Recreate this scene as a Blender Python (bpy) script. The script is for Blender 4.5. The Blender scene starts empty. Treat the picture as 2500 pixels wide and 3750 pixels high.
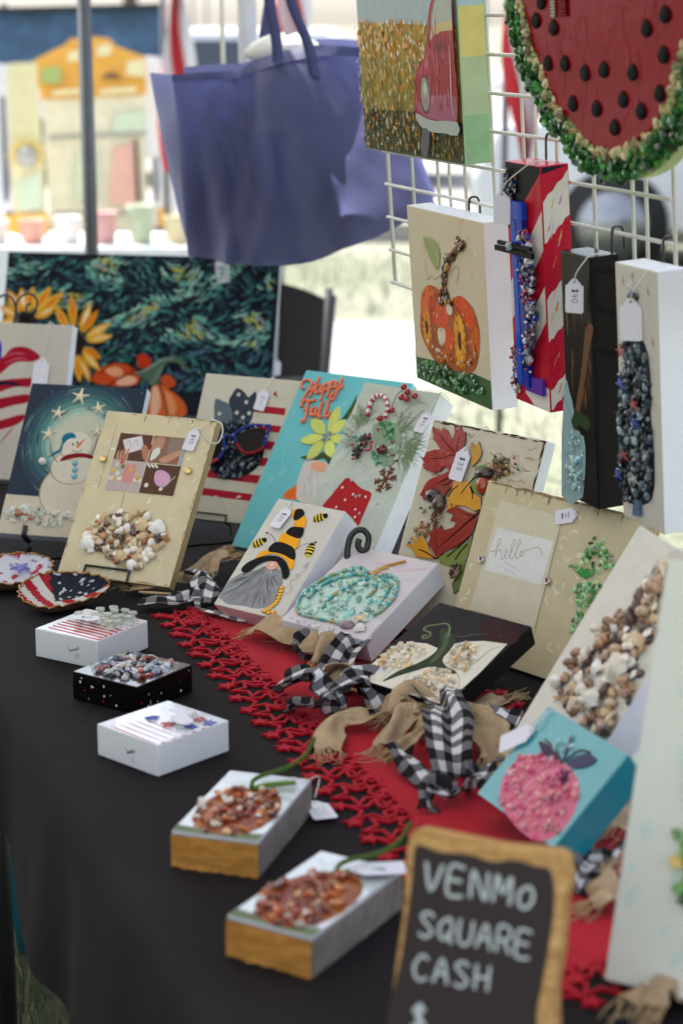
import bpy, bmesh, math, random
from mathutils import Vector, Matrix, Euler
from mathutils.noise import noise as pnoise

sc = bpy.context.scene
COL = sc.collection
RAD = math.radians
random.seed(11)

# ------------------------------------------------------------------ camera, sky, sun, exposure
cam_d = bpy.data.cameras.new("camera")
cam_d.sensor_fit = 'HORIZONTAL'
cam_d.sensor_width = 24.0
cam_d.lens = 70.0
cam_d.clip_start = 0.02
cam_d.clip_end = 500.0
cam_d.dof.use_dof = True
cam_d.dof.focus_distance = 2.62
cam_d.dof.aperture_fstop = 4.4
cam_d.dof.aperture_blades = 0
cam = bpy.data.objects.new("camera", cam_d)
cam.location = (0.0, 0.0, 1.54)
cam.rotation_euler = (RAD(90.0 - 14.03), 0.0, 0.0)
COL.objects.link(cam)
sc.camera = cam

SUN_EL, SUN_AZ = RAD(60.0), RAD(-38.0)      # azimuth from +Y towards +X
world = bpy.data.worlds.new("World")
sc.world = world
world.use_nodes = True
wn = world.node_tree.nodes
wl = world.node_tree.links
bgn = wn.get('Background') or wn.new('ShaderNodeBackground')
sky = wn.new('ShaderNodeTexSky')
sky.sky_type = 'NISHITA'
sky.sun_disc = False
sky.sun_elevation = SUN_EL
sky.sun_rotation = SUN_AZ
sky.air_density = 1.0
sky.dust_density = 2.5
sky.ozone_density = 0.6
hs = wn.new('ShaderNodeHueSaturation')          # a thin high haze pales the blue
hs.inputs['Saturation'].default_value = 0.55
wl.new(sky.outputs[0], hs.inputs['Color'])
wl.new(hs.outputs[0], bgn.inputs[0])
bgn.inputs[1].default_value = 0.12

sun_d = bpy.data.lights.new("sun", 'SUN')
sun_d.energy = 2.5
sun_d.angle = RAD(0.5)
sun_d.color = (1.0, 0.95, 0.88)
sun = bpy.data.objects.new("sun", sun_d)
sdir = Vector((math.sin(SUN_AZ)*math.cos(SUN_EL), math.cos(SUN_AZ)*math.cos(SUN_EL), math.sin(SUN_EL)))
sun.rotation_euler = (-sdir).to_track_quat('-Z', 'Y').to_euler()
sun.location = (0, 0, 20)
COL.objects.link(sun)

sc.view_settings.view_transform = 'Standard'
sc.view_settings.look = 'None'
sc.view_settings.gamma = 1.0
sc.view_settings.exposure = 2.0
sc.view_settings.use_curve_mapping = False
sc.render.engine = 'CYCLES'
sc.cycles.use_denoising = True
sc.cycles.max_bounces = 8
sc.cycles.diffuse_bounces = 4
sc.cycles.glossy_bounces = 4
sc.cycles.transmission_bounces = 6
sc.cycles.transparent_max_bounces = 8
sc.cycles.caustics_reflective = False
sc.cycles.caustics_refractive = False
sc.cycles.sample_clamp_indirect = 4.0

# ------------------------------------------------------------------ colour and material helpers
def H(h):
    o = []
    for i in (0, 2, 4):
        v = int(h[i:i+2], 16)/255.0
        o.append(v/12.92 if v <= 0.04045 else ((v+0.055)/1.055)**2.4)
    return tuple(o)

def newmat(name):
    m = bpy.data.materials.new(name)
    m.use_nodes = True
    nt = m.node_tree
    b = nt.nodes['Principled BSDF']
    return m, nt, b

def setp(b, **k):
    names = dict(rough='Roughness', metal='Metallic', coat='Coat Weight', coatr='Coat Roughness', trans='Transmission Weight',
                 ior='IOR', spec='Specular IOR Level', sheen='Sheen Weight', sss='Subsurface Weight')
    for a, v in k.items():
        b.inputs[names[a]].default_value = v

def tex_noise(nt, scale, detail=3.0, coord='Object', rough=0.55):
    tc = nt.nodes.new('ShaderNodeTexCoord')
    n = nt.nodes.new('ShaderNodeTexNoise')
    n.inputs['Scale'].default_value = scale
    n.inputs['Detail'].default_value = detail
    n.inputs['Roughness'].default_value = rough
    nt.links.new(tc.outputs[coord], n.inputs['Vector'])
    return n

def add_bump(nt, b, src, strength, dist, coat=False):
    bp = nt.nodes.new('ShaderNodeBump')
    bp.inputs['Strength'].default_value = strength
    bp.inputs['Distance'].default_value = dist
    nt.links.new(src, bp.inputs['Height'])
    nt.links.new(bp.outputs[0], b.inputs['Normal'])
    if coat:
        nt.links.new(bp.outputs[0], b.inputs['Coat Normal'])
    return bp

def vary(nt, src_col, amount, scale, coord='Object', detail=4.0):
    """multiply a colour by a noise in [1-amount, 1+amount]"""
    n = tex_noise(nt, scale, detail, coord)
    mr = nt.nodes.new('ShaderNodeMapRange')
    mr.inputs['From Min'].default_value = 0.25
    mr.inputs['From Max'].default_value = 0.75
    mr.inputs['To Min'].default_value = 1-amount
    mr.inputs['To Max'].default_value = 1+amount
    nt.links.new(n.outputs[0], mr.inputs[0])
    mx = nt.nodes.new('ShaderNodeVectorMath')
    mx.operation = 'MULTIPLY'
    nt.links.new(src_col, mx.inputs[0])
    cb = nt.nodes.new('ShaderNodeCombineXYZ')
    for i in range(3):
        nt.links.new(mr.outputs[0], cb.inputs[i])
    nt.links.new(cb.outputs[0], mx.inputs[1])
    return mx.outputs[0]

def mat_plain(name, col, rough=0.6, var=0.08, vscale=25.0, bump=0.0, bscale=300.0, bdist=0.0005, **k):
    m, nt, b = newmat(name)
    rgb = nt.nodes.new('ShaderNodeRGB')
    rgb.outputs[0].default_value = (*col, 1)
    nt.links.new(vary(nt, rgb.outputs[0], var, vscale), b.inputs['Base Color'])
    setp(b, rough=rough, **k)
    if bump:
        add_bump(nt, b, tex_noise(nt, bscale, 3).outputs[0], bump, bdist)
    return m

def mat_attr(name, rough=0.4, var=0.06, vscale=60.0, weave=False, resin=False, **k):
    """paint whose colour comes from the mesh's own paint attribute"""
    m, nt, b = newmat(name)
    at = nt.nodes.new('ShaderNodeAttribute')
    at.attribute_name = 'Col'
    nt.links.new(vary(nt, at.outputs['Color'], var, vscale), b.inputs['Base Color'])
    setp(b, rough=rough, **k)
    if weave:
        tc = nt.nodes.new('ShaderNodeTexCoord')
        hs = []
        for d in ('X', 'Y'):
            w = nt.nodes.new('ShaderNodeTexWave')
            w.bands_direction = d
            w.inputs['Scale'].default_value = 330.0
            w.inputs['Distortion'].default_value = 0.6
            w.inputs['Detail'].default_value = 1.0
            nt.links.new(tc.outputs['Object'], w.inputs['Vector'])
            hs.append(w.outputs['Fac'])
        mm = nt.nodes.new('ShaderNodeMath')
        mm.operation = 'ADD'
        nt.links.new(hs[0], mm.inputs[0])
        nt.links.new(hs[1], mm.inputs[1])
        add_bump(nt, b, mm.outputs[0], 0.25, 0.0003)
    elif resin:
        n = tex_noise(nt, 55.0, 3)
        add_bump(nt, b, n.outputs[0], 0.22, 0.0022, coat=True)
    return m

def mat_obj(name, rough, var=0.15, vscale=120.0, **k):
    """colour set on each object"""
    m, nt, b = newmat(name)
    oi = nt.nodes.new('ShaderNodeObjectInfo')
    nt.links.new(vary(nt, oi.outputs['Color'], var, vscale), b.inputs['Base Color'])
    setp(b, rough=rough, **k)
    return m

M = {}
M['paint'] = mat_attr('paint', rough=0.55, spec=0.08)
M['canvas'] = mat_attr('painted_canvas', rough=0.45, var=0.035, vscale=14.0, weave=True, spec=0.08)
M['resin'] = mat_attr('resin_paint', rough=0.3, var=0.07, vscale=40.0, resin=True, spec=0.03, coat=0.12, coatr=0.05)
M['resin_top'] = mat_attr('poured_resin', rough=0.3, var=0.06, vscale=40.0, resin=True, spec=0.4, coat=0.9, coatr=0.03)
M['gloss'] = mat_attr('gloss_paint', rough=0.35, var=0.05, spec=0.05, coat=0.2, coatr=0.04)
M['glaze'] = mat_attr('thick_glaze', rough=0.25, var=0.06, spec=0.4, coat=0.8, coatr=0.03, resin=True)
M['wood'] = mat_attr('painted_wood', rough=0.42, var=0.09, vscale=22.0, coat=0.25, coatr=0.2)
def mat_chip():
    """a clear tinted lump: part see-through, part tinted body, with a wet shine"""
    m, nt, b = newmat('glass_chip')
    oi = nt.nodes.new('ShaderNodeObjectInfo')
    col = vary(nt, oi.outputs['Color'], 0.15, 120.0)
    nt.links.new(col, b.inputs['Base Color'])
    setp(b, rough=0.05, spec=0.6, coat=1.0, coatr=0.02)
    t = nt.nodes.new('ShaderNodeBsdfTransparent')
    lt = nt.nodes.new('ShaderNodeMix'); lt.data_type = 'RGBA'; lt.inputs['Factor'].default_value = 0.55
    nt.links.new(col, lt.inputs['A']); lt.inputs['B'].default_value = (1, 1, 1, 1)
    nt.links.new(lt.outputs['Result'], t.inputs[0])
    mx = nt.nodes.new('ShaderNodeMixShader'); mx.inputs[0].default_value = 0.5
    nt.links.new(t.outputs[0], mx.inputs[1]); nt.links.new(b.outputs[0], mx.inputs[2])
    nt.links.new(mx.outputs[0], nt.nodes['Material Output'].inputs[0])
    return m
M['chip'] = mat_chip()
M['shell'] = mat_obj('sea_shell', 0.24, var=0.28, vscale=170.0, coat=0.55, coatr=0.06)
M['bead'] = mat_obj('bead_gloss', 0.1, var=0.08, coat=0.8, coatr=0.03)
M['metalbit'] = mat_obj('metal_bit', 0.25, var=0.05, metal=1.0)
M['matteobj'] = mat_obj('matte_piece', 0.75, var=0.2)
M['blackwire'] = mat_plain('black_wire', (0.012, 0.012, 0.013), 0.35, spec=0.5)
M['gridwire'] = mat_plain('grid_wire_enamel', H('cfccc4'), 0.35, var=0.1, vscale=30)
M['tag'] = mat_plain('tag_card', H('dcd9e2'), 0.7, var=0.02, vscale=60)
M['string'] = mat_plain('cotton_string', H('d8d4cc'), 0.85, bump=0.5, bscale=1500)
M['ink'] = mat_plain('ink', (0.03, 0.03, 0.04), 0.6)
M['pole'] = mat_plain('pole_enamel', H('55585c'), 0.35, metal=0.3)
M['black_plastic'] = mat_plain('black_plastic', (0.008, 0.008, 0.009), 0.5)

# ------------------------------------------------------------------ geometry helpers
class MB:
    """collects faces with a paint colour each, then links them as one mesh object"""
    def __init__(s):
        s.v = []; s.f = []; s.c = []; s.uv = []; s.sm = []
    def add(s, verts, faces, col=(0.5, 0.5, 0.5), uvs=None, smooth=False):
        o = len(s.v)
        s.v += [tuple(p) for p in verts]
        for i, f in enumerate(faces):
            s.f.append(tuple(o+k for k in f))
            s.c.append(col)
            s.sm.append(smooth)
            s.uv.append([uvs[k] for k in f] if uvs else None)
    def mesh(s, name):
        me = bpy.data.meshes.new(name)
        me.from_pydata(s.v, [], s.f)
        at = me.color_attributes.new('Col', 'FLOAT_COLOR', 'CORNER')
        buf = []
        for p in me.polygons:
            c = s.c[p.index]
            for _ in range(p.loop_total):
                buf += [c[0], c[1], c[2], 1.0]
        at.data.foreach_set('color', buf)
        if any(u is not None for u in s.uv):
            ul = me.uv_layers.new(name='UVMap')
            ub = []
            for p in me.polygons:
                u = s.uv[p.index]
                for k in range(p.loop_total):
                    ub += list(u[k]) if u else [0.0, 0.0]
            ul.data.foreach_set('uv', ub)
        me.polygons.foreach_set('use_smooth', s.sm)
        me.update()
        return me
    def build(s, name, mat, parent=None, **props):
        return link(name, s.mesh(name), mat, parent, **props)
    # --- shapes
    def box(s, lo, hi, col=(0.5, 0.5, 0.5)):
        x0, y0, z0 = lo; x1, y1, z1 = hi
        v = [(x0, y0, z0), (x1, y0, z0), (x1, y1, z0), (x0, y1, z0), (x0, y0, z1), (x1, y0, z1), (x1, y1, z1), (x0, y1, z1)]
        s.add(v, [(3, 2, 1, 0), (4, 5, 6, 7), (0, 1, 5, 4), (1, 2, 6, 5), (2, 3, 7, 6), (3, 0, 4, 7)], col)
    def tube(s, pts, r, col=(0.5, 0.5, 0.5), n=6, cap=True, closed=False):
        P = [Vector(p) for p in pts]
        R = r if isinstance(r, (list, tuple)) else [r]*len(P)
        rings = []
        prev = None
        for i, p in enumerate(P):
            a = P[i-1] if (i > 0 or closed) else P[i]
            b = P[(i+1) % len(P)] if (i < len(P)-1 or closed) else P[i]
            t = (b-a)
            t = t.normalized() if t.length > 1e-9 else Vector((0, 0, 1))
            if prev is None:
                up = Vector((0, 0, 1)) if abs(t.z) < 0.9 else Vector((1, 0, 0))
                nx = t.cross(up).normalized()
            else:
                nx = (prev - t*prev.dot(t))
                nx = nx.normalized() if nx.length > 1e-6 else t.orthogonal().normalized()
            prev = nx
            ny = t.cross(nx)
            rings.append([p + (nx*math.cos(2*math.pi*k/n)+ny*math.sin(2*math.pi*k/n))*R[i] for k in range(n)])
        v = [q for rg in rings for q in rg]
        f = []
        m = len(rings)
        for i in range(m if closed else m-1):
            j = (i+1) % m
            for k in range(n):
                k2 = (k+1) % n
                f.append((i*n+k, i*n+k2, j*n+k2, j*n+k))
        if cap and not closed:
            f.append(tuple(range(n-1, -1, -1)))
            f.append(tuple((m-1)*n+k for k in range(n)))
        s.add(v, f, col, smooth=True)
    def ball(s, c, r, col=(0.5, 0.5, 0.5), seg=10, ring=6, half=False, rot=None):
        rx, ry, rz = r if isinstance(r, (list, tuple)) else (r, r, r)
        v = []; f = []
        lo = 0.0 if half else -math.pi/2
        for i in range(ring+1):
            ph = lo + (math.pi/2-lo)*i/ring
            for k in range(seg):
                th = 2*math.pi*k/seg
                p = Vector((rx*math.cos(ph)*math.cos(th), ry*math.cos(ph)*math.sin(th), rz*math.sin(ph)))
                if rot is not None:
                    p = rot @ p
                v.append(p+Vector(c))
        for i in range(ring):
            for k in range(seg):
                k2 = (k+1) % seg
                f.append((i*seg+k, i*seg+k2, (i+1)*seg+k2, (i+1)*seg+k))
        s.add(v, f, col, smooth=True)
    def grid(s, fn, nu, nv, col=(0.5, 0.5, 0.5), uvfn=None, smooth=True, closed_u=False):
        v = []; uv = []
        for j in range(nv+1):
            for i in range(nu+1):
                v.append(fn(i/nu, j/nv))
                uv.append(uvfn(i/nu, j/nv) if uvfn else (i/nu, j/nv))
        f = [(j*(nu+1)+i, j*(nu+1)+i+1, (j+1)*(nu+1)+i+1, (j+1)*(nu+1)+i) for j in range(nv) for i in range(nu)]
        s.add(v, f, col, uvs=uv, smooth=smooth)
    def slab(s, pts, z0, th, col=(0.5, 0.5, 0.5), inset=0.0, back=True, sidecol=None):
        """extruded outline in the XY plane, its top edge drawn in by `inset`"""
        P = [Vector((p[0], p[1])) for p in pts]
        area = sum(P[i-1].x*P[i].y-P[i].x*P[i-1].y for i in range(len(P)))
        if area < 0:
            P.reverse()
        n = len(P)
        ins = []
        for i in range(n):
            e1 = (P[i]-P[i-1]); e2 = (P[(i+1) % n]-P[i])
            e1 = e1.normalized() if e1.length > 1e-9 else Vector((1, 0))
            e2 = e2.normalized() if e2.length > 1e-9 else e1
            nn = Vector((-e1.y-e2.y, e1.x+e2.x))
            ins.append(P[i] + (nn.normalized()*inset if nn.length > 1e-6 else Vector((0, 0))))
        sidecol = sidecol or col
        if inset > 0:
            v = [(p.x, p.y, z0) for p in P]+[(p.x, p.y, z0+th-inset*0.8) for p in P]+[(p.x, p.y, z0+th) for p in ins]
            side = [(i, (i+1) % n, n+(i+1) % n, n+i) for i in range(n)]
            bev = [(n+i, n+(i+1) % n, 2*n+(i+1) % n, 2*n+i) for i in range(n)]
            s.add(v, side+([tuple(range(n-1, -1, -1))] if back else []), sidecol)
            s.add(v, bev, col, smooth=True)
            s.add([v[2*n+i] for i in range(n)], [tuple(range(n))], col, smooth=True)
        else:
            v = [(p.x, p.y, z0) for p in P]+[(p.x, p.y, z0+th) for p in P]
            s.add(v, [(i, (i+1) % n, n+(i+1) % n, n+i) for i in range(n)]+([tuple(range(n-1, -1, -1))] if back else []), sidecol)
            s.add(v[n:], [tuple(range(n))], col)

def link(name, me, mat, parent=None, **props):
    o = bpy.data.objects.new(name, me)
    if mat is not None:
        if len(me.materials) == 0:
            me.materials.append(mat)
    COL.objects.link(o)
    if parent is not None:
        o.parent = parent
    for k, v in props.items():
        o[k] = v
    return o

def thing(name, label, cat, loc=(0, 0, 0), rot=None, group=None):
    o = bpy.data.objects.new(name, None)
    o.empty_display_size = 0.02
    o.location = loc
    if rot is not None:
        o.rotation_euler = rot
    COL.objects.link(o)
    o['label'] = label
    o['category'] = cat
    if group:
        o['group'] = group
    return o

def tag(o, label, cat, group=None):
    o['label'] = label
    o['category'] = cat
    if group:
        o['group'] = group
    return o

def struct(o):
    o['kind'] = 'structure'
    return o

def piece(name, me, mat, parent, loc, rot=(0, 0, 0), scale=(1, 1, 1), col=None):
    o = bpy.data.objects.new(name, me)
    if len(me.materials) == 0:
        me.materials.append(mat)
    o.parent = parent
    o.location = loc
    o.rotation_euler = rot
    o.scale = scale if isinstance(scale, (list, tuple)) else (scale,)*3
    if col is not None:
        o.color = (*col, 1)
    COL.objects.link(o)
    return o

def catmull(pts, n=6, closed=True):
    P = [Vector(p) for p in pts]
    m = len(P)
    out = []
    rng = range(m) if closed else range(m-1)
    for i in rng:
        p0 = P[(i-1) % m] if closed or i > 0 else P[i]
        p1 = P[i]
        p2 = P[(i+1) % m]
        p3 = P[(i+2) % m] if closed or i+2 < m else P[(i+1) % m]
        for k in range(n):
            t = k/n
            out.append(0.5*((2*p1)+(p2-p0)*t+(2*p0-5*p1+4*p2-p3)*t*t+(3*p1-p0-3*p2+p3)*t**3))
    if not closed:
        out.append(P[-1])
    return [tuple(q) for q in out]

def inside(p, poly):
    x, y = p[0], p[1]
    r = False
    n = len(poly)
    for i in range(n):
        x1, y1 = poly[i][0], poly[i][1]
        x2, y2 = poly[i-1][0], poly[i-1][1]
        if (y1 > y) != (y2 > y) and x < (x2-x1)*(y-y1)/(y2-y1)+x1:
            r = not r
    return r

def scatter(poly, n, mind, rnd):
    xs = [p[0] for p in poly]; ys = [p[1] for p in poly]
    out = []
    tries = 0
    while len(out) < n and tries < n*60:
        tries += 1
        p = (rnd.uniform(min(xs), max(xs)), rnd.uniform(min(ys), max(ys)))
        if inside(p, poly) and all((p[0]-q[0])**2+(p[1]-q[1])**2 > mind*mind for q in out):
            out.append(p)
    return out

def starpts(R, r=None, n=5, rot=math.pi/2, c=(0, 0)):
    r = r if r is not None else R*0.42
    return [(c[0]+(R if k % 2 == 0 else r)*math.cos(rot+math.pi*k/n), c[1]+(R if k % 2 == 0 else r)*math.sin(rot+math.pi*k/n)) for k in range(2*n)]

# ---- a library of small shared meshes, unit sized, lying on z = 0
LIB = {}
def chip_mesh(seed, flat=0.62):
    rnd = random.Random(seed)
    bm = bmesh.new()
    bmesh.ops.create_icosphere(bm, subdivisions=1, radius=0.5)
    for v in bm.verts:
        v.co *= rnd.uniform(0.72, 1.18)
        v.co.z = v.co.z*flat+0.2
    me = bpy.data.meshes.new('glass_chip')
    bm.to_mesh(me)
    bm.free()
    me.materials.append(M['chip'])
    return me
LIB['chips'] = [chip_mesh(i) for i in range(5)]

def bead_mesh():
    b = MB()
    b.ball((0, 0, 0.4), 0.5, seg=10, ring=6)
    me = b.mesh('bead')
    me.materials.append(M['bead'])
    return me
LIB['bead'] = bead_mesh()

def scallop_mesh():
    b = MB()
    def fn(u, v):
        a = (u-0.5)*2.5
        rr = v*(1.0-0.12*abs(u-0.5)*2)*(1+0.03*math.cos(u*math.pi*18))
        z = 0.34*math.sin(min(1.0, v*1.0)*math.pi*0.92)**0.8*(1-0.5*(2*u-1)**2)+0.03*math.cos(u*math.pi*18)*v
        return (rr*math.sin(a)*0.62, rr*math.cos(a)-0.5, max(0.0, z))
    b.grid(fn, 36, 8)
    me = b.mesh('scallop_shell')
    me.materials.append(M['shell'])
    return me
LIB['scallop'] = scallop_mesh()

def clam_mesh():
    b = MB()
    b.ball((0, 0, 0), (0.5, 0.36, 0.3), seg=14, ring=6, half=True)
    me = b.mesh('clam_shell')
    me.materials.append(M['shell'])
    return me
LIB['clam'] = clam_mesh()

def snail_mesh():
    b = MB()
    pts = []; rr = []
    for i in range(34):
        t = i/33
        a = t*math.pi*5.0
        R = 0.22*(1-t)**0.9
        pts.append((R*math.cos(a), -0.35+0.85*t**0.85, 0.24+R*math.sin(a)))
        rr.append(0.24*(1-t)**0.85+0.012)
    b.tube(pts, rr, n=8)
    me = b.mesh('spiral_shell')
    me.materials.append(M['shell'])
    return me
LIB['snail'] = snail_mesh()

def starfish_mesh():
    b = MB()
    n = 5
    out = []
    for k in range(5):
        a = math.pi/2+2*math.pi*k/5
        for da, r in ((-0.2, 0.3), (-0.07, 0.5), (0.07, 0.5), (0.2, 0.3), (math.pi/5, 0.17)):
            out.append((r*math.cos(a+da*0.9), r*math.sin(a+da*0.9)))
    v = [(x, y, 0) for x, y in out]+[(x*0.8, y*0.8, 0.08) for x, y in out]+[(0, 0, 0.16)]
    N = len(out)
    f = [(i, (i+1) % N, N+(i+1) % N, N+i) for i in range(N)]+[(N+i, N+(i+1) % N, 2*N) for i in range(N)]
    b.add(v, f, smooth=True)
    me = b.mesh('starfish')
    me.materials.append(M['shell'])
    return me
LIB['starfish'] = starfish_mesh()

def gemstar_mesh():
    b = MB()
    P = starpts(0.5, 0.22)
    v = [(x, y, 0.0) for x, y in P]+[(x*0.9, y*0.9, 0.12) for x, y in P]+[(0, 0, 0.26)]
    f = [(i, (i+1) % 10, 10+(i+1) % 10, 10+i) for i in range(10)]+[(10+i, 10+(i+1) % 10, 20) for i in range(10)]
    b.add(v, f)
    me = b.mesh('star_gem')
    me.materials.append(M['chip'])
    return me
LIB['star'] = gemstar_mesh()

def cone_scale_mesh():
    b = MB()
    b.ball((0, 0, 0.25), (0.5, 0.28, 0.25), seg=8, ring=5)
    me = b.mesh('cone_scale')
    me.materials.append(M['matteobj'])
    return me
LIB['scale'] = cone_scale_mesh()

def chips(parent, poly, n, size, cols, seed, mind=0.6, z=0.0, name='glass_chip', libs=None, mm=True):
    """scatter loose pieces over an outline given in millimetres"""
    rnd = random.Random(seed)
    out = []
    for x, y in scatter(poly, n, size[0]*mind, rnd):
        k = rnd.uniform(*size)*0.00138
        me = rnd.choice(libs or LIB['chips'])
        c = rnd.choice(cols)
        j = min(rnd.uniform(0.62, 1.95), 0.95/max(c))  # brightness spread in the colour stands in for sparkle
        out.append(piece(name, me, None, parent, (x*0.001, y*0.001, z+rnd.uniform(0.0, 0.0006)), (rnd.uniform(-0.5, 0.5), rnd.uniform(-0.5, 0.5), rnd.uniform(0, 6.28)),
                   (k*rnd.uniform(0.8, 1.35), k*rnd.uniform(0.7, 1.1), k*rnd.uniform(0.8, 1.2)), tuple(q*j for q in c)))
    return out

# ---- single-stroke handwriting
GL = {
 '$': [[(.9,.8),(.5,.95),(.1,.78),(.5,.5),(.9,.25),(.5,.05),(.05,.2)],[(.4,1.1),(.4,-.1)],[(.6,1.1),(.6,-.1)]],
 '0': [[(.5,1),(.1,.7),(.1,.3),(.5,0),(.9,.3),(.9,.7),(.5,1),(.4,.98)]], '1': [[(.3,.8),(.5,1),(.5,0)]],
 '2': [[(.1,.8),(.5,1),(.85,.75),(.1,0),(.9,0)]], '3': [[(.1,.9),(.6,1),(.8,.75),(.4,.52),(.85,.3),(.5,0),(.1,.12)]],
 '4': [[(.3,1),(.1,.45),(.9,.45)],[(.7,.9),(.65,0)]], '5': [[(.9,1),(.25,1),(.2,.55),(.7,.6),(.85,.3),(.5,0),(.1,.1)]],
 '.': [[(.4,.06),(.5,0)]], ',': [[(.4,.1),(.3,-.2)]], '-': [[(.1,.5),(.9,.5)]],
 'V': [[(0,1),(.45,0),(.95,1)]], 'E': [[(.9,1),(.1,1),(.1,0),(.95,0)],[(.1,.52),(.8,.52)]], 'N': [[(.08,0),(.08,1),(.9,0),(.9,1)]],
 'M': [[(.02,0),(.12,1),(.5,.35),(.88,1),(.98,0)]], 'O': [[(.5,.75),(.12,.5),(.2,.08),(.6,0),(.9,.35),(.75,.7),(.5,.75)]],
 'S': [[(.9,.85),(.5,1),(.12,.8),(.5,.52),(.88,.25),(.5,0),(.08,.12)]], 'Q': [[(.5,.9),(.1,.6),(.2,.15),(.6,.1),(.9,.5),(.7,.9),(.5,.9)],[(.55,.35),(1.0,-.05)]],
 'U': [[(.1,1),(.12,.25),(.5,0),(.88,.25),(.9,1)]], 'A': [[(.05,0),(.5,1),(.95,0)],[(.22,.4),(.78,.4)]], 'R': [[(.1,0),(.1,1),(.7,1),(.85,.75),(.6,.52),(.1,.5)],[(.45,.5),(.95,0)]],
 'C': [[(.9,.85),(.5,1),(.1,.6),(.15,.2),(.5,0),(.95,.15)]], 'H': [[(.1,1),(.1,0)],[(.9,1),(.88,0)],[(.1,.5),(.9,.52)]],
 'J': [[(.9,1),(.3,1)],[(.65,1),(.6,.1),(.2,0)]], 'P': [[(.1,0),(.15,1),(.7,1),(.8,.7),(.15,.5)]], 'L': [[(.1,1),(.1,0),(.9,0)]],
}

# ------------------------------------------------------------------ the table's own frame: s runs along it, t across it
TZ = 0.74
A0 = Vector((-0.300, 1.985)); SD = Vector((-0.34202, 0.93969)); TD = Vector((0.93969, 0.34202))
def W(s, t, z=TZ):
    p = A0+SD*s+TD*t
    return Vector((p.x, p.y, z))
TABLE_YAW = math.atan2(TD.y, TD.x)

# ------------------------------------------------------------------ ground
def mat_ground():
    m, nt, b = newmat('grass_ground')
    n1 = tex_noise(nt, 0.35, 5)
    n2 = tex_noise(nt, 18.0, 4)
    r = nt.nodes.new('ShaderNodeValToRGB')
    r.color_ramp.elements[0].position = 0.35
    r.color_ramp.elements[0].color = (0.13, 0.15, 0.085, 1)
    r.color_ramp.elements[1].position = 0.7
    r.color_ramp.elements[1].color = (0.25, 0.245, 0.19, 1)
    nt.links.new(n1.outputs[0], r.inputs[0])
    nt.links.new(vary(nt, r.outputs[0], 0.35, 22.0), b.inputs['Base Color'])
    setp(b, rough=0.95)
    add_bump(nt, b, n2.outputs[0], 0.6, 0.03)
    return m
g = MB()
g.grid(lambda u, v: (-150+300*u, -60+320*v, 0.0), 12, 12)
struct(g.build('ground', mat_ground()))

def mat_pave():
    m, nt, b = newmat('pale_concrete')
    rgb = nt.nodes.new('ShaderNodeRGB')
    rgb.outputs[0].default_value = (0.31, 0.295, 0.275, 1)
    nt.links.new(vary(nt, rgb.outputs[0], 0.18, 1.3, detail=8), b.inputs['Base Color'])
    setp(b, rough=0.9)
    add_bump(nt, b, tex_noise(nt, 60, 4).outputs[0], 0.3, 0.01)
    return m
M['pave'] = mat_pave()
pv = MB()
# a footpath running behind the stall, then a grass verge, a kerb and the paved lot beyond
pv.add([(-14, 9.6, 0.006), (14, 7.0, 0.006), (14, 8.9, 0.006), (-14, 11.5, 0.006)], [(0, 1, 2, 3)])
struct(pv.build('footpath', M['pave']))
lot = MB()
lot.add([(-80, 18.2, 0.008), (80, 10.4, 0.008), (80, 60, 0.008), (-80, 60, 0.008)], [(0, 1, 2, 3)])
struct(lot.build('parking_lot', M['pave']))
kb = MB()
kb.add([(-40, 15.9, 0), (40, 12.0, 0), (40, 12.2, 0), (-40, 16.1, 0), (-40, 15.9, .13), (40, 12.0, .13), (40, 12.2, .13), (-40, 16.1, .13)],
       [(4, 5, 6, 7), (0, 1, 5, 4), (2, 3, 7, 6), (1, 2, 6, 5), (3, 0, 4, 7)])
struct(kb.build('kerb', M['pave']))

# near grass, blades one can see beside the table skirt
def mat_blade():
    m, nt, b = newmat('grass_blade')
    at = nt.nodes.new('ShaderNodeAttribute'); at.attribute_name = 'Col'
    nt.links.new(at.outputs['Color'], b.inputs['Base Color'])
    setp(b, rough=0.6)
    return m
M['blade'] = mat_blade()
gb = MB()
rnd = random.Random(5)
for i in range(5200):
    x = rnd.uniform(-1.0, -0.05); y = rnd.uniform(1.5, 4.2)
    p = Vector((x, y))-A0
    if p.dot(TD) > 0.3:
        continue
    h = rnd.uniform(0.03, 0.11); a = rnd.uniform(0, 6.28); l = rnd.uniform(0.01, 0.06); w = rnd.uniform(0.0012, 0.0026)
    dx, dy = math.cos(a), math.sin(a)
    c = rnd.choice([(0.10, 0.13, 0.035), (0.15, 0.16, 0.05), (0.21, 0.19, 0.09), (0.07, 0.10, 0.03)])
    gb.add([(x-dy*w, y+dx*w, 0), (x+dy*w, y-dx*w, 0), (x+dx*l*.4+dy*w*.8, y+dy*l*.4-dx*w*.8, h*.6), (x+dx*l*.4-dy*w*.8, y+dy*l*.4+dx*w*.8, h*.6), (x+dx*l, y+dy*l, h)],
           [(0, 1, 2, 3), (3, 2, 4)], c)
go = gb.build('grass', M['blade'])
go['kind'] = 'stuff'
tag(go, 'tangled green and straw grass beside the black tablecloth', 'grass')
gb = MB()
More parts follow.
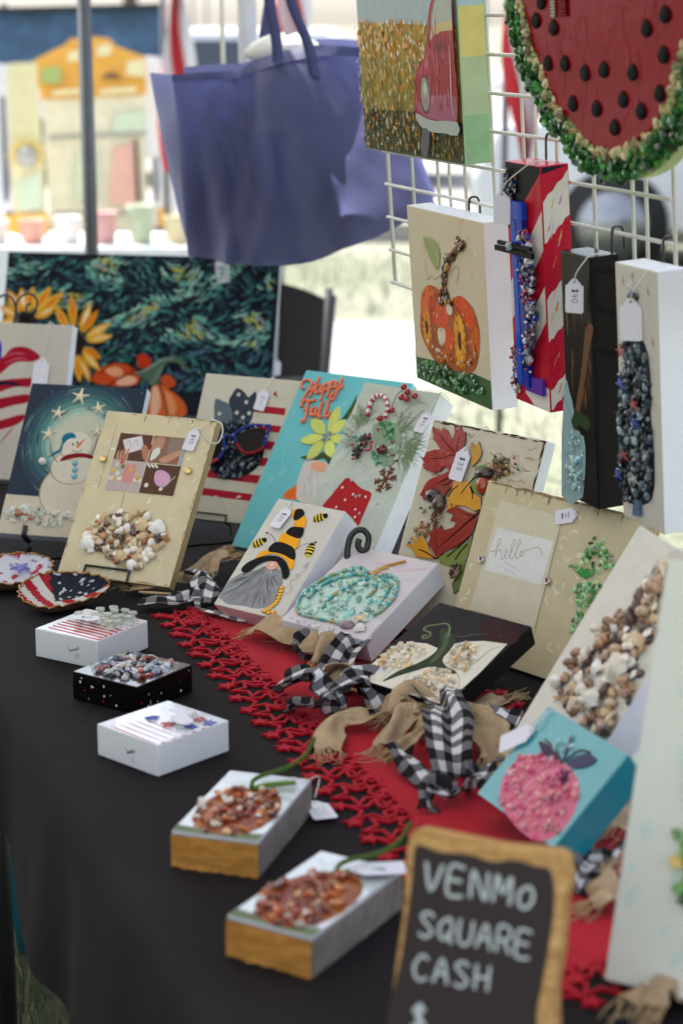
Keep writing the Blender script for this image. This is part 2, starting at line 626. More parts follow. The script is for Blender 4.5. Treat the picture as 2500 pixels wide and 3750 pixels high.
for i in range(12000):
    x = rnd.uniform(-2.6, 3.0); y = rnd.uniform(4.2, 13.2)
    if 8.15-0.093*x < y < 10.35-0.093*x:
        continue
    h = rnd.uniform(0.03, 0.10); a = rnd.uniform(0, 6.28); l = rnd.uniform(0.01, 0.06); w = rnd.uniform(0.002, 0.006)
    dx, dy = math.cos(a), math.sin(a)
    c = rnd.choice([(0.15, 0.18, 0.10), (0.21, 0.225, 0.15), (0.28, 0.27, 0.21)])
    gb.add([(x-dy*w, y+dx*w, 0), (x+dy*w, y-dx*w, 0), (x+dx*l, y+dy*l, h)], [(0, 1, 2)], c)
go = gb.build('grass', M['blade'])
go['kind'] = 'stuff'
tag(go, 'sunlit pale green lawn grass along the footpath behind the stall', 'grass')

# ------------------------------------------------------------------ tables and cloths
def mat_cloth():
    m, nt, b = newmat('black_tablecloth')
    rgb = nt.nodes.new('ShaderNodeRGB')
    rgb.outputs[0].default_value = (0.016, 0.0125, 0.0135, 1)
    c1 = vary(nt, rgb.outputs[0], 0.22, 7.0)
    # stray lint and faint pale scuffs
    n = tex_noise(nt, 95.0, 2)
    st = nt.nodes.new('ShaderNodeMapRange')
    st.inputs['From Min'].default_value = 0.745; st.inputs['From Max'].default_value = 0.80
    nt.links.new(n.outputs[0], st.inputs[0])
    mx = nt.nodes.new('ShaderNodeMix'); mx.data_type = 'RGBA'
    nt.links.new(st.outputs[0], mx.inputs['Factor'])
    nt.links.new(c1, mx.inputs['A'])
    mx.inputs['B'].default_value = (0.06, 0.054, 0.05, 1)
    nt.links.new(mx.outputs['Result'], b.inputs['Base Color'])
    setp(b, rough=0.85, spec=0.1)
    tc = nt.nodes.new('ShaderNodeTexCoord')
    w = nt.nodes.new('ShaderNodeTexWave')
    w.bands_direction = 'DIAGONAL'
    w.inputs['Scale'].default_value = 260.0
    w.inputs['Distortion'].default_value = 1.0
    nt.links.new(tc.outputs['Object'], w.inputs['Vector'])
    add_bump(nt, b, w.outputs['Fac'], 0.35, 0.0004)
    return m
M['cloth'] = mat_cloth()

def folding_table(label, s0, s1, t0, t1, z):
    o = thing('folding_table', label, 'table', W(s0, t0, 0), (0, 0, TABLE_YAW))
    L = s1-s0; D = t1-t0
    b = MB(); b.box((0.01, 0.01, z-0.045), (D-0.01, L-0.01, z-0.006))
    b.build('tabletop', M['black_plastic'], o)
    for x in (0.06, D-0.06):
        for y in (0.16, L-0.16):
            b = MB(); b.tube([(x, y, 0), (x, y, z-0.045)], 0.014, n=10)
            b.build('leg', M['black_plastic'], o)
    return o
folding_table('long folding table under the black cloth, carrying the red runner', -1.25, 0.905, 0.0, 0.76, TZ)
folding_table('second folding table under black cloth, carrying the swirling night painting', 0.94, 2.45, -0.05, 0.90, TZ-0.004)

def hem(s):
    return 0.515 if s < 0.125 else min(0.68, 0.515+(s-0.125)*0.55)
def cloth(name, label, s0, s1, t0, t1, z, hemf, end_drop):
    """top, rounded front edge and hanging front, back and end as one draped sheet"""
    b = MB()
    R = 0.012
    nS = 110
    def prof(s, k):
        # k runs across: front hem .. front edge .. top .. back edge .. back hem
        hz = hemf(s)
        fold = 0.008*math.sin(s*17+1.3*math.sin(s*5))+0.003*math.sin(s*41+0.7)
        if k <= 8:
            q = k/8
            zz = hz+(z-R-hz)*q
            return (t0-R*0.3-(1-q)*(0.02+fold), zz)
        if k <= 12:
            a = (k-8)/4*math.pi/2
            return (t0+R-R*math.cos(a), z-R+R*math.sin(a))
        if k <= 32:
            q = (k-12)/20
            t = t0+R+(t1-t0-2*R)*q
            return (t, z-0.0004-0.0012*max(0.0, pnoise(Vector((s*6, t*6, 0.3))))*min(1, q*8))
        if k <= 36:
            a = (k-32)/4*math.pi/2
            return (t1-R+R*math.sin(a), z-R+R*math.cos(a))
        q = (k-36)/6
        return (t1+q*(0.02+fold), z-R-(z-R-hz)*q)
    def fn(u, v):
        s = s0+(s1-s0)*v
        t, zz = prof(s, round(u*42))
        p = W(s, t, zz)
        return p
    b.grid(fn, 42, nS)
    # hanging end
    def fe(u, v):
        t = t0+(t1-t0)*u
        f = 0.01*math.sin(t*40)+0.006*math.sin(t*83)
        return W(s1+0.001+v*(0.01+f), t, z-0.002-v*end_drop)
    b.grid(fe, 30, 6)
    o = b.build(name, M['cloth'])
    return tag(o, label, 'tablecloth')
cloth('tablecloth', 'black cloth draped over the long table under the red star runner', -1.25, 0.91, 0.0, 0.76, TZ, hem, 0.4)
cloth('tablecloth', 'black cloth on the second table under the snowman and swirling night paintings', 0.936, 2.45, -0.05, 0.90, TZ-0.004, lambda s: 0.32, 0.4)

# things kept under and beside the table
def bin_(name, label, cx, cy, yaw, w, d, h, mat, lid=None):
    o = thing(name, label, 'storage bin', (cx, cy, 0), (0, 0, yaw))
    b = MB()
    k = 0.9
    v = [(-w/2*k, -d/2*k, 0.005), (w/2*k, -d/2*k, 0.005), (w/2*k, d/2*k, 0.005), (-w/2*k, d/2*k, 0.005), (-w/2, -d/2, h), (w/2, -d/2, h), (w/2, d/2, h), (-w/2, d/2, h)]
    b.add(v, [(3, 2, 1, 0), (0, 1, 5, 4), (1, 2, 6, 5), (2, 3, 7, 6), (3, 0, 4, 7)])
    b.build('tub', mat, o)
    b = MB(); b.box((-w/2-0.012, -d/2-0.012, h), (w/2+0.012, d/2+0.012, h+0.03))
    b.build('lid', lid or mat, o)
    for sx in (-1, 1):
        b = MB(); b.tube([(sx*(w/2+0.004), -0.07, h-0.05), (sx*(w/2+0.02), -0.05, h-0.05), (sx*(w/2+0.02), 0.05, h-0.05), (sx*(w/2+0.004), 0.07, h-0.05)], 0.008)
        b.build('handle', lid or mat, o)
    return o
pb = W(-0.13, 0.33, 0)
bin_('storage_bin', 'black lidded storage bin in the dark under the long table', pb.x, pb.y, TABLE_YAW, 0.5, 0.62, 0.42, M['black_plastic'])
M['teal_plastic'] = mat_plain('teal_plastic', H('0e5a66'), 0.45)
pb = W(1.32, 0.02, 0)
bin_('storage_bin', 'dark teal lidded storage bin standing on the grass under the second table', pb.x, pb.y, TABLE_YAW+0.1, 0.4, 0.5, 0.30, M['teal_plastic'])

# ------------------------------------------------------------------ the stall's canopy: its far right leg shows, the roof shades the tables
def mat_canopy():
    m, nt, b = newmat('canopy_fabric')
    nt.nodes.remove(b)
    d = nt.nodes.new('ShaderNodeBsdfDiffuse'); d.inputs[0].default_value = (0.8, 0.8, 0.78, 1)
    t = nt.nodes.new('ShaderNodeBsdfTranslucent'); t.inputs[0].default_value = (0.78, 0.78, 0.76, 1)
    mx = nt.nodes.new('ShaderNodeMixShader'); mx.inputs[0].default_value = 0.25
    nt.links.new(d.outputs[0], mx.inputs[1]); nt.links.new(t.outputs[0], mx.inputs[2])
    nt.links.new(mx.outputs[0], nt.nodes['Material Output'].inputs[0])
    return m
M['canopy'] = mat_canopy()
def canopy_tent(label, corners_, z_eave, z_peak, valance=0.25, legs=(0, 1, 2, 3), mat=None, legmat=None, legr=0.017):
    o = thing('canopy_tent', label, 'tent', (corners_[0][0], corners_[0][1], 0))
    off = Vector((corners_[0][0], corners_[0][1], 0))
    b = MB()
    C = [Vector((x, y, z_eave))-off for x, y in corners_]
    ctr = sum(C, Vector())/4
    ctr.z = z_peak
    for i in range(4):
        a, c = C[i], C[(i+1) % 4]
        b.grid(lambda u, v, a=a, c=c: ((a+(c-a)*u)*(1-v)+ctr*v)+Vector((0, 0, -0.06*math.sin(math.pi*v)*(1 if v < 1 else 0))), 12, 8)
    b.build('roof', mat or M['canopy'], o)
    for i in range(4):
        a, c = C[i], C[(i+1) % 4]
        b = MB()
        b.grid(lambda u, v, a=a, c=c: a+(c-a)*u+Vector((0, 0, -0.003-valance*v)), 10, 2)
        b.build('valance', mat or M['canopy'], o)
        b = MB()
        d = (ctr-a); d.z = 0; d = d.normalized()*0.03
        d2 = (ctr-c); d2.z = 0; d2 = d2.normalized()*0.03
        b.tube([a+d+Vector((0, 0, -0.03)), c+d2+Vector((0, 0, -0.03))], 0.011, n=8)
        b.build('crossbar', legmat or M['pole'], o)
    for i in legs:
        a = C[i]
        d = (ctr-a); d.z = 0; d = d.normalized()*0.03
        b = MB(); b.tube([Vector((a.x+d.x, a.y+d.y, 0)), a+d], legr, n=4)
        b.build('leg', legmat or M['pole'], o)
    return o
leg_xy = Vector((-0.594, 4.85))
cs = [leg_xy, leg_xy-TD*3.05, leg_xy-TD*3.05-SD*3.7, leg_xy-SD*3.7]
canopy_tent('white canopy tent over the stall on slim grey legs', [(c.x, c.y) for c in cs], 2.12, 2.95, legr=0.0165)

# unseen dark blue wall added on the left, blocking bright sky from reflections
tent = [o for o in COL.objects if o.name.startswith('canopy_tent')][0]
b = MB()
l0, l1 = cs[1]-cs[0], cs[2]-cs[0]
b.grid(lambda u, v: Vector((l0.x+(l1.x-l0.x)*u, l0.y+(l1.y-l0.y)*u, 0.05+2.0*v))+Vector((TD.x, TD.y, 0))*(0.03*math.sin(u*60)*(1-v)), 80, 4)
b.build('light_block_wall', mat_plain('navy_light_block', H('1f2a44'), 0.8), tent)

# ------------------------------------------------------------------ canvases
WHITE = H('e6e6ea')
# paint layers made of many loose brush marks that nobody could count
BRUSHED = {'painted_wash', 'painted_streak', 'painted_clouds', 'painted_sky', 'painted_frost', 'brush_stroke', 'pine_needle', 'filigree', 'worn_edge', 'gold_script', 'burnt_edge', 'painted_field', 'painted_beard', 'painted_firework', 'leaf_vein', 'painted_honey_drip', 'glass_rib', 'painted_side', 'painted_glow', 'plywood_edge', 'photograph', 'card_print', 'painted_stripes', 'lettering', 'chalk_lettering', 'painted_trail', 'painted_script', 'wire_stem'}
class Canvas:
    """a panel whose local x runs along its bottom edge, y up its face, z out of it; art is given in millimetres"""
    def __init__(s, name, label, cat, pose, depth, front, side=WHITE, mat='canvas', sidef=None, group=None, body=True, bev=0.0016, bodyname='panel'):
        x, y, z, yaw, tilt, w, h = pose
        ex = Vector((math.cos(yaw), math.sin(yaw), 0)); n0 = Vector((math.sin(yaw), -math.cos(yaw), 0)); up = Vector((0, 0, 1))
        ey = up*math.cos(tilt)-n0*math.sin(tilt); ez = n0*math.cos(tilt)+up*math.sin(tilt)
        s.m = Matrix((ex, ey, ez)).transposed().to_4x4()
        s.m.translation = (x, y, z)
        s.w, s.h, s.d = w*1000, h*1000, depth*1000
        s.root = thing(name, label, cat, group=group)
        s.root.matrix_world = s.m
        s.lay = 0
        s.parts = {}
        if body:
            bm = bmesh.new()
            bmesh.ops.create_cube(bm, size=1.0)
            for v in bm.verts:
                v.co = Vector(((v.co.x+0.5)*w, (v.co.y+0.5)*h, (v.co.z-0.5)*depth))
            bmesh.ops.bevel(bm, geom=bm.edges[:], offset=bev, segments=2, affect='EDGES', profile=0.6)
            me = bpy.data.meshes.new(bodyname)
            bm.to_mesh(me); bm.free()
            at = me.color_attributes.new('Col', 'FLOAT_COLOR', 'CORNER')
            buf = []
            for p in me.polygons:
                c = front if p.normal.z > 0.9 else (sidef(p) if sidef else side)
                for _ in range(p.loop_total):
                    buf += [*c, 1.0]
            at.data.foreach_set('color', buf)
            s.body = link(bodyname, me, M[mat], s.root)
    def part(s, name, mat='paint'):
        b = MB()
        s.parts[len(s.parts)] = (name, mat, b)
        return Pen(s, b)
    def z(s):
        s.lay += 1
        return 0.00006+0.000005*s.lay
    def done(s):
        for name, mat, b in s.parts.values():
            if b.f:
                o = b.build(name, M[mat], s.root)
                if name in BRUSHED:
                    o['kind'] = 'stuff'
        return s.root
    def world(s, p):
        return s.m @ Vector((p[0]*0.001, p[1]*0.001, (p[2] if len(p) > 2 else 0)*0.001))

class Pen:
    def __init__(s, c, b):
        s.c = c; s.b = b
    def poly(s, pts, col, smooth=0):
        if smooth:
            pts = catmull([(p[0], p[1], 0) for p in pts], smooth)
        P = [(p[0]*0.001, p[1]*0.001) for p in pts]
        a = sum(P[i-1][0]*P[i][1]-P[i][0]*P[i-1][1] for i in range(len(P)))
        if a < 0:
            P.reverse()
        z = s.c.z()
        s.b.add([(x, y, z) for x, y in P], [tuple(range(len(P)))], col)
    def ell(s, c, rx, ry, col, rot=0.0, n=22):
        s.poly([(c[0]+rx*math.cos(2*math.pi*k/n)*math.cos(rot)-ry*math.sin(2*math.pi*k/n)*math.sin(rot),
                 c[1]+rx*math.cos(2*math.pi*k/n)*math.sin(rot)+ry*math.sin(2*math.pi*k/n)*math.cos(rot)) for k in range(n)], col)
    def stroke(s, pts, w, col, taper=0.0, smooth=5, z=None):
        """flat brush stroke; taper 1 narrows both ends to a point"""
        P = catmull([(p[0], p[1], 0) for p in pts], smooth, closed=False) if smooth and len(pts) > 2 else [(p[0], p[1], 0) for p in pts]
        if len(P) == 2 and taper:
            P = [tuple(Vector(P[0]).lerp(Vector(P[1]), k/4)) for k in range(5)]
        z = s.c.z() if z is None else z
        v = []; n = len(P)
        for i in range(n):
            a = Vector(P[max(0, i-1)]); b = Vector(P[min(n-1, i+1)])
            t = (b-a); t = t.normalized() if t.length > 1e-9 else Vector((1, 0, 0))
            q = i/(n-1)
            ww = w*0.5*((1-taper)+taper*math.sin(math.pi*min(max(q, 0.04), 0.96)))
            v += [((P[i][0]-t.y*ww)*0.001, (P[i][1]+t.x*ww)*0.001, z), ((P[i][0]+t.y*ww)*0.001, (P[i][1]-t.x*ww)*0.001, z)]
        s.b.add(v, [(2*i, 2*i+1, 2*i+3, 2*i+2) for i in range(n-1)], col)
    def slab(s, pts, col, th, inset=0.3, z0=0.0, smooth=0, sidecol=None):
        if smooth:
            pts = catmull([(p[0], p[1], 0) for p in pts], smooth)
        s.c.lay += 1
        s.b.slab([(p[0]*0.001, p[1]*0.001) for p in pts], z0*0.001, th*0.001+s.c.lay*0.000005, col, inset*0.001, sidecol=sidecol)
    def tube(s, pts, r, col, z=None, smooth=5, n=7):
        P = [(p[0]*0.001, p[1]*0.001, (p[2] if len(p) > 2 else (r*0.6 if z is None else z))*0.001) for p in pts]
        if smooth and len(P) > 2:
            P = catmull(P, smooth, closed=False)
        s.b.tube(P, r*0.001, col, n=n)
    def blob(s, c, rx, ry, rz, col, rot=0.0, z=0.0):
        s.b.ball((c[0]*0.001, c[1]*0.001, z*0.001), (rx*0.001, ry*0.001, rz*0.001), col, seg=12, ring=5, half=True, rot=Matrix.Rotation(rot, 3, 'Z'))
    def text(s, txt, o, size, ang, w, col, sp=0.85, asp=0.62, z=None):
        ca, sa = math.cos(ang), math.sin(ang)
        x = 0.0
        for ch in txt:
            for pl in GL.get(ch, []):
                pts = [((x+px*asp)*size, py*size) for px, py in pl]
                s.stroke([(o[0]+px*ca-py*sa, o[1]+px*sa+py*ca) for px, py in pts], w, col, smooth=4, z=z)
            x += sp if ch != ' ' else 0.4
    def scribble(s, o, L, Ht, ang, w, col, seed, n=9):
        r = random.Random(seed); ca, sa = math.cos(ang), math.sin(ang)
        pts = []
        for i in range(n*2):
            x = L*i/(n*2-1); y = (Ht if i == 0 else Ht*r.uniform(0.15, 0.5))*(1 if i % 2 == 0 else r.uniform(-0.2, 0.1))
            pts.append((o[0]+x*ca-y*sa, o[1]+x*sa+y*ca))
        s.stroke(pts, w, col, smooth=4)

def pmix(a, b, k):
    return tuple(a[i]*(1-k)+b[i]*k for i in range(3))

# ---- price tags: a card with a scalloped shoulder, a hole and a string over the panel's top edge
TAGS = 'white paper price tags'
def price_tag(c, label, hole, ang, size=30.0, text=None, top=None, lift=2.0, wig=1.0, curl=0.0, tang=None, swing=0.0, textcol=(0.06, 0.06, 0.08)):
    """hole at panel millimetres; ang turns the card (0 hangs straight down the face)"""
    root = thing('price_tag', label, 'price tag', group=TAGS)
    loc = Matrix.Translation((hole[0]*0.001, hole[1]*0.001, lift*0.001)) @ Matrix.Rotation(ang, 4, 'Z') @ Matrix.Rotation(swing, 4, 'Y') @ Matrix.Rotation(curl, 4, 'X')
    root.matrix_world = c.m @ loc
    k = size*0.001
    w = 0.29*k
    P = [(-w, -1.0*k+0.05*k), (-w+0.05*k, -1.0*k), (w-0.05*k, -1.0*k), (w, -1.0*k+0.05*k), (w, -0.16*k), (w*0.95, -0.12*k), (w*0.72, -0.10*k), (w*0.62, -0.02*k), (w*0.40, 0.02*k), (w*0.3, 0.08*k),
         (0, 0.115*k), (-w*0.3, 0.08*k), (-w*0.40, 0.02*k), (-w*0.62, -0.02*k), (-w*0.72, -0.10*k), (-w*0.95, -0.12*k), (-w, -0.16*k)]
    hr = 0.038*k
    hn = 10
    b = MB()
    # card as a ring of quads round the hole so that the hole is a real one
    dense = []
    for i in range(len(P)):
        a, q = Vector(P[i-1]), Vector(P[i])
        m = max(1, int((q-a).length/(0.12*k)))
        for j in range(m):
            dense.append(a+(q-a)*(j/m))
    N = len(dense)
    th = 0.0004
    for zt, flip in ((th, False), (0.0, True)):
        v = []; f = []
        for i, q in enumerate(dense):
            d = q.normalized() if q.length > 1e-9 else Vector((1, 0))
            v.append((q.x, q.y, zt)); v.append((d.x*hr, d.y*hr, zt))
        for i in range(N):
            j = (i+1) % N
            f.append((2*i, 2*j, 2*j+1, 2*i+1) if flip else (2*i+1, 2*j+1, 2*j, 2*i))
        b.add(v, f)
    v = [(q.x, q.y, 0) for q in dense]+[(q.x, q.y, th) for q in dense]
    b.add(v, [(i, (i+1) % N, N+(i+1) % N, N+i) for i in range(N)])
    b.build('card', M['tag'], root)
    if text:
        class _C:
            lay = 0
            def z(s2): return th+0.00008
        tb = MB(); pen = Pen(_C(), tb)
        ta = tang if tang is not None else -math.pi/2
        n = len(text)
        L = 0.16*size*n*0.85
        if abs(math.sin(ta)) > 0.7:
            o = (-0.08*size*(1 if ta < 0 else -1), -0.5*size-math.sin(ta)*L*0.5)
        else:
            o = (-L*0.5*math.cos(ta), -0.52*size)
        pen.text(text, o, 0.2*size, ta, 0.022*size, textcol, sp=0.8)
        tb.build('price', M['paint'], root)
    # string from the hole to the top edge and over it, in card space
    inv = (c.m @ loc).inverted()
    top = top or (hole[0]+6, c.h)
    pts = [c.world((hole[0], hole[1], lift+0.6)),
           c.world((hole[0]*0.6+top[0]*0.4+wig*1.5, hole[1]*0.6+top[1]*0.4, lift+1.6)),
           c.world((top[0], top[1]-1, 2.0)), c.world((top[0]+wig, top[1]+1.0, -3.0))]
    if c.d > 20:
        pts.append(c.world((top[0]+wig*2, top[1]+0.6, -c.d*0.6)))
    else:
        pts.append(c.world((top[0]+wig, top[1]-8, -c.d-1.0)))
    b = MB()
    b.tube(catmull([inv @ p for p in pts], 6, closed=False), 0.00055 if size < 34 else 0.0008, n=5)
    b.build('string', M['string'], root)
    return root

# ---- easels of black wire
def easel(label, c, x0, x1, lip=14.0, r=1.4, twist=False, legback=70.0, loop=False, group='black wire display easels', zt=TZ, drop=None):
    """two front hooks joined under the panel's bottom edge, uprights behind the panel and a rear strut down to the table"""
    root = thing('display_easel', label, 'easel', group=group)
    base = c.world((0.5*(x0+x1), 0, -c.d*0.5)); base.z = zt
    root.location = base
    inv = Matrix.Translation(-base)
    def wire(name, pts, rr=r):
        P = [inv @ p for p in pts]
        b = MB()
        if twist:
            L = 0.0
            dense = []
            for i in range(len(P)-1):
                n = max(1, int((P[i+1]-P[i]).length/0.0011))
                for k in range(n):
                    dense.append(P[i].lerp(P[i+1], k/n))
            dense.append(P[-1])
            rad = [rr*0.001*(0.78+0.42*abs(math.sin(i*0.85))) for i in range(len(dense))]
            b.tube(dense, rad, n=7)
        else:
            b.tube(P, rr*0.001, n=8)
        b.build(name, M['blackwire'], root)
    zf = 3.0; zb = -c.d-3.0
    under = -2.2
    wire('front_lip', [c.world((x0, under, zb)), c.world((x0, under, zf)), c.world((x0, lip, zf+0.5)), c.world((x1, lip, zf+0.5)), c.world((x1, under, zf)), c.world((x1, under, zb))] if loop else
         [c.world((x0, under, zb)), c.world((x0, under, zf)), c.world((x0, lip, zf+2))])
    if not loop:
        wire('front_lip', [c.world((x1, under, zb)), c.world((x1, under, zf)), c.world((x1, lip, zf+2))])
    hh = c.h*0.45
    for x in (x0, x1):
        wire('upright', [c.world((x, under, zb)), c.world((x*0.8+0.1*(x0+x1), hh, zb))])
        ft = c.world((x, under, zb)); ft.z = zt+0.0015
        wire('foot', [c.world((x, under, zb)), ft])
    d = c.m.to_3x3() @ Vector((0, 0, 1)); d.z = 0; d.normalize()
    feet = []
    for x in (x0, x1):
        tp = c.world((x*0.8+0.1*(x0+x1), hh, zb))
        ft = Vector((tp.x, tp.y, zt+0.0015))-d*0.001*legback
        wire('back_leg', [tp, ft])
        feet.append(ft)
    wire('back_bar', feet)
    return root

# ================================================================== paintings, one by one
INK = (0.02, 0.02, 0.025)
BLK = H('161416')
YEL = H('f0a51c')
rnd = random.Random(3)

# ---- bee gnome
c = bee = Canvas('bee_gnome_painting', 'white canvas with a grey-bearded gnome in a bee-striped hat', 'painting', (-0.1726, 2.5805, 0.7669, -0.6747, 0.8429, 0.1194, 0.1825), 0.036, H('cfc9bf'), H('e2e2e8'), sidef=lambda p: H('dcc4c2') if p.normal.y < -0.8 else H('e2e2e8'))
p = c.part('painted_beard')
BE = [(45.3,74.2),(33.7,63.8),(14.8,55.8),(1.5,37),(2.3,12),(8.3,9.4),(22.7,4.7),(46.3,7.4),(73.5,8.3),(89.8,17.1),(93.7,28.3),(90.7,48.4),(80.3,67.1),(71.1,73.1)]
p.poly(BE, H('8f8f92'), smooth=3)
root_ = [(50.2,75.3)][0]
tips = [(15.6,54.6),(6.7,42.1),(4.1,24.3),(3,12.2),(15.5,7),(30.8,5.2),(46.3,7.4),(62.6,7.9),(76.2,8.3),(85.8,14.9),(91.8,22.7),(93.5,30.8),(91.1,43.3),(86.3,55.3)]
for i in range(260):
    k = rnd.uniform(0, len(tips)-1.001); j = int(k); f = k-j
    tx_, ty_ = tips[j][0]*(1-f)+tips[j+1][0]*f, tips[j][1]*(1-f)+tips[j+1][1]*f
    a = rnd.uniform(0.05, 0.72); b_ = min(1.02, a+rnd.uniform(0.2, 0.42))
    q = lambda t: (root_[0]+(tx_-root_[0])*t+rnd.uniform(-.8, .8), root_[1]+(ty_-root_[1])*t-2.0*math.sin(t*3)+rnd.uniform(-.6, .6))
    g_ = rnd.choice([0.09, 0.16, 0.24, 0.34, 0.44, 0.5])
    p.stroke([q(a), q((a+b_)/2), q(b_)], rnd.uniform(0.4, 1.1), (g_, g_, g_*1.03), taper=1.0, smooth=3)
p = c.part('painted_hat')
p.poly([(23.2,80.3),(25.1,92.7),(36,97.7),(58,98.2),(78.9,95.9),(85.5,91.9),(90.1,82.3),(88.4,76.2),(81.6,80.5),(72,89.1),(57.8,94.1),(41.8,93),(28.1,84.5)], YEL, 4)
p.poly([(12.1,59.2),(18.9,56.1),(26.5,59.6),(32.4,70.2),(41.9,79.6),(53.6,83.2),(65.4,79.8),(76.9,70.3),(84.4,61.4),(90.3,60.9),(91.9,68.3),(84.2,78.5),(73.5,86.8),(59.3,91.8),(43.3,90.6),(27.9,83.9),(16.7,74.9),(11.3,65.7)], BLK, 4)
p.poly([(44.6,112.9),(40.9,125.6),(49,130.5),(61.9,127.6),(73,125.3),(77.9,118.3),(77,108.8),(69.1,107.1),(55.6,111.1)], YEL, 4)
p.poly([(34.5,100),(36.7,109.9),(45.1,114.3),(59.8,113.3),(73.3,109.3),(82.3,100.6),(85.5,93.3),(81.5,91.6),(65.2,95.7),(50.6,96.7),(40,95.8)], BLK, 4)
p.poly([(54.5,140.5),(50.2,151.8),(52.7,160.5),(62.2,160.9),(69.4,151.5),(70.8,142.4),(63.1,141.4)], YEL, 4)
p.poly([(47,130.1),(49.8,140.4),(60.7,143),(70.5,142.8),(75.5,132.5),(72.6,126),(62.9,126)], BLK, 4)
p.poly([(39.2,157.8),(36.2,165.5),(40.1,169.5),(49.2,157.1)], YEL, 3)
p.poly([(45.7,153.7),(40.7,166.3),(43.4,171),(51.7,171.2),(58.7,164.3),(56.2,157.1),(51.9,152.7)], BLK, 4)
p = c.part('painted_nose')
n0_ = [(56.7,76.1)][0]
p.ell(n0_, 9.6, 7.2, H('d8a190'), 0.0)
p.ell((n0_[0]-2, n0_[1]+2), 3.6, 2.4, H('e9bfae'))
p = c.part('painted_honey_drip')
for x, y in [(91.8,46.6),(93.8,41.3),(95,35.8),(96.1,30.6),(96.7,25.3),(95.4,20.4),(92.9,15.7),(90.4,11),(86.8,7.1),(94.8,5.8),(101.1,8)]:
    p.ell((x, y), 4.8, 2.9, H('6a4410'), 0.35); p.ell((x+.3, y+.5), 4.4, 2.3, H('eda42a'), 0.35); p.ell((x-1, y+1.0), 1.8, .8, H('f7cf74'), 0.35)
p = c.part('painted_trail')
p.stroke([(16.8,123.5),(27.9,121.6),(40.4,112)], 0.7, INK)
p.stroke([(77.9,106.3),(85,117.1),(101.7,124.7)], 0.7, INK)
for q in [(16.5,124),(102.3,125.1)]: p.ell(q, 1.6, 1.6, INK)
p.stroke([(110.6,94.6),(109.7,85.9),(107.5,82.9),(107.3,88.1),(110.1,89.7),(112.5,81.3),(107.2,72.3),(104.2,67.5),(102.1,71.8),(107.6,70.8),(106.7,64.4),(100.6,61),(103,53.7),(108.7,47.1),(106.4,42),(102.2,38.7)], 0.45, INK)
for (bx, by), a in zip([(12.9,106.4),(100.6,110.9),(85.2,164.1)], (0.75, 1.75, 0.55)):
    q = Matrix.Rotation(a, 3, 'Z')
    for nm, dx, rx, ry, rz, cl in (('bee_body', 0, 11.2, 6.6, 4.4, H('edc93a')),):
        b = MB()
        b.ball((0, 0, 0), (rx*.001, ry*.001, rz*.001), cl, seg=16, ring=6, half=True)
        for sx_ in (-6.2, -1.2, 3.6):
            kk = math.sqrt(max(0.05, 1-(sx_/rx)**2))
            def fn(u, v, sx_=sx_): 
                xx = sx_-1.2+2.4*v; k2 = math.sqrt(max(0.02, 1-(xx/rx)**2))*1.03; th = math.pi*u
                return (xx*.001, ry*k2*math.cos(th)*.001, rz*k2*math.sin(th)*.001+.00005)
            b.grid(fn, 12, 2, H('14110f'))
        b.ball((8.2*.001, 0, 0), (.0042, .0046, .0043), H('121012'), seg=10, ring=5, half=True)
        b.ball((9.2*.001, .0016, .0034), .0008, H('f0f0f0'), seg=6, ring=3)
        o = b.build('bee', M['gloss'], c.root)
        o.location = (bx*.001, by*.001, 0.0003); o.rotation_euler = (0, 0, a)
c.done()
price_tag(c, 'price tag hanging on the bee-hat gnome canvas', [(29.9,166.4)][0], -0.10, 34, '$20.', top=[(25.7,181.3)][0], lift=3.5, curl=-0.06)

# ---- sea-glass pumpkin
c = seap = Canvas('sea_glass_pumpkin_painting', 'pale pink canvas with a sea-glass pumpkin built of aqua chips', 'painting', (-0.0791, 2.4701, 0.7789, -0.6844, 1.1511, 0.1403, 0.1667), 0.036, H('cfc6ca'), H('dcdce2'))
p = c.part('painted_clouds')
for i in range(46):
    x = rnd.uniform(4, c.w-4); y = rnd.uniform(c.h*.12, c.h-6)
    l = rnd.uniform(10, 32)
    x2 = min(c.w-2, x+l); 
    p.stroke([(x, y), ((x+x2)/2, min(c.h-2, y+rnd.uniform(0, 5))), (x2, min(c.h-2, y+rnd.uniform(2, 10)))], rnd.uniform(1.5, 5), pmix(H('cfc6ca'), rnd.choice([H('d99cb4'), H('c9a3bd'), H('e7dfe0'), H('d8b0ba')]), rnd.uniform(.2, .55)), taper=1)
p = c.part('painted_pumpkin', 'resin_top')
PUM = [(2.5,35.6),(-2.2,57.3),(2.7,86),(22.4,111.5),(41.9,125.1),(61,117),(75.8,118.6),(93.2,122.6),(112.2,112.8),(123.8,91.5),(129.8,63.3),(124.5,39.4),(110.3,23.9),(86.1,18.1),(57,18.4),(31.1,17.8),(13.3,21.8)]
p.poly(PUM, H('a9c4ba'), 5)
p = c.part('glass_rib', 'resin_top')
TEAL = [H('2f9a9f'), H('4fb0b0'), H('7fc4bd'), H('8fae7a'), H('a89a5a')]
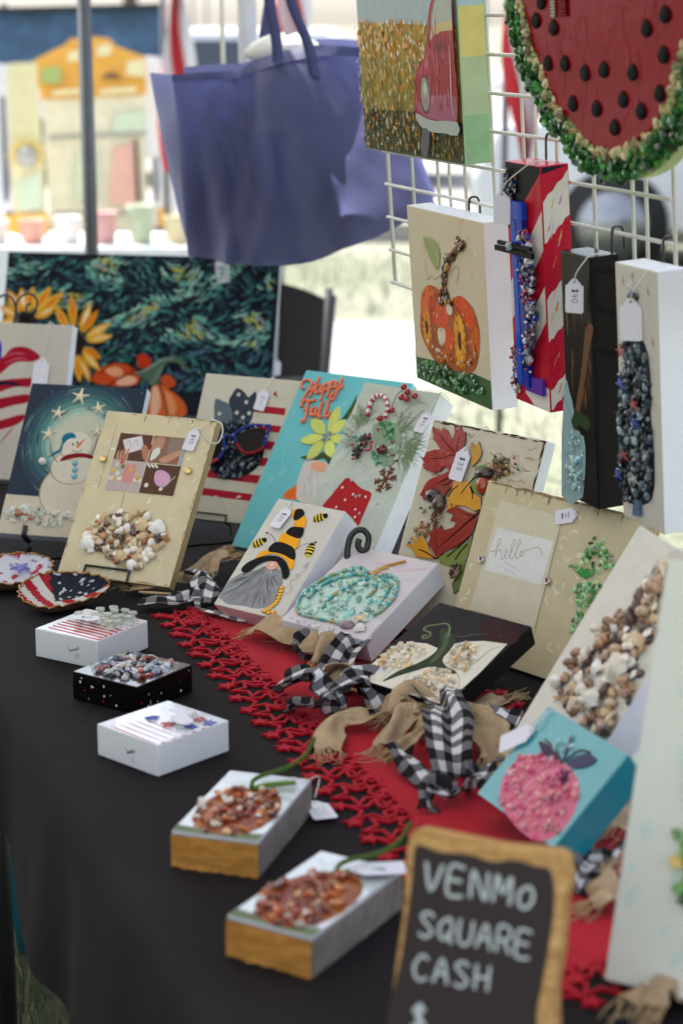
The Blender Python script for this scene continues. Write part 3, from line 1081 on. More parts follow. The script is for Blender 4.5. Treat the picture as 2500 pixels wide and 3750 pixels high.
for pts in ([(6.4,29.1),(-1,46),(0.2,69.7),(8.9,93.7),(26.1,114.5),(43.6,124.8),(59.9,118.6)], [(9.8,49.3),(11.2,74.9),(23.5,94.1),(41.7,109.3),(62.2,113.4)],
            [(44.3,35.1),(41,55),(47.3,78),(57.1,96.4),(69.2,109.7)], [(92,72.4),(90.1,92.8),(78.7,108.6),(69.6,114.4)], [(77.7,116),(88.9,122.5),(106,118.6),(119.5,101.6),(126.9,81.1),(127.4,58.8),(121.2,43.9)],
            [(116,62.8),(112.2,88),(98.7,108.8),(82.4,115.5)], [(4.9,32.5),(15.7,18.7),(35.8,15.5),(61.7,16.1),(87.2,16.6)]):
    P = catmull([(q[0], q[1], 0) for q in pts], 9, closed=False)
    for i in range(0, len(P)-2, 2):
        p.tube([(P[i][0], P[i][1], 2.2), (P[i+1][0]+rnd.uniform(-.6, .6), P[i+1][1]+rnd.uniform(-.6, .6), 2.8), (P[i+2][0], P[i+2][1], 2.2)], rnd.uniform(1.8, 2.7), rnd.choice(TEAL), smooth=0, n=6)
p = c.part('gold_stem', 'resin')
p.tube([(65.1,118.2),(68.4,126.9),(73.8,137.5),(84.3,147.3),(95.2,155.5)], 2.2, H('b98a4a'))
p.tube([(62.3,119.3),(69.4,119.4),(70.8,129.6),(79.3,138)], 2.4, H('c79a5c'))
chips(c.root, PUM, 120, (4.2, 7.0), [H('bcd9cf'), H('a8cfc6'), H('d9e8e2'), H('8fc3bd'), H('e4ece6'), H('b7d6c0')], 21, mind=.75, z=.0004)
chips(c.root, [(-1.2,7.8),(23.9,8.1),(63.9,9.3),(89.3,6.2),(84.5,-2.6),(30.9,-1)], 26, (2.0, 3.6), [H('e9e4e6'), H('d4cfd8'), H('efe9e4')], 22)
x, y = [(109.4,32.8)][0]; piece('starfish', LIB['starfish'], None, c.root, (x*.001, y*.001, .003), (0, 0, .5), .022, H('e3c192'))
x, y = [(119.9,16.6)][0]; piece('scallop_shell', LIB['scallop'], None, c.root, (x*.001, y*.001, .001), (0, 0, 2.6), .017, H('e0d9cd'))
x, y = [(98.5,17.6)][0]; piece('clam_shell', LIB['clam'], None, c.root, (x*.001, y*.001, .001), (0, 0, .1), .023, H('8b6f7c'))
c.done()
# signature on the lower side
class _SC:
    def __init__(s, z): s.zz = z; s.lay = 0
    def z(s): return s.zz
def side_script(c, o, L, Ht, seed, w=0.45, name='signature', face='bottom', col=(0.05, 0.045, 0.045), year=None):
    b = MB(); pen = Pen(_SC(0.00035), b)
    pen.scribble(o, L, Ht, 0.12, w, col, seed)
    if year: pen.text(year, (o[0]+L*.45, o[1]-Ht*.85), Ht*.5, 0.0, w, col)
    ob = b.build(name, M['paint'], c.root)
    if face == 'bottom':
        ob.rotation_euler = (RAD(90), 0, 0); ob.location = (0, -0.0002, -c.d*.001)
    return ob
side_script(seap, (78, 16), 16, 12, 4)

# ---- black pumpkin
c = blkp = Canvas('cream_pumpkin_painting', 'black canvas with cream pumpkins under a dark green stem', 'painting', (0.0131, 2.2451, 0.7762, -0.7662, 1.2015, 0.1446, 0.1666), 0.026, H('1b181a'), H('0d0b0c'), mat='paint')
p = c.part('painted_sky', 'resin')
p.poly([(1.5, c.h*.40), (c.w-1.5, c.h*.40), (c.w-1.5, c.h-1.5), (1.5, c.h-1.5)], H('211c1f'))
p.poly([(82.8,143.1),(90.2,161.3),(130.7,157.5),(146.6,129.8),(118.1,118.8)], H('331419'), 4)
for i in range(24):
    x = rnd.uniform(20, c.w-8); y = rnd.uniform(c.h*.6, c.h-6)
    p.stroke([(x, y), (x+rnd.uniform(-8, 8), y+rnd.uniform(-6, 6))], rnd.uniform(2, 6), pmix(H('211c1f'), H('4a3f44'), rnd.uniform(.1, .5)), taper=1)
p = c.part('painted_pumpkin', 'resin_top')
CR = H('cfc5b3')
p.poly([(1.2, 1.2)]+[(1.1,7.8),(5.8,41.3),(6.7,70),(22.4,84.9),(43.3,89.9),(65.1,87),(73.8,99.8),(86.5,111.1),(108.6,120.7),(139,126.1)]+[(c.w-1.2, c.h*.42), (c.w-1.2, 1.2)], CR)
for pts in ([(36.9,5.5),(36.5,38.5),(29.7,69.5),(25.5,84.5)], [(69.7,6.1),(62.4,34),(65.5,50),(86.1,58.1),(113.2,57.9),(133.7,40.9),(139.7,22)], [(89.5,70.5),(84,90.6),(87.5,110)], [(110.8,64.2),(124.6,77),(127.1,107.4),(139.6,125.2)], [(50,58.7),(42.3,74.4),(26.4,83.4)]):
    p.stroke(pts, 2.2, H('8b9470'), taper=.8)
p = c.part('painted_stem')
p.poly([(40.1,119.2),(50.7,123.2),(65.4,113.6),(74.4,107.6),(79.9,89),(83.1,71.7),(96.3,62.2),(114.2,58.3),(114.5,53),(90.4,56.2),(77,52.7),(68.6,43.1),(53.5,25),(41,7.2),(45.6,31),(57.9,52.5),(64,71.6),(61.7,89.5)], H('333c2a'), 3)
p.poly([(50.1,115.4),(56.6,115.9),(68.5,99.6),(76.7,72.9),(72.4,58.2),(67.7,80.5),(62.2,97.2)], H('4d5740'), 3)
p.stroke([(59.1,111.2),(49.3,126.6),(39.1,132.3),(28,125.4),(19.2,119),(20.2,111.6),(33.2,108.9),(36,100.4),(30.9,96.5),(27.6,102.1),(32.6,102.9)], 2.6, H('6d7a56'))
p.stroke([(61.4,115.1),(75.9,117.6),(85.6,125.9),(103.6,133.9)], 2.0, H('4d5844'), taper=.8)
GOLD = [H('e2d6bb'), H('d9bf8e'), H('efe8da'), H('cfb07a'), H('f0ebe2'), H('d6c6a6')]
chips(c.root, [(8,16.1),(7.6,45.8),(9.7,73.1),(24.3,82.6),(42.7,84),(55.4,72),(47.9,57.9),(59.3,47.5),(43,37.4),(26.9,23.6)], 60, (4, 7), GOLD, 31, mind=.7)
chips(c.root, [(75.5,28.3),(73.4,43.9),(88.4,55.4),(110.3,54.9),(126.5,41.6),(133.6,23),(115.4,19.2),(88.6,19.1)], 46, (4, 7), GOLD, 32, mind=.7)
chips(c.root, [(89.5,70.5),(82,89.8),(89.3,107.7),(106,110.4),(126.2,84.9),(129.5,60.8),(110.8,64.2)], 50, (4, 7), GOLD, 33, mind=.7)
c.done()

# ---- teal canvas with the pink glass pumpkin
c = teal = Canvas('pink_pumpkin_painting', 'teal canvas with a pink glass pumpkin under purple leaves', 'painting', (0.1371, 1.8862, 0.7752, -1.1440, 0.7771, 0.1513, 0.1146), 0.036, H('3f9aa4'), H('1a7f8e'), mat='resin_top')
p = c.part('painted_pumpkin', 'resin')
PK = [(26.5,16.6),(16.1,35.5),(19.5,54.6),(36.7,66.3),(63.6,73.3),(95,72.5),(121.8,64.4),(138.7,46.8),(145.2,27.7),(142.1,9.7),(127.5,-2.7),(104.4,-5.2),(74,-2.3),(48.5,3.3)]
p.poly(PK, H('cf6f86'), 5)
for i in range(7):
    x0 = -26+i*8.5
    cx_ = sum(q[0] for q in PK)/len(PK); cy_ = sum(q[1] for q in PK)/len(PK)
    p.stroke([(cx_+x0*.4, cy_+30), (cx_+x0, cy_), (cx_+x0*.5, cy_-32)], 1.6, H('e9a2ae'), taper=.7)
chips(c.root, PK, 110, (3.5, 6.5), [H('e58aa2'), H('d85f8a'), H('f0b4bd'), H('e7a39a'), H('c94f86'), H('f3ccd0')], 41, mind=.7, z=.0003)
p = c.part('wire_stem', 'gloss')
for pts in ([(79.1,71.3),(73.9,86.3),(64.2,99.6)], [(76.8,73.2),(54.2,80.9),(32.9,83.7)], [(81.1,75.1),(88.1,92.3),(104.4,96.4)]): p.tube(pts, 1.2, H('5a4a4a'))
p = c.part('painted_leaf', 'gloss')
p.slab([(27.9,78.7),(50.1,80.7),(72.2,77),(59,69.9),(44.3,71)], H('3a2746'), 1.6, smooth=3)
p.slab([(86.2,74.4),(89.3,84.3),(102.7,94.2),(119.4,94.2),(115,83.9),(100.6,74.9)], H('41405c'), 1.6, smooth=3)
p.slab([(83.7,67.6),(95.9,70),(103.5,62),(102.1,54.3)], H('5a2a4c'), 1.6, smooth=3)
chips(c.root, [(45.1,82.9),(65.7,100.2),(85.3,91.1),(79.7,74.4)], 14, (3, 5), [H('bcd4d6'), H('9fc7c9')], 42)
c.done()
price_tag(c, 'price tag lying on the teal pink-pumpkin canvas', [(9.2,82.7)][0], -0.75, 40, None, top=[(11.3,110.3)][0], lift=3)

# ---- wooden photo boards
def filigree(c, n, seed, col, avoid=None):
    p = c.part('filigree')
    r = random.Random(seed)
    for i in range(n):
        x = r.uniform(8, c.w-8); y = r.uniform(8, c.h-8)
        if avoid and inside((x, y), avoid): continue
        a = r.uniform(0, 6.28); L = r.uniform(7, 16)
        pts = [(x+L*k/5*math.cos(a+k*r.uniform(.2, .5)), y+L*k/5*math.sin(a+k*.35)) for k in range(6)]
        pts = [q for q in pts if 2 < q[0] < c.w-2 and 2 < q[1] < c.h-2]
        if len(pts) > 2: p.stroke(pts, r.uniform(1.8, 4.2), pmix(c.front, col, r.uniform(.5, 1.0)), taper=1)
def worn(c, seed, n=60, edges='trbl'):
    p = c.part('worn_edge')
    r = random.Random(seed)
    for i in range(n):
        e = r.choice(edges); l = r.uniform(2.5, 13); q = r.uniform(.2, 3.0)
        if e in 'tb':
            x = r.uniform(4, c.w-4); y = c.h-q if e == 't' else q
            p.stroke([(x, y), (x+r.uniform(-1, 1), y-(l if e == 't' else -l))] if r.random() < .2 else [(x, y), (min(c.w-1, x+l*2), y+r.uniform(-.2, .2))], r.uniform(.9, 2.6), pmix(c.front, H('7a5a38'), r.uniform(.5, .95)), taper=1)
        else:
            y = r.uniform(4, c.h-4); x = c.w-q if e == 'r' else q
            p.stroke([(x, y), (x+r.uniform(-.5, .5), min(c.h-1, y+l))], r.uniform(.5, 1.3), pmix(c.front, H('7a5a38'), r.uniform(.4, .9)), taper=1)
def plywood_edges(c):
    p = c.part('plywood_edge')
    for k in range(4):
        z0 = -c.d*(0.15+0.22*k)*.001
        cl = H('8d7048') if k % 2 == 0 else H('c7ab7c')
        x = c.w*.001+0.00012
        p.b.add([(x, .002, z0), (x, .002, z0-c.d*.00011), (x, c.h*.001-.002, z0-c.d*.00011), (x, c.h*.001-.002, z0)], [(0, 1, 2, 3)], cl)
        y = -0.00012
        p.b.add([(.002, y, z0), (.002, y, z0-c.d*.00011), (c.w*.001-.002, y, z0-c.d*.00011), (c.w*.001-.002, y, z0)], [(3, 2, 1, 0)], cl)
def screw(c, q, col, r=5.2, slot=True):
    b = MB()
    n = 20
    prof = [(r, 0), (r, 2.2), (r*.9, 3.2), (r*.72, 3.4), (r*.66, 2.7), (r*.35, 2.9), (0.01, 3.0)]
    v = [(pr*math.cos(2*math.pi*k/n)*.001, pr*math.sin(2*math.pi*k/n)*.001, z*.001) for pr, z in prof for k in range(n)]
    b.add(v, [(i*n+k, i*n+(k+1) % n, (i+1)*n+(k+1) % n, (i+1)*n+k) for i in range(len(prof)-1) for k in range(n)], smooth=True)
    o = b.build('screw_cap', M['metalbit'], c.root)
    o.location = (q[0]*.001, q[1]*.001, .0016); o.color = (*col, 1)
    if slot:
        b = MB()
        for a in (0.3, 0.3+math.pi/2):
            ca, sa = math.cos(a)*r*.38*.001, math.sin(a)*r*.38*.001
            b.tube([(-ca, -sa, .0030), (ca, sa, .0030)], .0005, n=5)
        s_ = b.build('screw_slot', M['blackwire'], o)

SHELLC = [H('d9c6a6'), H('b98d5c'), H('efe6d8'), H('6b4630'), H('8f6a49'), H('e8dccb'), H('4b3a34'), H('c7a877'), H('a5643a'), H('f2ece2'), H('d8b48c'), H('9b8b6c')]
def shells(c, poly, n, size, seed, cols=SHELLC, mind=.62, z=0.0):
    r = random.Random(seed)
    for x, y in scatter(poly, n, size[0]*mind, r):
        kind = r.choice(['clam', 'clam', 'clam', 'snail', 'snail', 'scallop', 'scallop', 'starfish'])
        k = r.uniform(*size)*.001
        cl = r.choice(cols)
        if kind in ('scallop',): cl = r.choice([H('efe6d8'), H('d9c6a6'), H('f2ece2'), H('cfae82')])
        if kind == 'starfish': cl = H('b98d5c'); 
        piece({'clam': 'clam_shell', 'snail': 'spiral_shell', 'scallop': 'scallop_shell', 'starfish': 'starfish'}[kind], LIB[kind], None, c.root, (x*.001, y*.001, z+r.uniform(0, .0035)),
              (r.uniform(-.5, .5), r.uniform(-.5, .5), r.uniform(0, 6.28)), (k, k*r.uniform(.85, 1.15), k*r.uniform(.9, 1.3)), cl)

c = shb = Canvas('shell_photo_board', 'cream wooden photo board with a heap of glossy seashells', 'photo board', (-0.4083, 2.7545, 0.7614, -0.4211, 0.6269, 0.1833, 0.2598), 0.016, H('cbbc97'), H('b39a6c'), mat='wood', bev=.0008, bodyname='board')
c.front = H('cbbc97')
PHO = [(33.9,226.2),(146.1,227.2),(148.1,136.3),(35.7,135.2)]
filigree(c, 60, 6, H('e4dec9'), PHO); worn(c, 7, 70); plywood_edges(c)
p = c.part('scored_line')
p.stroke([(23.6,239.1),(24.1,134.9)], .5, H('8d835f')); p.stroke([(69.3,133.8),(70.7,107)], .7, H('8f8058'))
p = c.part('photograph')
def quad(pen, q4, u0, u1, v0, v1, col):
    """sub-rectangle of a four-cornered area: u to the right, v downwards"""
    tl, tr, br, bl = [Vector(q) for q in q4]
    f = lambda u, v: (tl*(1-u)+tr*u)*(1-v)+(bl*(1-u)+br*u)*v
    pen.poly([tuple(f(u0, v0)), tuple(f(u1, v0)), tuple(f(u1, v1)), tuple(f(u0, v1))], col)
def upt(q4, u, v):
    tl, tr, br, bl = [Vector(q) for q in q4]
    return tuple((tl*(1-u)+tr*u)*(1-v)+(bl*(1-u)+br*u)*v)
quad(p, PHO, 0, 1, 0, 1, H('c9bdb0'))
quad(p, PHO, 0, .485, 0, .47, H('5f4236')); quad(p, PHO, .5, 1, 0, .47, H('8a6653')); quad(p, PHO, 0, .485, .485, 1, H('b9aaa6')); quad(p, PHO, .5, 1, .485, 1, H('5b4133'))
P4 = lambda *uv: [upt(PHO, uv[i], uv[i+1]) for i in range(0, len(uv), 2)]
p.poly(P4(.06, .12, .32, .02, .40, .24, .16, .36), H('d6cdd0'))
p.stroke(P4(.12, .22, .16, .12, .2, .22, .26, .1, .3, .2), .6, H('6a6066'))
for k in range(4): p.poly(P4(.03+.045*k, .46, .03+.045*k, .34-.02*k, .055+.045*k, .30-.02*k, .07+.045*k, .46), H('c08a72'))
p.ell(upt(PHO, .45, .20), 8, 5, H('7a3a2c')); p.poly(P4(.36, .22, .42, .18, .48, .3, .485, .46, .42, .4), H('b57a62'), 3)
p.poly(P4(.52, .05, .66, .03, .66, .2, .56, .3, .51, .24), H('b78a74'), 3); p.poly(P4(.54, .26, .62, .2, .64, .32, .54, .44), H('d9d6cc'), 3)
quad(p, PHO, .74, .99, .02, .3, H('8f7a6c')); p.poly(P4(.66, .4, .78, .3, .92, .22, .95, .28, .84, .4, .74, .46), H('c28e74'), 3); quad(p, PHO, .94, 1, .0, .47, H('a3a0a4'))
quad(p, PHO, .0, .485, .76, .82, H('d8d2ca')); quad(p, PHO, .2, .37, .53, .85, H('cf8d84'))
for u, v, cl in ((.08, .55, 'd8c3b4'), (.14, .5, 'c94f46'), (.05, .66, 'd7b64e'), (.12, .7, 'e0dccb'), (.17, .58, '6b7a4c'), (.43, .76, 'c79a3c'), (.41, .7, 'c9b48c'), (.3, .62, 'd9a24f'), (.1, .8, 'd2a23f')): p.ell(upt(PHO, u, v), 3.2, 3.6, H(cl))
for k in range(5): p.stroke(P4(.02+.1*k, .5, .03+.1*k, .95), .5, H('a89a94'))
p.poly(P4(.66, .62, .74, .58, .86, .64, .9, .74, .86, .84, .76, .86, .68, .78), H('cf9fc0'), 3); p.stroke(P4(.7, .72, .76, .66, .8, .74, .84, .7), .8, H('d8b45a'))
for k in range(9): p.ell(upt(PHO, .52+.018*k, .5+.02*(k % 3)), 1.8, 1.5, H('d6d4c8'))
for k in range(8): p.ell(upt(PHO, .95-.022*k, .68+.035*k), 1.9, 1.0, H('aeb59c'), .4)
p.ell(upt(PHO, .58, .86), 3.4, 3.6, H('d9d3c8')); p.ell(upt(PHO, .8, .9), 3, 3, H('dcd8cc'))
p = c.part('acrylic_cover', 'gloss')
for q in [(18.8,181.9),(161.2,176.9)]: screw(c, q, (0.72, 0.52, 0.22), 5.6, False)
shells(c, [(23.2,65.4),(36.7,80.3),(45.6,96.6),(68,102.9),(91.9,103.6),(115.2,106.1),(132.6,94.7),(148.3,88.9),(157.7,71.1),(158.9,54.3),(146.4,43.6),(134,32.7),(129.7,21),(111.2,17),(92.4,26),(66.9,30.5),(58.2,38.9),(35.5,40.1)], 110, (10, 16), 8, mind=.42)
for q, a, k, cl in (([(141.5,85.3)][0], .1, .024, 'efeae2'), ([(37.7,48.9)][0], 2.4, .026, 'eee8df'), ([(115.4,86.1)][0], .6, .022, 'd8bb88'), ([(96.6,34.9)][0], 2.8, .021, 'cdb283')):
    piece('scallop_shell', LIB['scallop'], None, c.root, (q[0]*.001, q[1]*.001, .0045), (.1, .1, a), k, H(cl))
c.done()
tg = price_tag(c, 'price tag with a looped white cord on the shell photo board', [(155.2,240.3)][0], -.13, 33, '$40.', top=(c.w-9, c.h), lift=3, wig=3)
b = MB()
cord = [c.world((*q, 4)) for q in [(155.2,240.3),(163.6,242),(178,226.8),(195,222.6),(199,239.5),(191.7,254.3),(174.6,258.7)]]
inv = tg.matrix_world.inverted()
b.tube(catmull([inv @ q for q in cord], 7, closed=False), .0011, n=6)
b.build('cord_loop', M['string'], tg)
easel('twisted black wire easel holding the shell photo board', c, 44, 116, lip=16, r=1.7, twist=True, loop=True, legback=40)

c = hel = Canvas('hello_photo_board', 'cream wooden photo board holding a hello card and green glass flower', 'photo board', (0.1334, 2.4655, 0.7455, -0.8548, 0.3499, 0.2796, 0.2223), 0.016, H('c6b792'), H('b59a68'), mat='wood', bev=.0008, bodyname='board')
c.front = H('c6b792')
PL = [(29.6,200.3),(138,199.1),(141.9,56.3),(27.4,54.6)]
CARD = [(36.7,165.1),(134.8,166.7),(133.5,110.1),(33.2,108.8)]
filigree(c, 70, 12, H('e0d8c2'), PL); worn(c, 13, 130, 'trt'); plywood_edges(c)
p = c.part('acrylic_cover', 'gloss')
p.poly(PL, H('d2c9b0'))
p = c.part('card')
p.poly(CARD, H('dedbd6'))
p = c.part('card_print')
GRY = H('aaa8a4')
p.stroke([(35.5,133.6),(43.7,135.9),(49.4,147.9),(48.4,152.3),(45.4,151.3),(45.6,143),(46.5,128.2),(47.4,135),(51.5,139),(55.4,134.6),(57.9,127.7),(60.8,129.5),(64.3,136),(64.5,140.2),(60.6,140.2),(60.4,134.6),(64.9,129.9),(68.6,131.9),(72.1,142.2),(73.6,151.7),(71.9,156.6),(69.5,154),(69.7,142.7),(72.2,132.7),(75.7,132.2),(78.7,141.4),(81.9,153.2),(80.4,157.4),(78,154.9),(78.5,144.5),(80.9,135.3),(84.1,134.3),(87.9,138.2),(89.5,144.5),(86.6,143.5),(86.5,138.9),(90.3,137.7),(92.6,141.8),(91.5,144.9),(99.4,148.8),(111.1,154.2),(118.4,152.6),(121.1,147.1)], 1.25, GRY, smooth=4)
p.scribble([(64.1,124.4)][0], 34, 4.2, -.17, .55, H('b9b6b1'), 5, 12)
p.scribble([(55.4,119.1)][0], 62, 2.4, -.17, .4, H('bdbab5'), 6, 22)
screw(c, [(26.1,120.2)][0], (.55, .54, .53)); screw(c, [(143.4,116.7)][0], (.62, .5, .47))
GRN = [H('5f9a52'), H('86b877'), H('a9cf9b'), H('4e8a44'), H('c9dfc0'), H('6fa86b')]
chips(c.root, [(195.6,183.3),(210.6,184.3),(229.8,172.4),(237.2,158.2),(224,145.5),(209.3,136.5),(191.3,136.6),(187.2,155.7)], 52, (4, 7), GRN, 51, mind=.6)
chips(c.root, [(185,117.3),(203.4,131.2),(228.4,132.7),(220.6,111.2),(210.4,89.2),(204.9,68.1),(198.9,66.7),(199.4,98.6)], 52, (4, 7), GRN, 52, mind=.6)
chips(c.root, [(162.4,144.5),(172.9,144.7),(188.7,144),(185.1,139.3)], 8, (3, 5), GRN, 53)
p = c.part('glass_stem', 'gloss'); p.tube([(199.8,130.5),(203,99.4),(203,64.6)], 1.6, H('c7d2b4'))
p.slab([(185.8,137.4),(198.9,144.2),(208,140.2),(200.4,132.6)], H('3f8f4c'), 2.5, smooth=3)
c.done()
price_tag(c, 'price tag laid sideways across the hello photo board', [(159.3,205.8)][0], -1.25, 32, '$45', top=[(163.9,226.1)][0], lift=2.5, tang=math.pi/2)

# ---- happy fall gnome
c = fal = Canvas('happy_fall_gnome_painting', 'turquoise canvas with orange Happy Fall lettering and a lime flower gnome', 'painting', (-0.1689, 2.9486, 0.7500, -0.6099, 0.6788, 0.2010, 0.3144), 0.016, H('67b3b8'), H('8fc9cb'))
p = c.part('painted_sky')
for i in range(46):
    x = rnd.uniform(4, c.w-4); y = rnd.uniform(6, c.h-6)
    p.stroke([(x, y), (max(2, min(c.w-2, x+rnd.uniform(-10, 16))), max(2, min(c.h-2, y+rnd.uniform(-22, 22))))], rnd.uniform(5, 14), pmix(H('67b3b8'), rnd.choice([H('86c6c8'), H('4fa3ab'), H('9fd2cf')]), rnd.uniform(.15, .45)), taper=1)
p = c.part('painted_leaf')
p.poly([(111.4,282.4),(110.5,272),(108.7,259.8),(105.1,247.4),(100.3,229.7),(107.2,222.1),(114.3,246.8),(117.2,260.9)], H('3f4f24'), 3)
p = c.part('painted_leaf')
p.poly([(57.6,162.6),(66.1,168.1),(82.9,167.1),(92.6,177.7),(104.9,174.4),(115.1,167.5),(114.2,157.3),(100.9,167.1),(85.4,161.5),(72.7,161.4)], H('414d28'), 3)
p = c.part('painted_coat')
p.poly([(56.7,92.2),(58.5,104.2),(65.9,112),(73,116.5),(89.7,95.6)], H('d9641f'), 3)
p = c.part('painted_beard')
p.poly([(68.8,157.9),(67.7,144.2),(68.7,125.9),(74.1,109.9),(83.6,93.1),(117.3,90),(121.1,133.7),(114,157.7),(91.9,162.9)], H('c3bcb4'), 3)
for i in range(60):
    q = [(86.5,158.8),(82.9,94.6),(119,90.3),(121.1,133.7)]
    k = rnd.random(); e = [q[1][0]*(1-k)+q[2][0]*k, q[1][1]*(1-k)+q[2][1]*k]; a_ = rnd.uniform(.1, .6); b_ = a_+rnd.uniform(.2, .4)
    g_ = rnd.uniform(.35, .7)
    p.stroke([(q[0][0]+(e[0]-q[0][0])*a_, q[0][1]+(e[1]-q[0][1])*a_), (q[0][0]+(e[0]-q[0][0])*b_, q[0][1]+(e[1]-q[0][1])*b_)], 1.4, (g_, g_*.97, g_*.93), taper=1)
p = c.part('painted_nose')
nq = [(97.3,152.7)][0]
p.ell(nq, 15, 8.6, H('d99a7e'), -.1)

ctr = [(90.9,203.8)][0]
for tip, w_ in zip([(89,257.3),(111.7,236.3),(125.4,200.9),(113.7,170.6),(72.2,160.5),(46.1,190),(49.3,229.8)], (9, 9, 8, 9, 10, 9, 10)):
    v = Vector(tip)-Vector(ctr); n_ = Vector((-v.y, v.x)).normalized()
    pts = [tuple(Vector(ctr)+v*.14)]+[tuple(Vector(ctr)+v*t+n_*w_*k) for t, k in ((.35, .8), (.6, 1), (.82, .75))]+[tip]+[tuple(Vector(ctr)+v*t-n_*w_*k) for t, k in ((.82, .75), (.6, 1), (.35, .8))]
    p = c.part('glass_petal', 'glaze')
    p.slab(pts, rnd.choice([H('bcc23a'), H('c6cc4e'), H('aeb636')]), 2.6, inset=1.0, smooth=3, sidecol=H('dfe6da'))
for i in range(22):
    a = rnd.uniform(0, 6.28); r_ = rnd.uniform(0, 8)
    piece('bead', LIB['bead'], None, c.root, ((ctr[0]+r_*math.cos(a))*.001, (ctr[1]+r_*math.sin(a)*1.2)*.001, .003), (0, 0, 0), rnd.uniform(.0026, .0042), rnd.choice([H('3f4d63'), H('b0896a'), H('8fa7b0'), H('5a4a3c'), H('c9c3b4')]))
p = c.part('lettering', 'glaze')
OR = H('d2591c')
def letters(*strokes, w=2.7, z=1.6):
    for st in strokes: p.tube(st, w, OR, z=z, smooth=6, n=8)
letters([(12.9,279.9),(6,282.6),(3.5,290.2),(8.7,295.2),(18,295.4),(22.8,290.8),(23,282),(20.8,274.8),(19.2,265.8),(18.2,257.9)], [(31.7,304.1),(31,295.2),(30.2,284.6),(29.5,275.8),(29.7,267.2)], [(20.9,276.5),(27.8,281.7),(34.1,284.2)],
        [(39.4,291),(34.7,286.9),(34.6,279.1),(39,275.3),(42.4,280),(42.2,288.7),(44.5,279.4),(48.8,278.2)], [(46.9,293.6),(48.9,280),(51.9,263)], [(47.5,289.3),(50.1,295.8),(55.8,291.2),(55.6,283.4),(50.4,282.7)],
        [(57.6,298.4),(58.9,286.4),(61.1,271)], [(57.8,295),(60.9,300.5),(66.2,296.8),(66,289),(60.6,287.5)], [(66.8,299.5),(68.7,291),(73.8,289.9),(75.2,297),(73.4,307.3)], [(82.5,292.7),(75.1,291),(74.6,279.6),(72.8,267.3),(66.3,271.7),(71.5,282.7),(81.7,292.6)], w=2.4)
letters([(21.7,247.9),(20.3,257.3),(27.1,260.7),(35.7,260.1),(42.4,263.5)], [(29.6,259.3),(33.4,246.8),(37.5,233.5),(36.7,223),(31.7,225.8)], [(28.3,243.5),(36.7,245.5)], [(48.3,250.4),(42.9,248),(44,239.5),(48.4,235.8),(50.9,240.4),(49.9,248.9),(52.9,238.9),(57.1,236.9)],
        [(56.1,261.8),(57.7,249.9),(60.1,236.4),(66.3,234.6)], [(66.6,264.8),(69.1,253),(70.9,239.5),(76.8,237.7),(78.3,247.4)], [(56.2,236.8),(58.2,244.8)], w=2.8)
c.done()

# ---- christmas gnome
c = xma = Canvas('christmas_gnome_painting', 'pale winter canvas with candy cane, pinecones, berries and a red gnome hat', 'painting', (-0.0884, 2.7180, 0.7626, -0.6972, 0.6359, 0.1393, 0.3199), 0.038, H('b9bfb4'), H('dfe0e3'), mat='resin')
p = c.part('painted_frost')
for i in range(70):
    x = rnd.uniform(4, c.w-4); y = rnd.uniform(4, c.h*.75)
    p.stroke([(x, y), (max(2, min(c.w-2, x+rnd.uniform(-3, 5))), max(2, min(c.h-2, y+rnd.uniform(8, 26))))], rnd.uniform(2, 5), pmix(H('b9bfb4'), rnd.choice([H('a3c4c1'), H('cfd3cb'), H('93b9ba')]), rnd.uniform(.15, .5)), taper=1)
p = c.part('painted_hat', 'gloss')
RED = H('a80a18')
p.poly([(40.7,168.6),(36.9,161.9),(32,150.3),(25.9,133.8),(20.7,119.1),(37.7,117.5),(52.2,116.9),(64.3,117.5),(79.7,111.2),(95.6,101.9),(95.8,114),(96.3,130.7),(95.2,152.5),(82.4,155.6),(68.3,159.4),(52,167.4)], RED, 2)
for q in [(40.8,153.3),(64.4,146.2),(54.7,135.7),(87,146.1),(78.7,124.6),(83.7,113.7),(44.9,122.6)]: p.ell(q, 1.7, 2.1, H('d9d2cc'))
p = c.part('pine_needle')
for base, ang, n_, L in (([(25.9,256.6)][0], 2.0, 70, 34), ([(120.5,227.4)][0], -.2, 110, 36), ([(26.9,225.4)][0], 2.9, 36, 26), ([(94,254.1)][0], .9, 40, 30)):
    for i in range(n_):
        o = (base[0]+rnd.gauss(0, 6), base[1]+rnd.gauss(0, 8)); a = ang+rnd.gauss(0, .75)
        e = (o[0]+L*rnd.uniform(.4, 1)*math.cos(a), o[1]+L*rnd.uniform(.5, 1.1)*math.sin(a))
        p.stroke([o, ((o[0]+e[0])/2+rnd.uniform(-1, 1), (o[1]+e[1])/2), e], .7, pmix(H('5f6f45'), H('8ba07e'), rnd.random()), taper=.7)
p.stroke([(104,258.7),(110.2,267.3),(115.1,278.8),(123.9,289.3)], .9, H('4a4038')); p.stroke([(86.2,277.8),(98.6,292),(111.7,300.8),(126.3,298.9)], 1.1, H('9fb294'))
p = c.part('painted_foliage', 'gloss')
p.poly([(48.7,253.7),(62.3,261.9),(78.7,264.3),(94.3,257.3),(108.7,237.8),(110.2,216.6),(109,201.1),(93.6,197.2),(76.3,211.3),(63.2,230.9)], pmix(H('b9bfb4'), H('4f7a4c'), .6), 4)
chips(c.root, [(58.8,258.3),(78.7,264.3),(91.9,247.6),(98.5,230.1),(82.8,233.9),(72.1,241.6)], 30, (3.5, 6), [H('1f7a3c'), H('2f9a54'), H('5fae6f')], 61)
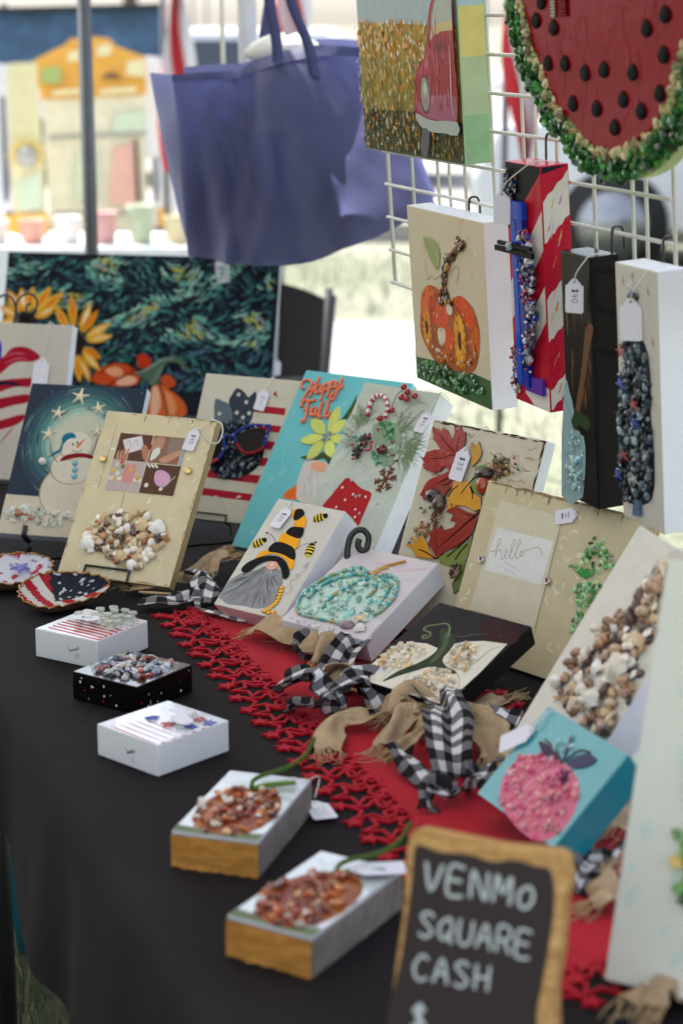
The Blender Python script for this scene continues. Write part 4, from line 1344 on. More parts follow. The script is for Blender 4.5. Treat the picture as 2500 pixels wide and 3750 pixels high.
chips(c.root, [(65.1,212.7),(86,212.8),(92.9,198.6),(82.9,193.9)], 16, (3, 5), [H('2c8f6c'), H('68b596'), H('1f6f52')], 62)
chips(c.root, [(21.1,237.1),(32.6,235.7),(33.5,226.5),(26.2,226.9)], 8, (4, 6), [H('4fae9a'), H('bfe0d6')], 63)
chips(c.root, [(92.6,235.4),(110.1,235),(127.8,219.4),(114.7,203.6),(98,202.4)], 26, (3, 6), [H('7fa66c'), H('c9d9bd'), H('a0402c'), H('e0e6da')], 64)
rr = random.Random(9)
for q, n_ in (([(48.4,228.7)][0], 12), ([(43.7,209.3)][0], 11)):
    for k in range(n_):
        a = k*2.4; r_ = 2.1*math.sqrt(k)
        piece('cone_scale', LIB['scale'], None, c.root, ((q[0]+r_*math.cos(a))*.001, (q[1]+r_*1.25*math.sin(a))*.001, .002+.004*(1-k/n_)), (rr.uniform(-.4, .4), rr.uniform(-.4, .4), a), .0095, rr.choice([H('3b302a'), H('4b3f38'), H('2c2421')]))
for q in [(78.9,318.2),(88.6,311.2),(82.8,301.5),(92.3,300.4),(103.7,306.7),(74.9,279.6),(60.6,264.3)]: piece('berry', LIB['bead'], None, c.root, (q[0]*.001, q[1]*.001, .004), (0, 0, 0), .0102, H('9c0f1c'))
for q in [(63.7,226.4),(64.5,221.1),(60.6,212.7),(65.7,215.1),(53.4,234.9),(31.7,217.6),(44,196.2),(51.3,222.9),(64.1,247.4)]: piece('berry', LIB['bead'], None, c.root, (q[0]*.001, q[1]*.001, .006), (0, 0, rr.uniform(0, 3)), (.0042, .0075, .0042), H('a80f1c'))
q = [(87.6,217.4)][0]; piece('ruby_bead', LIB['bead'], None, c.root, (q[0]*.001, q[1]*.001, .003), (0, 0, 0), .016, H('5e1018'))
p = c.part('berry_twig'); p.tube([(*q, 5) for q in [(70.3,281.8),(70.3,292.7),(70.5,305.3),(76.5,314.7)]], .5, H('2a1b14'))
# candy cane with a twisted red stripe
cane = catmull([(*q, 3.2) for q in [(33.6,267.2),(29.8,280.8),(30.3,295.1),(38.2,300.9),(48.1,300.6),(58,291),(63.6,279.3),(65.3,268.6)]], 8, closed=False)
p = c.part('candy_cane', 'glaze')
for i in range(len(cane)-1):
    p.tube([cane[i], cane[i+1]], 3.4, H('b3121f') if (i//3) % 2 == 0 else H('e6dcd8'), smooth=0, n=8)
# rusty snowflake
p = c.part('snowflake', 'paint')
sc_ = [(108.6,176.7)][0]; RU = H('7a4520')
for k in range(6):
    a = 1.35+k*math.pi/3; d = Vector((math.cos(a), math.sin(a)*1.15)); nn = Vector((-d.y, d.x)); o = Vector(sc_)
    p.tube([tuple(o), tuple(o+d*17)], 1.15, RU, z=1.5, smooth=0)
    for t in (8, 13):
        for s_ in (-1, 1): p.tube([tuple(o+d*t), tuple(o+d*(t+4.2)+nn*s_*4.2)], 1.0, RU, z=1.5, smooth=0)
for i in range(26):
    q = (rnd.uniform(10, c.w-8), rnd.uniform(8, c.h-20))
    piece('glass_drop', LIB['bead'], None, c.root, (q[0]*.001, q[1]*.001, 0), (0, 0, 0), (.005, .006, .003), H('c9d0ca')).data = LIB['chips'][i % 5]
c.done()
price_tag(c, 'price tag half hidden behind the maple leaf canvas', [(134.7,286.3)][0], -.12, 32, '$45.', top=[(139.4,320.1)][0], lift=3)

# ---- maple leaves
c = map_ = Canvas('maple_leaf_painting', 'cream canvas with glossy raised red and yellow maple leaves, acorns and pinecones', 'painting', (0.0518, 2.5610, 0.7472, -0.7830, 0.3679, 0.1967, 0.2829), 0.02, H('c2b8a2'), H('c9ced2'), mat='resin_top')
p = c.part('gold_script')
for k in range(9):
    for j in range(9):
        x = 4+j*(c.w-14)/9+rnd.uniform(-3, 3); y = c.h-14-k*15+rnd.uniform(-2, 2)
        if rnd.random() < .25: continue
        pts = [(x+i*2.6, max(3, y+rnd.uniform(-2.4, 2.4))) for i in range(7)]
        if pts[-1][0] < c.w-3: p.stroke(pts, rnd.uniform(.9, 1.8), rnd.choice([H('8f6a34'), H('a88250'), H('d8c49a')]), taper=.7)
p = c.part('burnt_edge')
for i in range(90):
    k = rnd.random(); 
    if rnd.random() < .55:
        x = c.w-rnd.uniform(1, 4); y = c.h*k; p.stroke([(x, y), (x, min(c.h-1, y+rnd.uniform(5, 18)))], rnd.uniform(.8, 2.0), H('3f2b1c'), taper=.8)
    else:
        y = c.h-rnd.uniform(1, 4); x = c.w*k; p.stroke([(x, y), (min(c.w-1, x+rnd.uniform(5, 18)), y)], rnd.uniform(.8, 2.0), H('4a3320'), taper=.8)
MR = H('96180c')
def leaf(pts, col, th=3.2):
    p = c.part('raised_leaf', 'glaze')
    p.slab(pts, col, th, inset=1.1, sidecol=H('2a1710'))
leaf([(5.2,273.4),(12.7,270.9),(22.4,270.1),(23.6,274.7),(31.3,271.5),(37.2,265.1),(43.9,258.9),(45.1,269.2),(41.9,278.8),(49.1,274.1),(51.4,280.9),(56.1,275.1),(63.2,273.3),(66.8,261),(65.7,252.2),(66.7,243.8),(59.6,242.7),(55.4,233.4),(59,222.5),(55.7,210.5),(42.1,201),(35.1,194.1),(28.5,185.8),(26.4,175.3),(22.4,173.2),(18.2,179.7),(14,178.2),(15,183.5),(18,194.1),(22.9,202.2),(34,208.3),(43.7,212.8),(52,218.5),(49.8,222.4),(42.2,222.7),(38.8,216.3),(30.8,212.2),(19.4,212.5),(9.2,214.4),(4.6,219.5),(6.4,222.7),(-4,230.5),(4,229.6),(5.2,237.1),(16.7,242.5),(27.2,244.8),(19.5,250.9),(11.7,257),(6.6,266.4)], MR)
leaf([(52.6,241.6),(60.1,241.3),(62.6,223.1),(62.7,211.6),(70.6,210.1),(61.2,194.2),(55.6,183.2),(41.9,185.2),(31,194.9),(42.1,201),(56.1,209.1)], H('86230f'), 3.0)
leaf([(77.1,261.8),(85.7,255.3),(89.1,264.4),(93.9,258),(98.8,251.6),(98.4,244.5),(93.4,235.2),(89.5,230.3),(82.4,240.5),(84.1,246.5),(76.6,255.3)], H('c08a1c'), 2.6)
leaf([(94.7,231.1),(109.1,237),(116.2,231.7),(117.2,223.4),(113.4,212.9),(118.3,203.8),(115.8,195),(104.2,197.2),(94.2,205.4),(94.9,214.1),(95.7,222.7)], H('6f8a3a'), 2.6)
leaf([(64.5,206.2),(77.6,211.2),(93.3,208.1),(100.8,196.6),(116.7,192.3),(122,179.1),(112.3,173.1),(96.3,177.4),(82,176.3),(66.8,166.5),(64.9,180.5),(62.3,180),(65.6,192.1)], H('cf8f16'), 3.0)
leaf([(122.9,179.2),(120.4,170.4),(102,171.3),(82.4,175),(72.5,171.8),(65.5,164.9),(79.1,163),(76.6,154),(87.5,154.5),(84.6,146.9),(70.3,140),(62.7,145.8),(61.1,139.8),(49.5,146.2),(51.4,135.1),(40.3,134.5),(50.2,127.7),(49.9,117.6),(62.4,108.5),(70.4,101.5),(79.8,111.9),(93.6,120.2),(110.6,134.7),(118.2,144.6),(120.5,164.7)], H('8a2210'), 3.3)
leaf([(8.6,110.6),(25,112.9),(22.2,124),(30.3,119.7),(35.1,127.8),(45.4,119.6),(54.4,109.9),(68.6,101.1),(52.8,98.1),(34.2,97.4),(25.6,105.8)], H('c7861c'), 2.8)
leaf([(80.7,109.2),(94.5,117.5),(114.9,132.7),(118.6,143.2),(120.6,126.7),(118.6,110.8),(117.2,93.6),(107.6,100.2),(94.8,94.9),(77.4,97.2),(72.9,104.8)], H('74803a'), 2.6)
leaf([(114.5,101.6),(122,111.5),(131,79.5),(113.3,61.8),(105.4,74.3),(111.2,89.6)], H('5d6b30'), 2.4)
p = c.part('leaf_vein')
for pts in ([(22.9,263),(39.6,252.5),(54.6,244)], [(55.8,265),(56,253.6),(58.7,245.4)], [(19.1,229.8),(33.2,232.8),(35,233)], [(37.6,233.5),(46.2,238.4),(54.8,240.5)], [(63.6,208.9),(55.4,200.4),(47.7,198.4)], [(75.1,202.2),(66.9,193.7),(62.6,184.4)], [(92.8,209.5),(88.2,201.6),(83.7,193)], [(94.6,204.1),(102.1,195.4),(104.3,188.7)], [(97.7,167.7),(108.9,166.9),(119.4,168.1)], [(36.3,107.8),(54,105.5),(68.6,101.1)], [(67.6,109.5),(62.2,122.8),(58.5,130.7)], [(87.1,106.8),(100.5,121.5),(114.4,139.6)], [(92.8,209.5),(97.9,216),(103.5,221.2)], [(102,106.2),(108.2,120.1),(115.8,130)]):
    p.tube([(q[0], q[1], 3.4) for q in pts], .9, H('241309'), smooth=4)
for body, cap, bc in (([(50.4,173.7)][0], [(37.8,181.6)][0], H('4a3a22')), ([(115.2,210.4)][0], [(113,224.1)][0], H('a33a12'))):
    p = c.part('acorn', 'glaze'); p.blob(body, 11, 14, 10, bc, .2, z=2); p.blob(cap, 14, 10, 11, H('2b1d15'), .2, z=2)
for q in [(54.2,154.3),(109.1,90.6)]:
    for k in range(26):
        a = k*2.4; r_ = 2.0*math.sqrt(k)
        piece('cone_scale', LIB['scale'], None, c.root, ((q[0]+r_*math.cos(a))*.001, (q[1]+r_*1.15*math.sin(a))*.001, .003+.006*(1-k/26)), (rr.uniform(-.5, .5), rr.uniform(-.9, -.2), a), (.0058, .0058, .004), rr.choice([H('4a2f1c'), H('6b482c'), H('8f7048'), H('34211a')]))
chips(c.root, [(120.3,246.5),(145.2,251.9),(153.4,232.2),(146,222.5),(129.9,222.7),(122.1,235.5)], 30, (4, 7), [H('7a5a34'), H('a98552'), H('5d4326')], 71)
chips(c.root, [(19.8,133.6),(35.7,148.1),(44.7,143.9),(42.2,129.1),(26.2,126.1)], 18, (4, 7), [H('8a6a44'), H('b5935f')], 72)
for i, q in enumerate([(123.5,249.1),(131.1,246.1),(154.3,252.6),(158.9,244.9),(145.4,240.4),(139.6,231.3),(158,233.2),(165.4,238.6),(21.8,162.2),(29.6,160.3),(27.9,157.1),(37,165.3),(26.9,140.7),(30,143.9),(19,119.3),(17.2,113.6),(31.4,127.4),(47.3,135.1),(64.6,173.3),(72.7,175.4),(118.7,235),(129.5,236)]):
    piece('bead', LIB['bead'], None, c.root, (q[0]*.001, q[1]*.001, .002), (0, 0, 0), .0042, [H('0f4a34'), H('3f8a4c'), H('b06a1c'), H('7a3a14'), H('d8a21c'), H('8a1f4c'), H('b5691f'), H('14503a')][i % 8])
c.done()
price_tag(c, 'thirty-five dollar price tag over the red maple leaf', [(73.2,249.4)][0], -.10, 42, '$35.', top=[(91.4,284.6)][0], lift=6)

# ---- snowman
NAV = H('2b3644')
c = sno = Canvas('snowman_painting', 'night-blue canvas with a snowman and little starfish stars', 'painting', (-0.5268, 2.9428, 0.7709, -0.2567, 0.6479, 0.1928, 0.2583), 0.018, NAV, H('d5dae0'))
p = c.part('painted_glow')
gc = [(99.3,163.8)][0]
for k, (r_, cl) in enumerate(((96, '2f4150'), (86, '35505c'), (77, '3f6468'), (69, '4f7a78'), (61, '6c9690'), (54, '93aea4'), (47, 'b0b9a8'), (40, 'bdbda9'))):
    pts = [(gc[0]+r_*math.cos(a*math.pi/24), gc[1]+r_*1.05*math.sin(a*math.pi/24)) for a in range(48)]
    pts = [(max(1, min(c.w-1, x)), max(c.h*.22, min(c.h-1, y))) for x, y in pts]
    p.poly(pts, H(cl))
for i in range(90):
    a = rnd.uniform(0, 6.28); r_ = rnd.uniform(48, 100)
    pts = [(gc[0]+r_*math.cos(a+k*.12), gc[1]+r_*1.05*math.sin(a+k*.12)) for k in range(4)]
    if all(3 < x < c.w-3 and c.h*.24 < y < c.h-3 for x, y in pts): p.stroke(pts, rnd.uniform(1, 3), pmix(H('35505c'), rnd.choice([H('7fa39d'), H('243040'), H('8fb0a8')]), rnd.uniform(.1, .5)), taper=1)
for i in range(40):
    p.ell((rnd.uniform(5, c.w-5), rnd.uniform(c.h*.3, c.h-5)), .8, .8, H('8f9aa6'))
p = c.part('painted_snow')
p.poly([(1, 1), (c.w-1, 1), (c.w-1, c.h*.245), (c.w*.6, c.h*.25), (1, c.h*.255)], H('c3b8a4'))
p = c.part('painted_snowman')
SN = H('c8bfaf')
def oval(pen, ctr, pts_w, pts_h, col, edge):
    pen.ell(ctr, pts_w+1.2, pts_h+1.2, edge, n=40); pen.ell((ctr[0]+.8, ctr[1]+.6), pts_w, pts_h, col, n=40)
bq = [(102.8,77.2)][0]; mq = [(98.7,116.9)][0]; hq = [(96.5,153.6)][0]
oval(p, bq, 48, 46, SN, H('a58c66')); oval(p, mq, 35, 28, H('cdc5b6'), H('a58c66')); oval(p, hq, 25, 24, H('d2cabb'), H('b39a74'))
p.poly([(75.4,149.9),(74.7,158.2),(78.8,165.7),(88.7,173.4),(96.1,171.4),(84.4,161.2)], H('d6d3cb'), 3)
p.poly([(75.2,154),(70.9,164.2),(75.1,172.9),(86.7,175.6),(94.4,167.7),(82.9,164.9),(76.8,156.2)], H('1d6a84'), 3)
p.poly([(73.6,160.6),(75.8,145.2),(66.6,137.5),(55.3,130.9),(61.5,139.6),(71.3,147.3)], H('226f8a'), 3)
p.poly([(76,126.2),(81.9,136),(98,141.2),(112.8,142),(127.8,138.8),(127.3,132.9),(113.1,134.9),(96.5,132.2),(83.7,127.8)], H('7d1420'), 3)
p.poly([(97,153.6),(100.8,149.6),(111.9,170)], H('cf6a24'))
for q in [(91.4,155.9),(98.1,159.4)]: p.ell(q, 1.6, 2.2, INK)
p.stroke([(92.1,147.3),(96.3,144),(100.9,143.7),(106.2,145.8),(108.6,150.7)], .9, H('3a3632'))
p.stroke([(73.1,123.6),(63.9,133.8),(56.5,146.4),(54.7,157.1)], 1.5, H('43332a'), taper=.5); p.stroke([(124.7,139.8),(128.2,155.4),(129,171)], 1.5, H('43332a'), taper=.5)
for q in [(101.7,124.2),(104.1,113.1),(105.3,102.2)]: piece('button', LIB['bead'], None, c.root, (q[0]*.001, q[1]*.001, 0), (0, 0, 0), (.0094, .0094, .005), H('5ba9bd'))
q = [(49.8,122.2)][0]; piece('pompom', LIB['bead'], None, c.root, (q[0]*.001, q[1]*.001, 0), (0, 0, 0), .013, H('d8cfc8'))
for q, k in zip([(85.7,238),(55.7,207.6),(119.8,219.2),(47.5,171.3),(126.5,180)], (.03, .026, .025, .026, .022)):
    piece('starfish', LIB['starfish'], None, c.root, (q[0]*.001, q[1]*.001, .001), (0, 0, rnd.uniform(-.3, .3)), k, H('e0cfae'))
chips(c.root, [(6,38.1),(18.1,45.9),(54.3,48.4),(76.7,40.5),(110.6,41.7),(117.8,29.4),(109.7,19.7),(70.5,17),(48.2,24.7),(21.9,19.4),(10.4,24.4)], 90, (4, 8), [H('d5d8d0'), H('e6e6e0'), H('c3ccc4'), H('dcd3c4')], 81, mind=.6)
q = [(28.7,35)][0]; piece('spiral_shell', LIB['snail'], None, c.root, (q[0]*.001, q[1]*.001, .001), (0, 0, .6), .017, H('a06a44'))
p = c.part('painted_carrot', 'gloss')
for cr in ([(37.1,33.4),(53.7,30.9)], [(38.2,28.4),(54.8,25.8)]): p.tube([(qx, qy, 2) for qx, qy in cr], 1.8, H('b9601f'), smooth=0)
c.done()
easel('black easel with curved feet holding the snowman canvas', c, 46, 150, lip=14, r=4.0, zt=TZ-.004, legback=30)

# ---- starred pineapple wearing sunglasses
c = gla = Canvas('sunglasses_pineapple_painting', 'cream canvas with red stripes and a starry pineapple wearing sunglasses', 'painting', (-0.2658, 3.0855, 0.7623, -0.4317, 0.4770, 0.1702, 0.2410), 0.016, H('c9c2b0'), H('d8d4ca'))
SRED = H('a81f31')
p = c.part('painted_stripes')
p.poly([(96.9,194.5),(154.2,193.7),(155.1,182.2),(97.7,183.3)], SRED); p.poly([(98.4,165),(154,164),(151.4,152.9),(97.4,154.5)], SRED); p.poly([(94,139),(148.8,137.6),(145.1,123.9),(93.6,125.4)], SRED)
p.poly([(72.9,110.8),(143.1,110.2),(139.4,96.5),(72.7,96.4)], SRED); p.poly([(43.1,82.4),(135.3,80.6),(132.4,67.1),(41.1,68.7)], SRED); p.poly([(40,51.1),(127.9,49.3),(125.4,37.6),(38.5,39)], SRED)
p.poly([(126.7,214.6),(130.3,221.3),(136.9,210.6)], SRED)
for tr in ([(63,41.2),(70.4,39.1),(59.4,34.8)], [(103.3,45.3),(110.6,43.2),(99.6,38.9)]): p.poly(tr, H('c9c2b0'))
p.stroke([(66.7,40.3),(81.7,27.6),(86.2,15.5)], .5, H('a39c8c')); p.stroke([(129.7,208.4),(153.4,208.8)], .5, H('a39c8c'))
p = c.part('painted_leaf')
p.poly([(26.5,199.1),(41.1,196.3),(56.2,191.1),(64.2,178.9),(65.8,164.5),(37.2,160.4),(30.9,172.8)], H('5d6872'), 2)
p.poly([(61.7,220.6),(77.1,213.8),(85.6,206.4),(95.1,217.7),(99.1,207.5),(99.8,181.9),(95.6,162.3),(67.8,163.1),(62.2,180.3),(51.7,195.6),(54.3,207.1)], H('343c48'), 2)
for q in [(66.7,209.7),(83.2,198.2),(39.9,175.2),(70.2,179.4),(92.3,180.5),(52.4,158.6),(83,172.5)]: p.poly(starpts(4.8, 2.2, c=q), H('c6c6ba'))
OV = [(44.8,157.9),(64.1,164.4),(87.8,166.5),(106.4,160.1),(127.3,142.8),(132.2,121.1),(130,100.3),(116.9,83.2),(95.6,71.7),(72.1,69.3),(48.9,79.8),(37.4,99.5),(33.5,131.2)]
p.poly(OV, H('161c26'), 3)
chips(c.root, OV, 190, (3.6, 6.5), [H('1f2b3c'), H('3f5468'), H('10151f'), H('8fa0ac'), H('2a3a55'), H('5f6a70')], 91, mind=.62, z=.0003)
p = c.part('sunglass_lens', 'gloss')
p.slab([(83.3,140.5),(104.8,152),(126.2,155.5),(132.3,143.3),(132.5,127.4),(122.5,118.6),(100.8,116.6),(86.2,128)], H('140c0b'), 6.5, inset=.6, smooth=3, z0=3)
p.slab([(37.9,123.5),(54.3,131.4),(60.9,125.6),(63.6,109.9),(58.5,98.3),(42.6,92)], H('140c0b'), 6.5, inset=.6, smooth=3, z0=3)
p = c.part('sunglass_frame', 'gloss')
FRM = H('23357e')
for pts, cl in (([(86.2,128),(80,140.2),(91.3,150.8),(110.1,158.8),(130.3,159.8),(138.8,159.8),(137.9,148.6),(135.4,137.2),(136.1,126.2)], FRM), ([(136.1,126.2),(129.2,119.2),(113.6,113),(99.6,114.1),(86.5,126.4)], H('8f1c2c')), ([(81,135.5),(71.9,137.8),(63.8,135.5),(59.8,130.3)], FRM), ([(37.3,129.9),(49.8,135.8),(59.9,133.5),(65.8,122.9),(65.7,108.5),(60.2,98.4)], FRM), ([(60.2,98.4),(51.1,92.8),(43.2,89.6)], H('b04a52'))):
    p.tube([(q[0], q[1], 10) for q in pts], 2.6, cl, n=8)
for q in [(114,156.8),(129,158.1),(78.3,140),(80.5,126.6),(137.7,142.2),(62.4,133.8),(65.9,114.9)]: p.b.ball((q[0]*.001, q[1]*.001, .0125), .0012, H('dfe0e6'), seg=6, ring=4)
c.done()
price_tag(c, 'price tag on the sunglasses pineapple canvas', [(114.5,219.2)][0], -.16, 34, '$45', top=[(119.2,240.5)][0], lift=4, textcol=(.4, .4, .45))
easel('twisted black wire easel under the sunglasses pineapple canvas', c, 18, 92, lip=10, r=1.5, twist=True, loop=True, zt=TZ-.004, legback=30)

# ---- flag-striped board at the far left
c = flg = Canvas('striped_heart_painting', 'cream canvas with curved red stripes beside the sunflower painting', 'painting', (-0.7302, 3.4483, 0.7462, -0.2665, 0.3516, 0.2415, 0.2803), 0.022, H('c2bab0'), H('d9dce3'))
p = c.part('painted_stripes')
CRIM = H('9c1228')
p.poly([(95.3,214.5),(113.7,217.5),(128.2,233.6),(146.4,238.7),(165.4,235.2),(180.3,227.1),(185.9,218.6),(168,212.3),(147.2,211.4),(131.5,205.2),(116.7,191.3),(99.3,179.6)], CRIM, 3)
p.poly([(100.3,170.8),(127.6,178.7),(148.3,180.8),(176,183.2),(176.6,168),(150,166.7),(129.6,161.3),(102.6,151.2)], CRIM, 2)
p.poly([(104.2,138.2),(131.2,147.2),(151.7,151.5),(172.4,153.6),(170.6,139.3),(146.8,133.8),(119.8,124.7),(106.2,120.8)], CRIM, 2)
p.poly([(108.7,99.1),(135.6,109.2),(167.1,118.5),(164,105.3),(144.3,94.4),(110.2,86)], CRIM, 2)
p.stroke([(149.2,92.5),(138.8,81.1),(126.9,63)], 3, H('b05064'), taper=.6)
p.poly([(77.6,244.6),(105.3,249.1),(110.2,237.2),(111.6,215.2),(82.7,200.8)], H('2a2ab0'))
p.poly([(104.8,173.2),(127.9,175.4),(151.7,172.2),(149.8,167.7),(124,168.7),(105.5,167.1)], H('1a1430'), 2)
for pts in ([(116,217.6),(136.1,226.2),(157.3,225)], [(119.6,206.8),(141.9,216.6),(162.9,216.5)]): p.stroke(pts, 3, H('b9566a'), taper=.8)
c.done()
price_tag(c, 'price tag on a long white cord on the striped board', [(191.4,215.5)][0], -.02, 52, None, top=[(197.3,282.5)][0], lift=3)
# scrolled easel standing behind it
root = thing('display_easel', 'black scroll-topped wire easel behind the striped board', 'easel', group='black wire display easels')
base = c.world((c.w*.5, 0, -40)); base.z = TZ-.004; root.location = base
def wirepart(name, pts, r, mat='blackwire'):
    b = MB(); b.tube([Vector(q)-base for q in pts], r, n=7); b.build(name, M[mat], root)
def LW(x, y, z): return c.world((x, y, z))
tops = [(90.8,333.5),(102.3,336.1),(113,325.4),(116.7,303.5),(115.6,282.5)]
wirepart('scroll', catmull([LW(q[0], q[1], -c.d-6) for q in [(81.7,330.9),(90.6,335.7),(102.6,333.9),(112.9,322.1),(116.4,305.7),(115.2,285.8),(113,263.7)]], 6, False), .0022)
wirepart('scroll', catmull([LW(q[0], q[1], -c.d-6) for q in [(128.2,264.3),(125,286.2),(116.8,312.3),(119.6,329),(132.5,339.4),(147.9,337.7),(156.4,324.8),(153.3,310.4),(143.5,304.5),(136.9,310.9),(139.3,320.9),(145,321.8)]], 6, False), .0022)
for x in (70, 150):
    f = LW(x, -3, -c.d-6); f.z = TZ-.0025
    wirepart('leg', [LW(x, c.h*1.02, -c.d-6), f], .0022)
    f2 = LW(x, c.h*.7, -c.d-6); d_ = (c.m.to_3x3() @ Vector((0, 0, 1))); d_.z = 0; f3 = f2-d_.normalized()*.06; f3.z = TZ-.0025
    wirepart('back_leg', [f2, f3], .0022)

# ---- broad night painting with sunflowers and pumpkins: loose dark brushwork
c = nig = Canvas('night_garden_painting', 'broad dark blue painting of drifting brush strokes above sunflowers and orange pumpkins', 'painting', (-0.7212, 4.0778, 0.7461, -0.1980, 0.3452, 0.5870, 0.3307), 0.018, H('1b2029'), H('9aa3ad'))
p = c.part('brush_stroke')
r5 = random.Random(77)
blobs = [(r5.uniform(40, c.w-30), r5.uniform(c.h*.5, c.h-10), r5.uniform(18, 44)) for _ in range(7)]
for i in range(2600):
    x = r5.uniform(3, c.w-3); y = r5.uniform(c.h*.15, c.h-3)
    a = 0.9*pnoise(Vector((x*.011, y*.016, 2.2)))*2.6+0.5*math.sin(x*.012)
    L = r5.uniform(10, 26)
    pts = [(x+L*(t-.5)*math.cos(a+(t-.5)*.8), y+L*(t-.5)*math.sin(a+(t-.5)*.8)) for t in (0, .5, 1)]
    if not all(2 < q[0] < c.w-2 and 2 < q[1] < c.h-2 for q in pts): continue
    n1 = pnoise(Vector((x*.012, y*.02, 9.1)))
    pal = [H('24323f'), H('2c4250'), H('3f6470'), H('4f8a84'), H('1a1f28')] if n1 < .05 else [H('6fb0a0'), H('8fc8b4'), H('4f8f88'), H('a9d0ba'), H('3f6470')] if n1 < .3 else [H('a9b45e'), H('c3bf6a'), H('6fa896'), H('9fa8b8')]
    if y < c.h*.42: pal = [H('22303f'), H('3f5670'), H('56708a'), H('161b24'), H('2f6a62'), H('4a8f80')]
    p.stroke(pts, r5.uniform(2.2, 5.0), r5.choice(pal), taper=.85, smooth=3)
p = c.part('painted_pumpkin')
ORG = [H('c2481a'), H('d9642a'), H('e08a52'), H('a83010'), H('e6b38c')]
def lobes(outline, n, cols):
    p.poly(outline, cols[0], 4)
lobes([(209.8,61.4),(216.2,79.5),(236.1,94.2),(256.5,101.3),(283,97.1),(302.1,87.5),(311.5,67.5),(296.9,54.3),(244.7,52.4)], 1, ORG)
p.poly([(236.8,85.3),(257.2,92.4),(273.4,86.5),(271.8,73.8),(250.9,73)], H('e39a72'), 4); p.poly([(264.4,68.4),(290.1,74.4),(306.3,67.3),(294.2,55.5),(265.5,54.4)], H('e7ad8e'), 4)
p.stroke([(244.7,52.4),(264.6,65.9),(289.7,79.5),(302.1,87.5)], 3, H('1a1512')); p.stroke([(224.3,77.2),(248.8,98.4),(280.2,99.5),(296.9,87.4)], 2.5, H('1a1512'))
p.poly([(302.5,115.5),(315.1,121.1),(328.7,113.9),(333.6,101.3),(320.1,90.7),(306.7,95.3)], H('b8321a'), 4)
p.poly([(335.6,-7.6),(335.1,32.9),(341.1,55.9),(359.2,56.6),(386.2,42.4),(411.2,20.6),(410.5,-4.7)], H('cf5f2a'), 3)
p.poly([(339.1,48.2),(351.8,51.2),(359.6,18.6),(353.6,-4.4),(340.6,-4.9)], H('e5b08e'), 4); p.poly([(367.9,44.2),(381.5,37.1),(393.5,14.8),(389.7,-3),(379.2,-0.9)], H('e08a5a'), 4)
p.stroke([(354.2,53.8),(366.3,31.5),(377,-6)], 3, H('2a3a2c')); p.poly([(357.8,74.2),(370.4,79.8),(384.1,70.1),(387.6,57.6),(369.9,51.9),(359,59.1)], H('c24a24'), 4)
p.poly([(297.5,79.7),(312.9,82.8),(332.5,98.8),(352.3,112.1),(375.2,118),(396.3,113.6),(410.7,93.8),(406,88.6),(391.9,103.3),(371,105.1),(361.4,94.7),(355.2,74.2),(351.2,58.8),(335.9,55.7),(327.3,65.6)], H('4f6450'), 3)
p.stroke([(302.7,79.9),(327.9,91),(352.6,108.3),(378.1,114.3)], 3, H('8fa39a'), taper=.6); p.stroke([(335.7,58.2),(347.3,76.4),(358.5,99.6)], 3, H('7d9088'), taper=.6)
p = c.part('painted_sunflower')
def flower(ctr, tips, w_):
    for tip in tips:
        v = Vector(tip)-Vector(ctr); n_ = Vector((-v.y, v.x)).normalized()
        pts = [tuple(Vector(ctr)+v*.3)]+[tuple(Vector(ctr)+v*t+n_*w_*k) for t, k in ((.5, .9), (.7, 1), (.88, .5))]+[tip]+[tuple(Vector(ctr)+v*t-n_*w_*k) for t, k in ((.88, .5), (.7, 1), (.5, .9))]
        p.poly(pts, r5.choice([H('d99a24'), H('e0a838'), H('d08a1c')]), 3)
        p.stroke([tuple(Vector(ctr)+v*.45), tuple(Vector(ctr)+v*.9)], w_*.8, r5.choice([H('e8c48a'), H('efd9b8'), H('d9701c')]), taper=1)
    p.ell(ctr, 22, 24, H('2b1d17')); p.ell((ctr[0]-4, ctr[1]), 12, 14, H('141012'))
fc = [(166.4,139.2)][0]
flower(fc, [(150,241.7),(195,226.2),(210.9,209.9),(240.7,182.6),(246.7,157.1),(225.7,107.9),(225.1,83.6),(206.2,57.4),(183.7,57.9),(149,61.8),(117.4,217.5)], 9)
fc2 = [(56.5,179.6)][0]
flower(fc2, [(10.5,246.9),(66.2,254.9),(104.9,255.9),(133.7,245.1),(-2.6,211.5),(39.7,251.6),(120.3,215),(-2.1,175.2)], 11)
c.done()
price_tag(c, 'price tag hung over the top edge of the broad night painting', [(462.2,326.9)][0], .2, 52, None, top=[(457.3,333.4)][0], lift=3)
price_tag(c, 'white tag hanging at the right end of the broad night painting', (c.w+6, c.h*.36), 0.0, 30, None, top=(c.w-3, c.h), lift=-4)

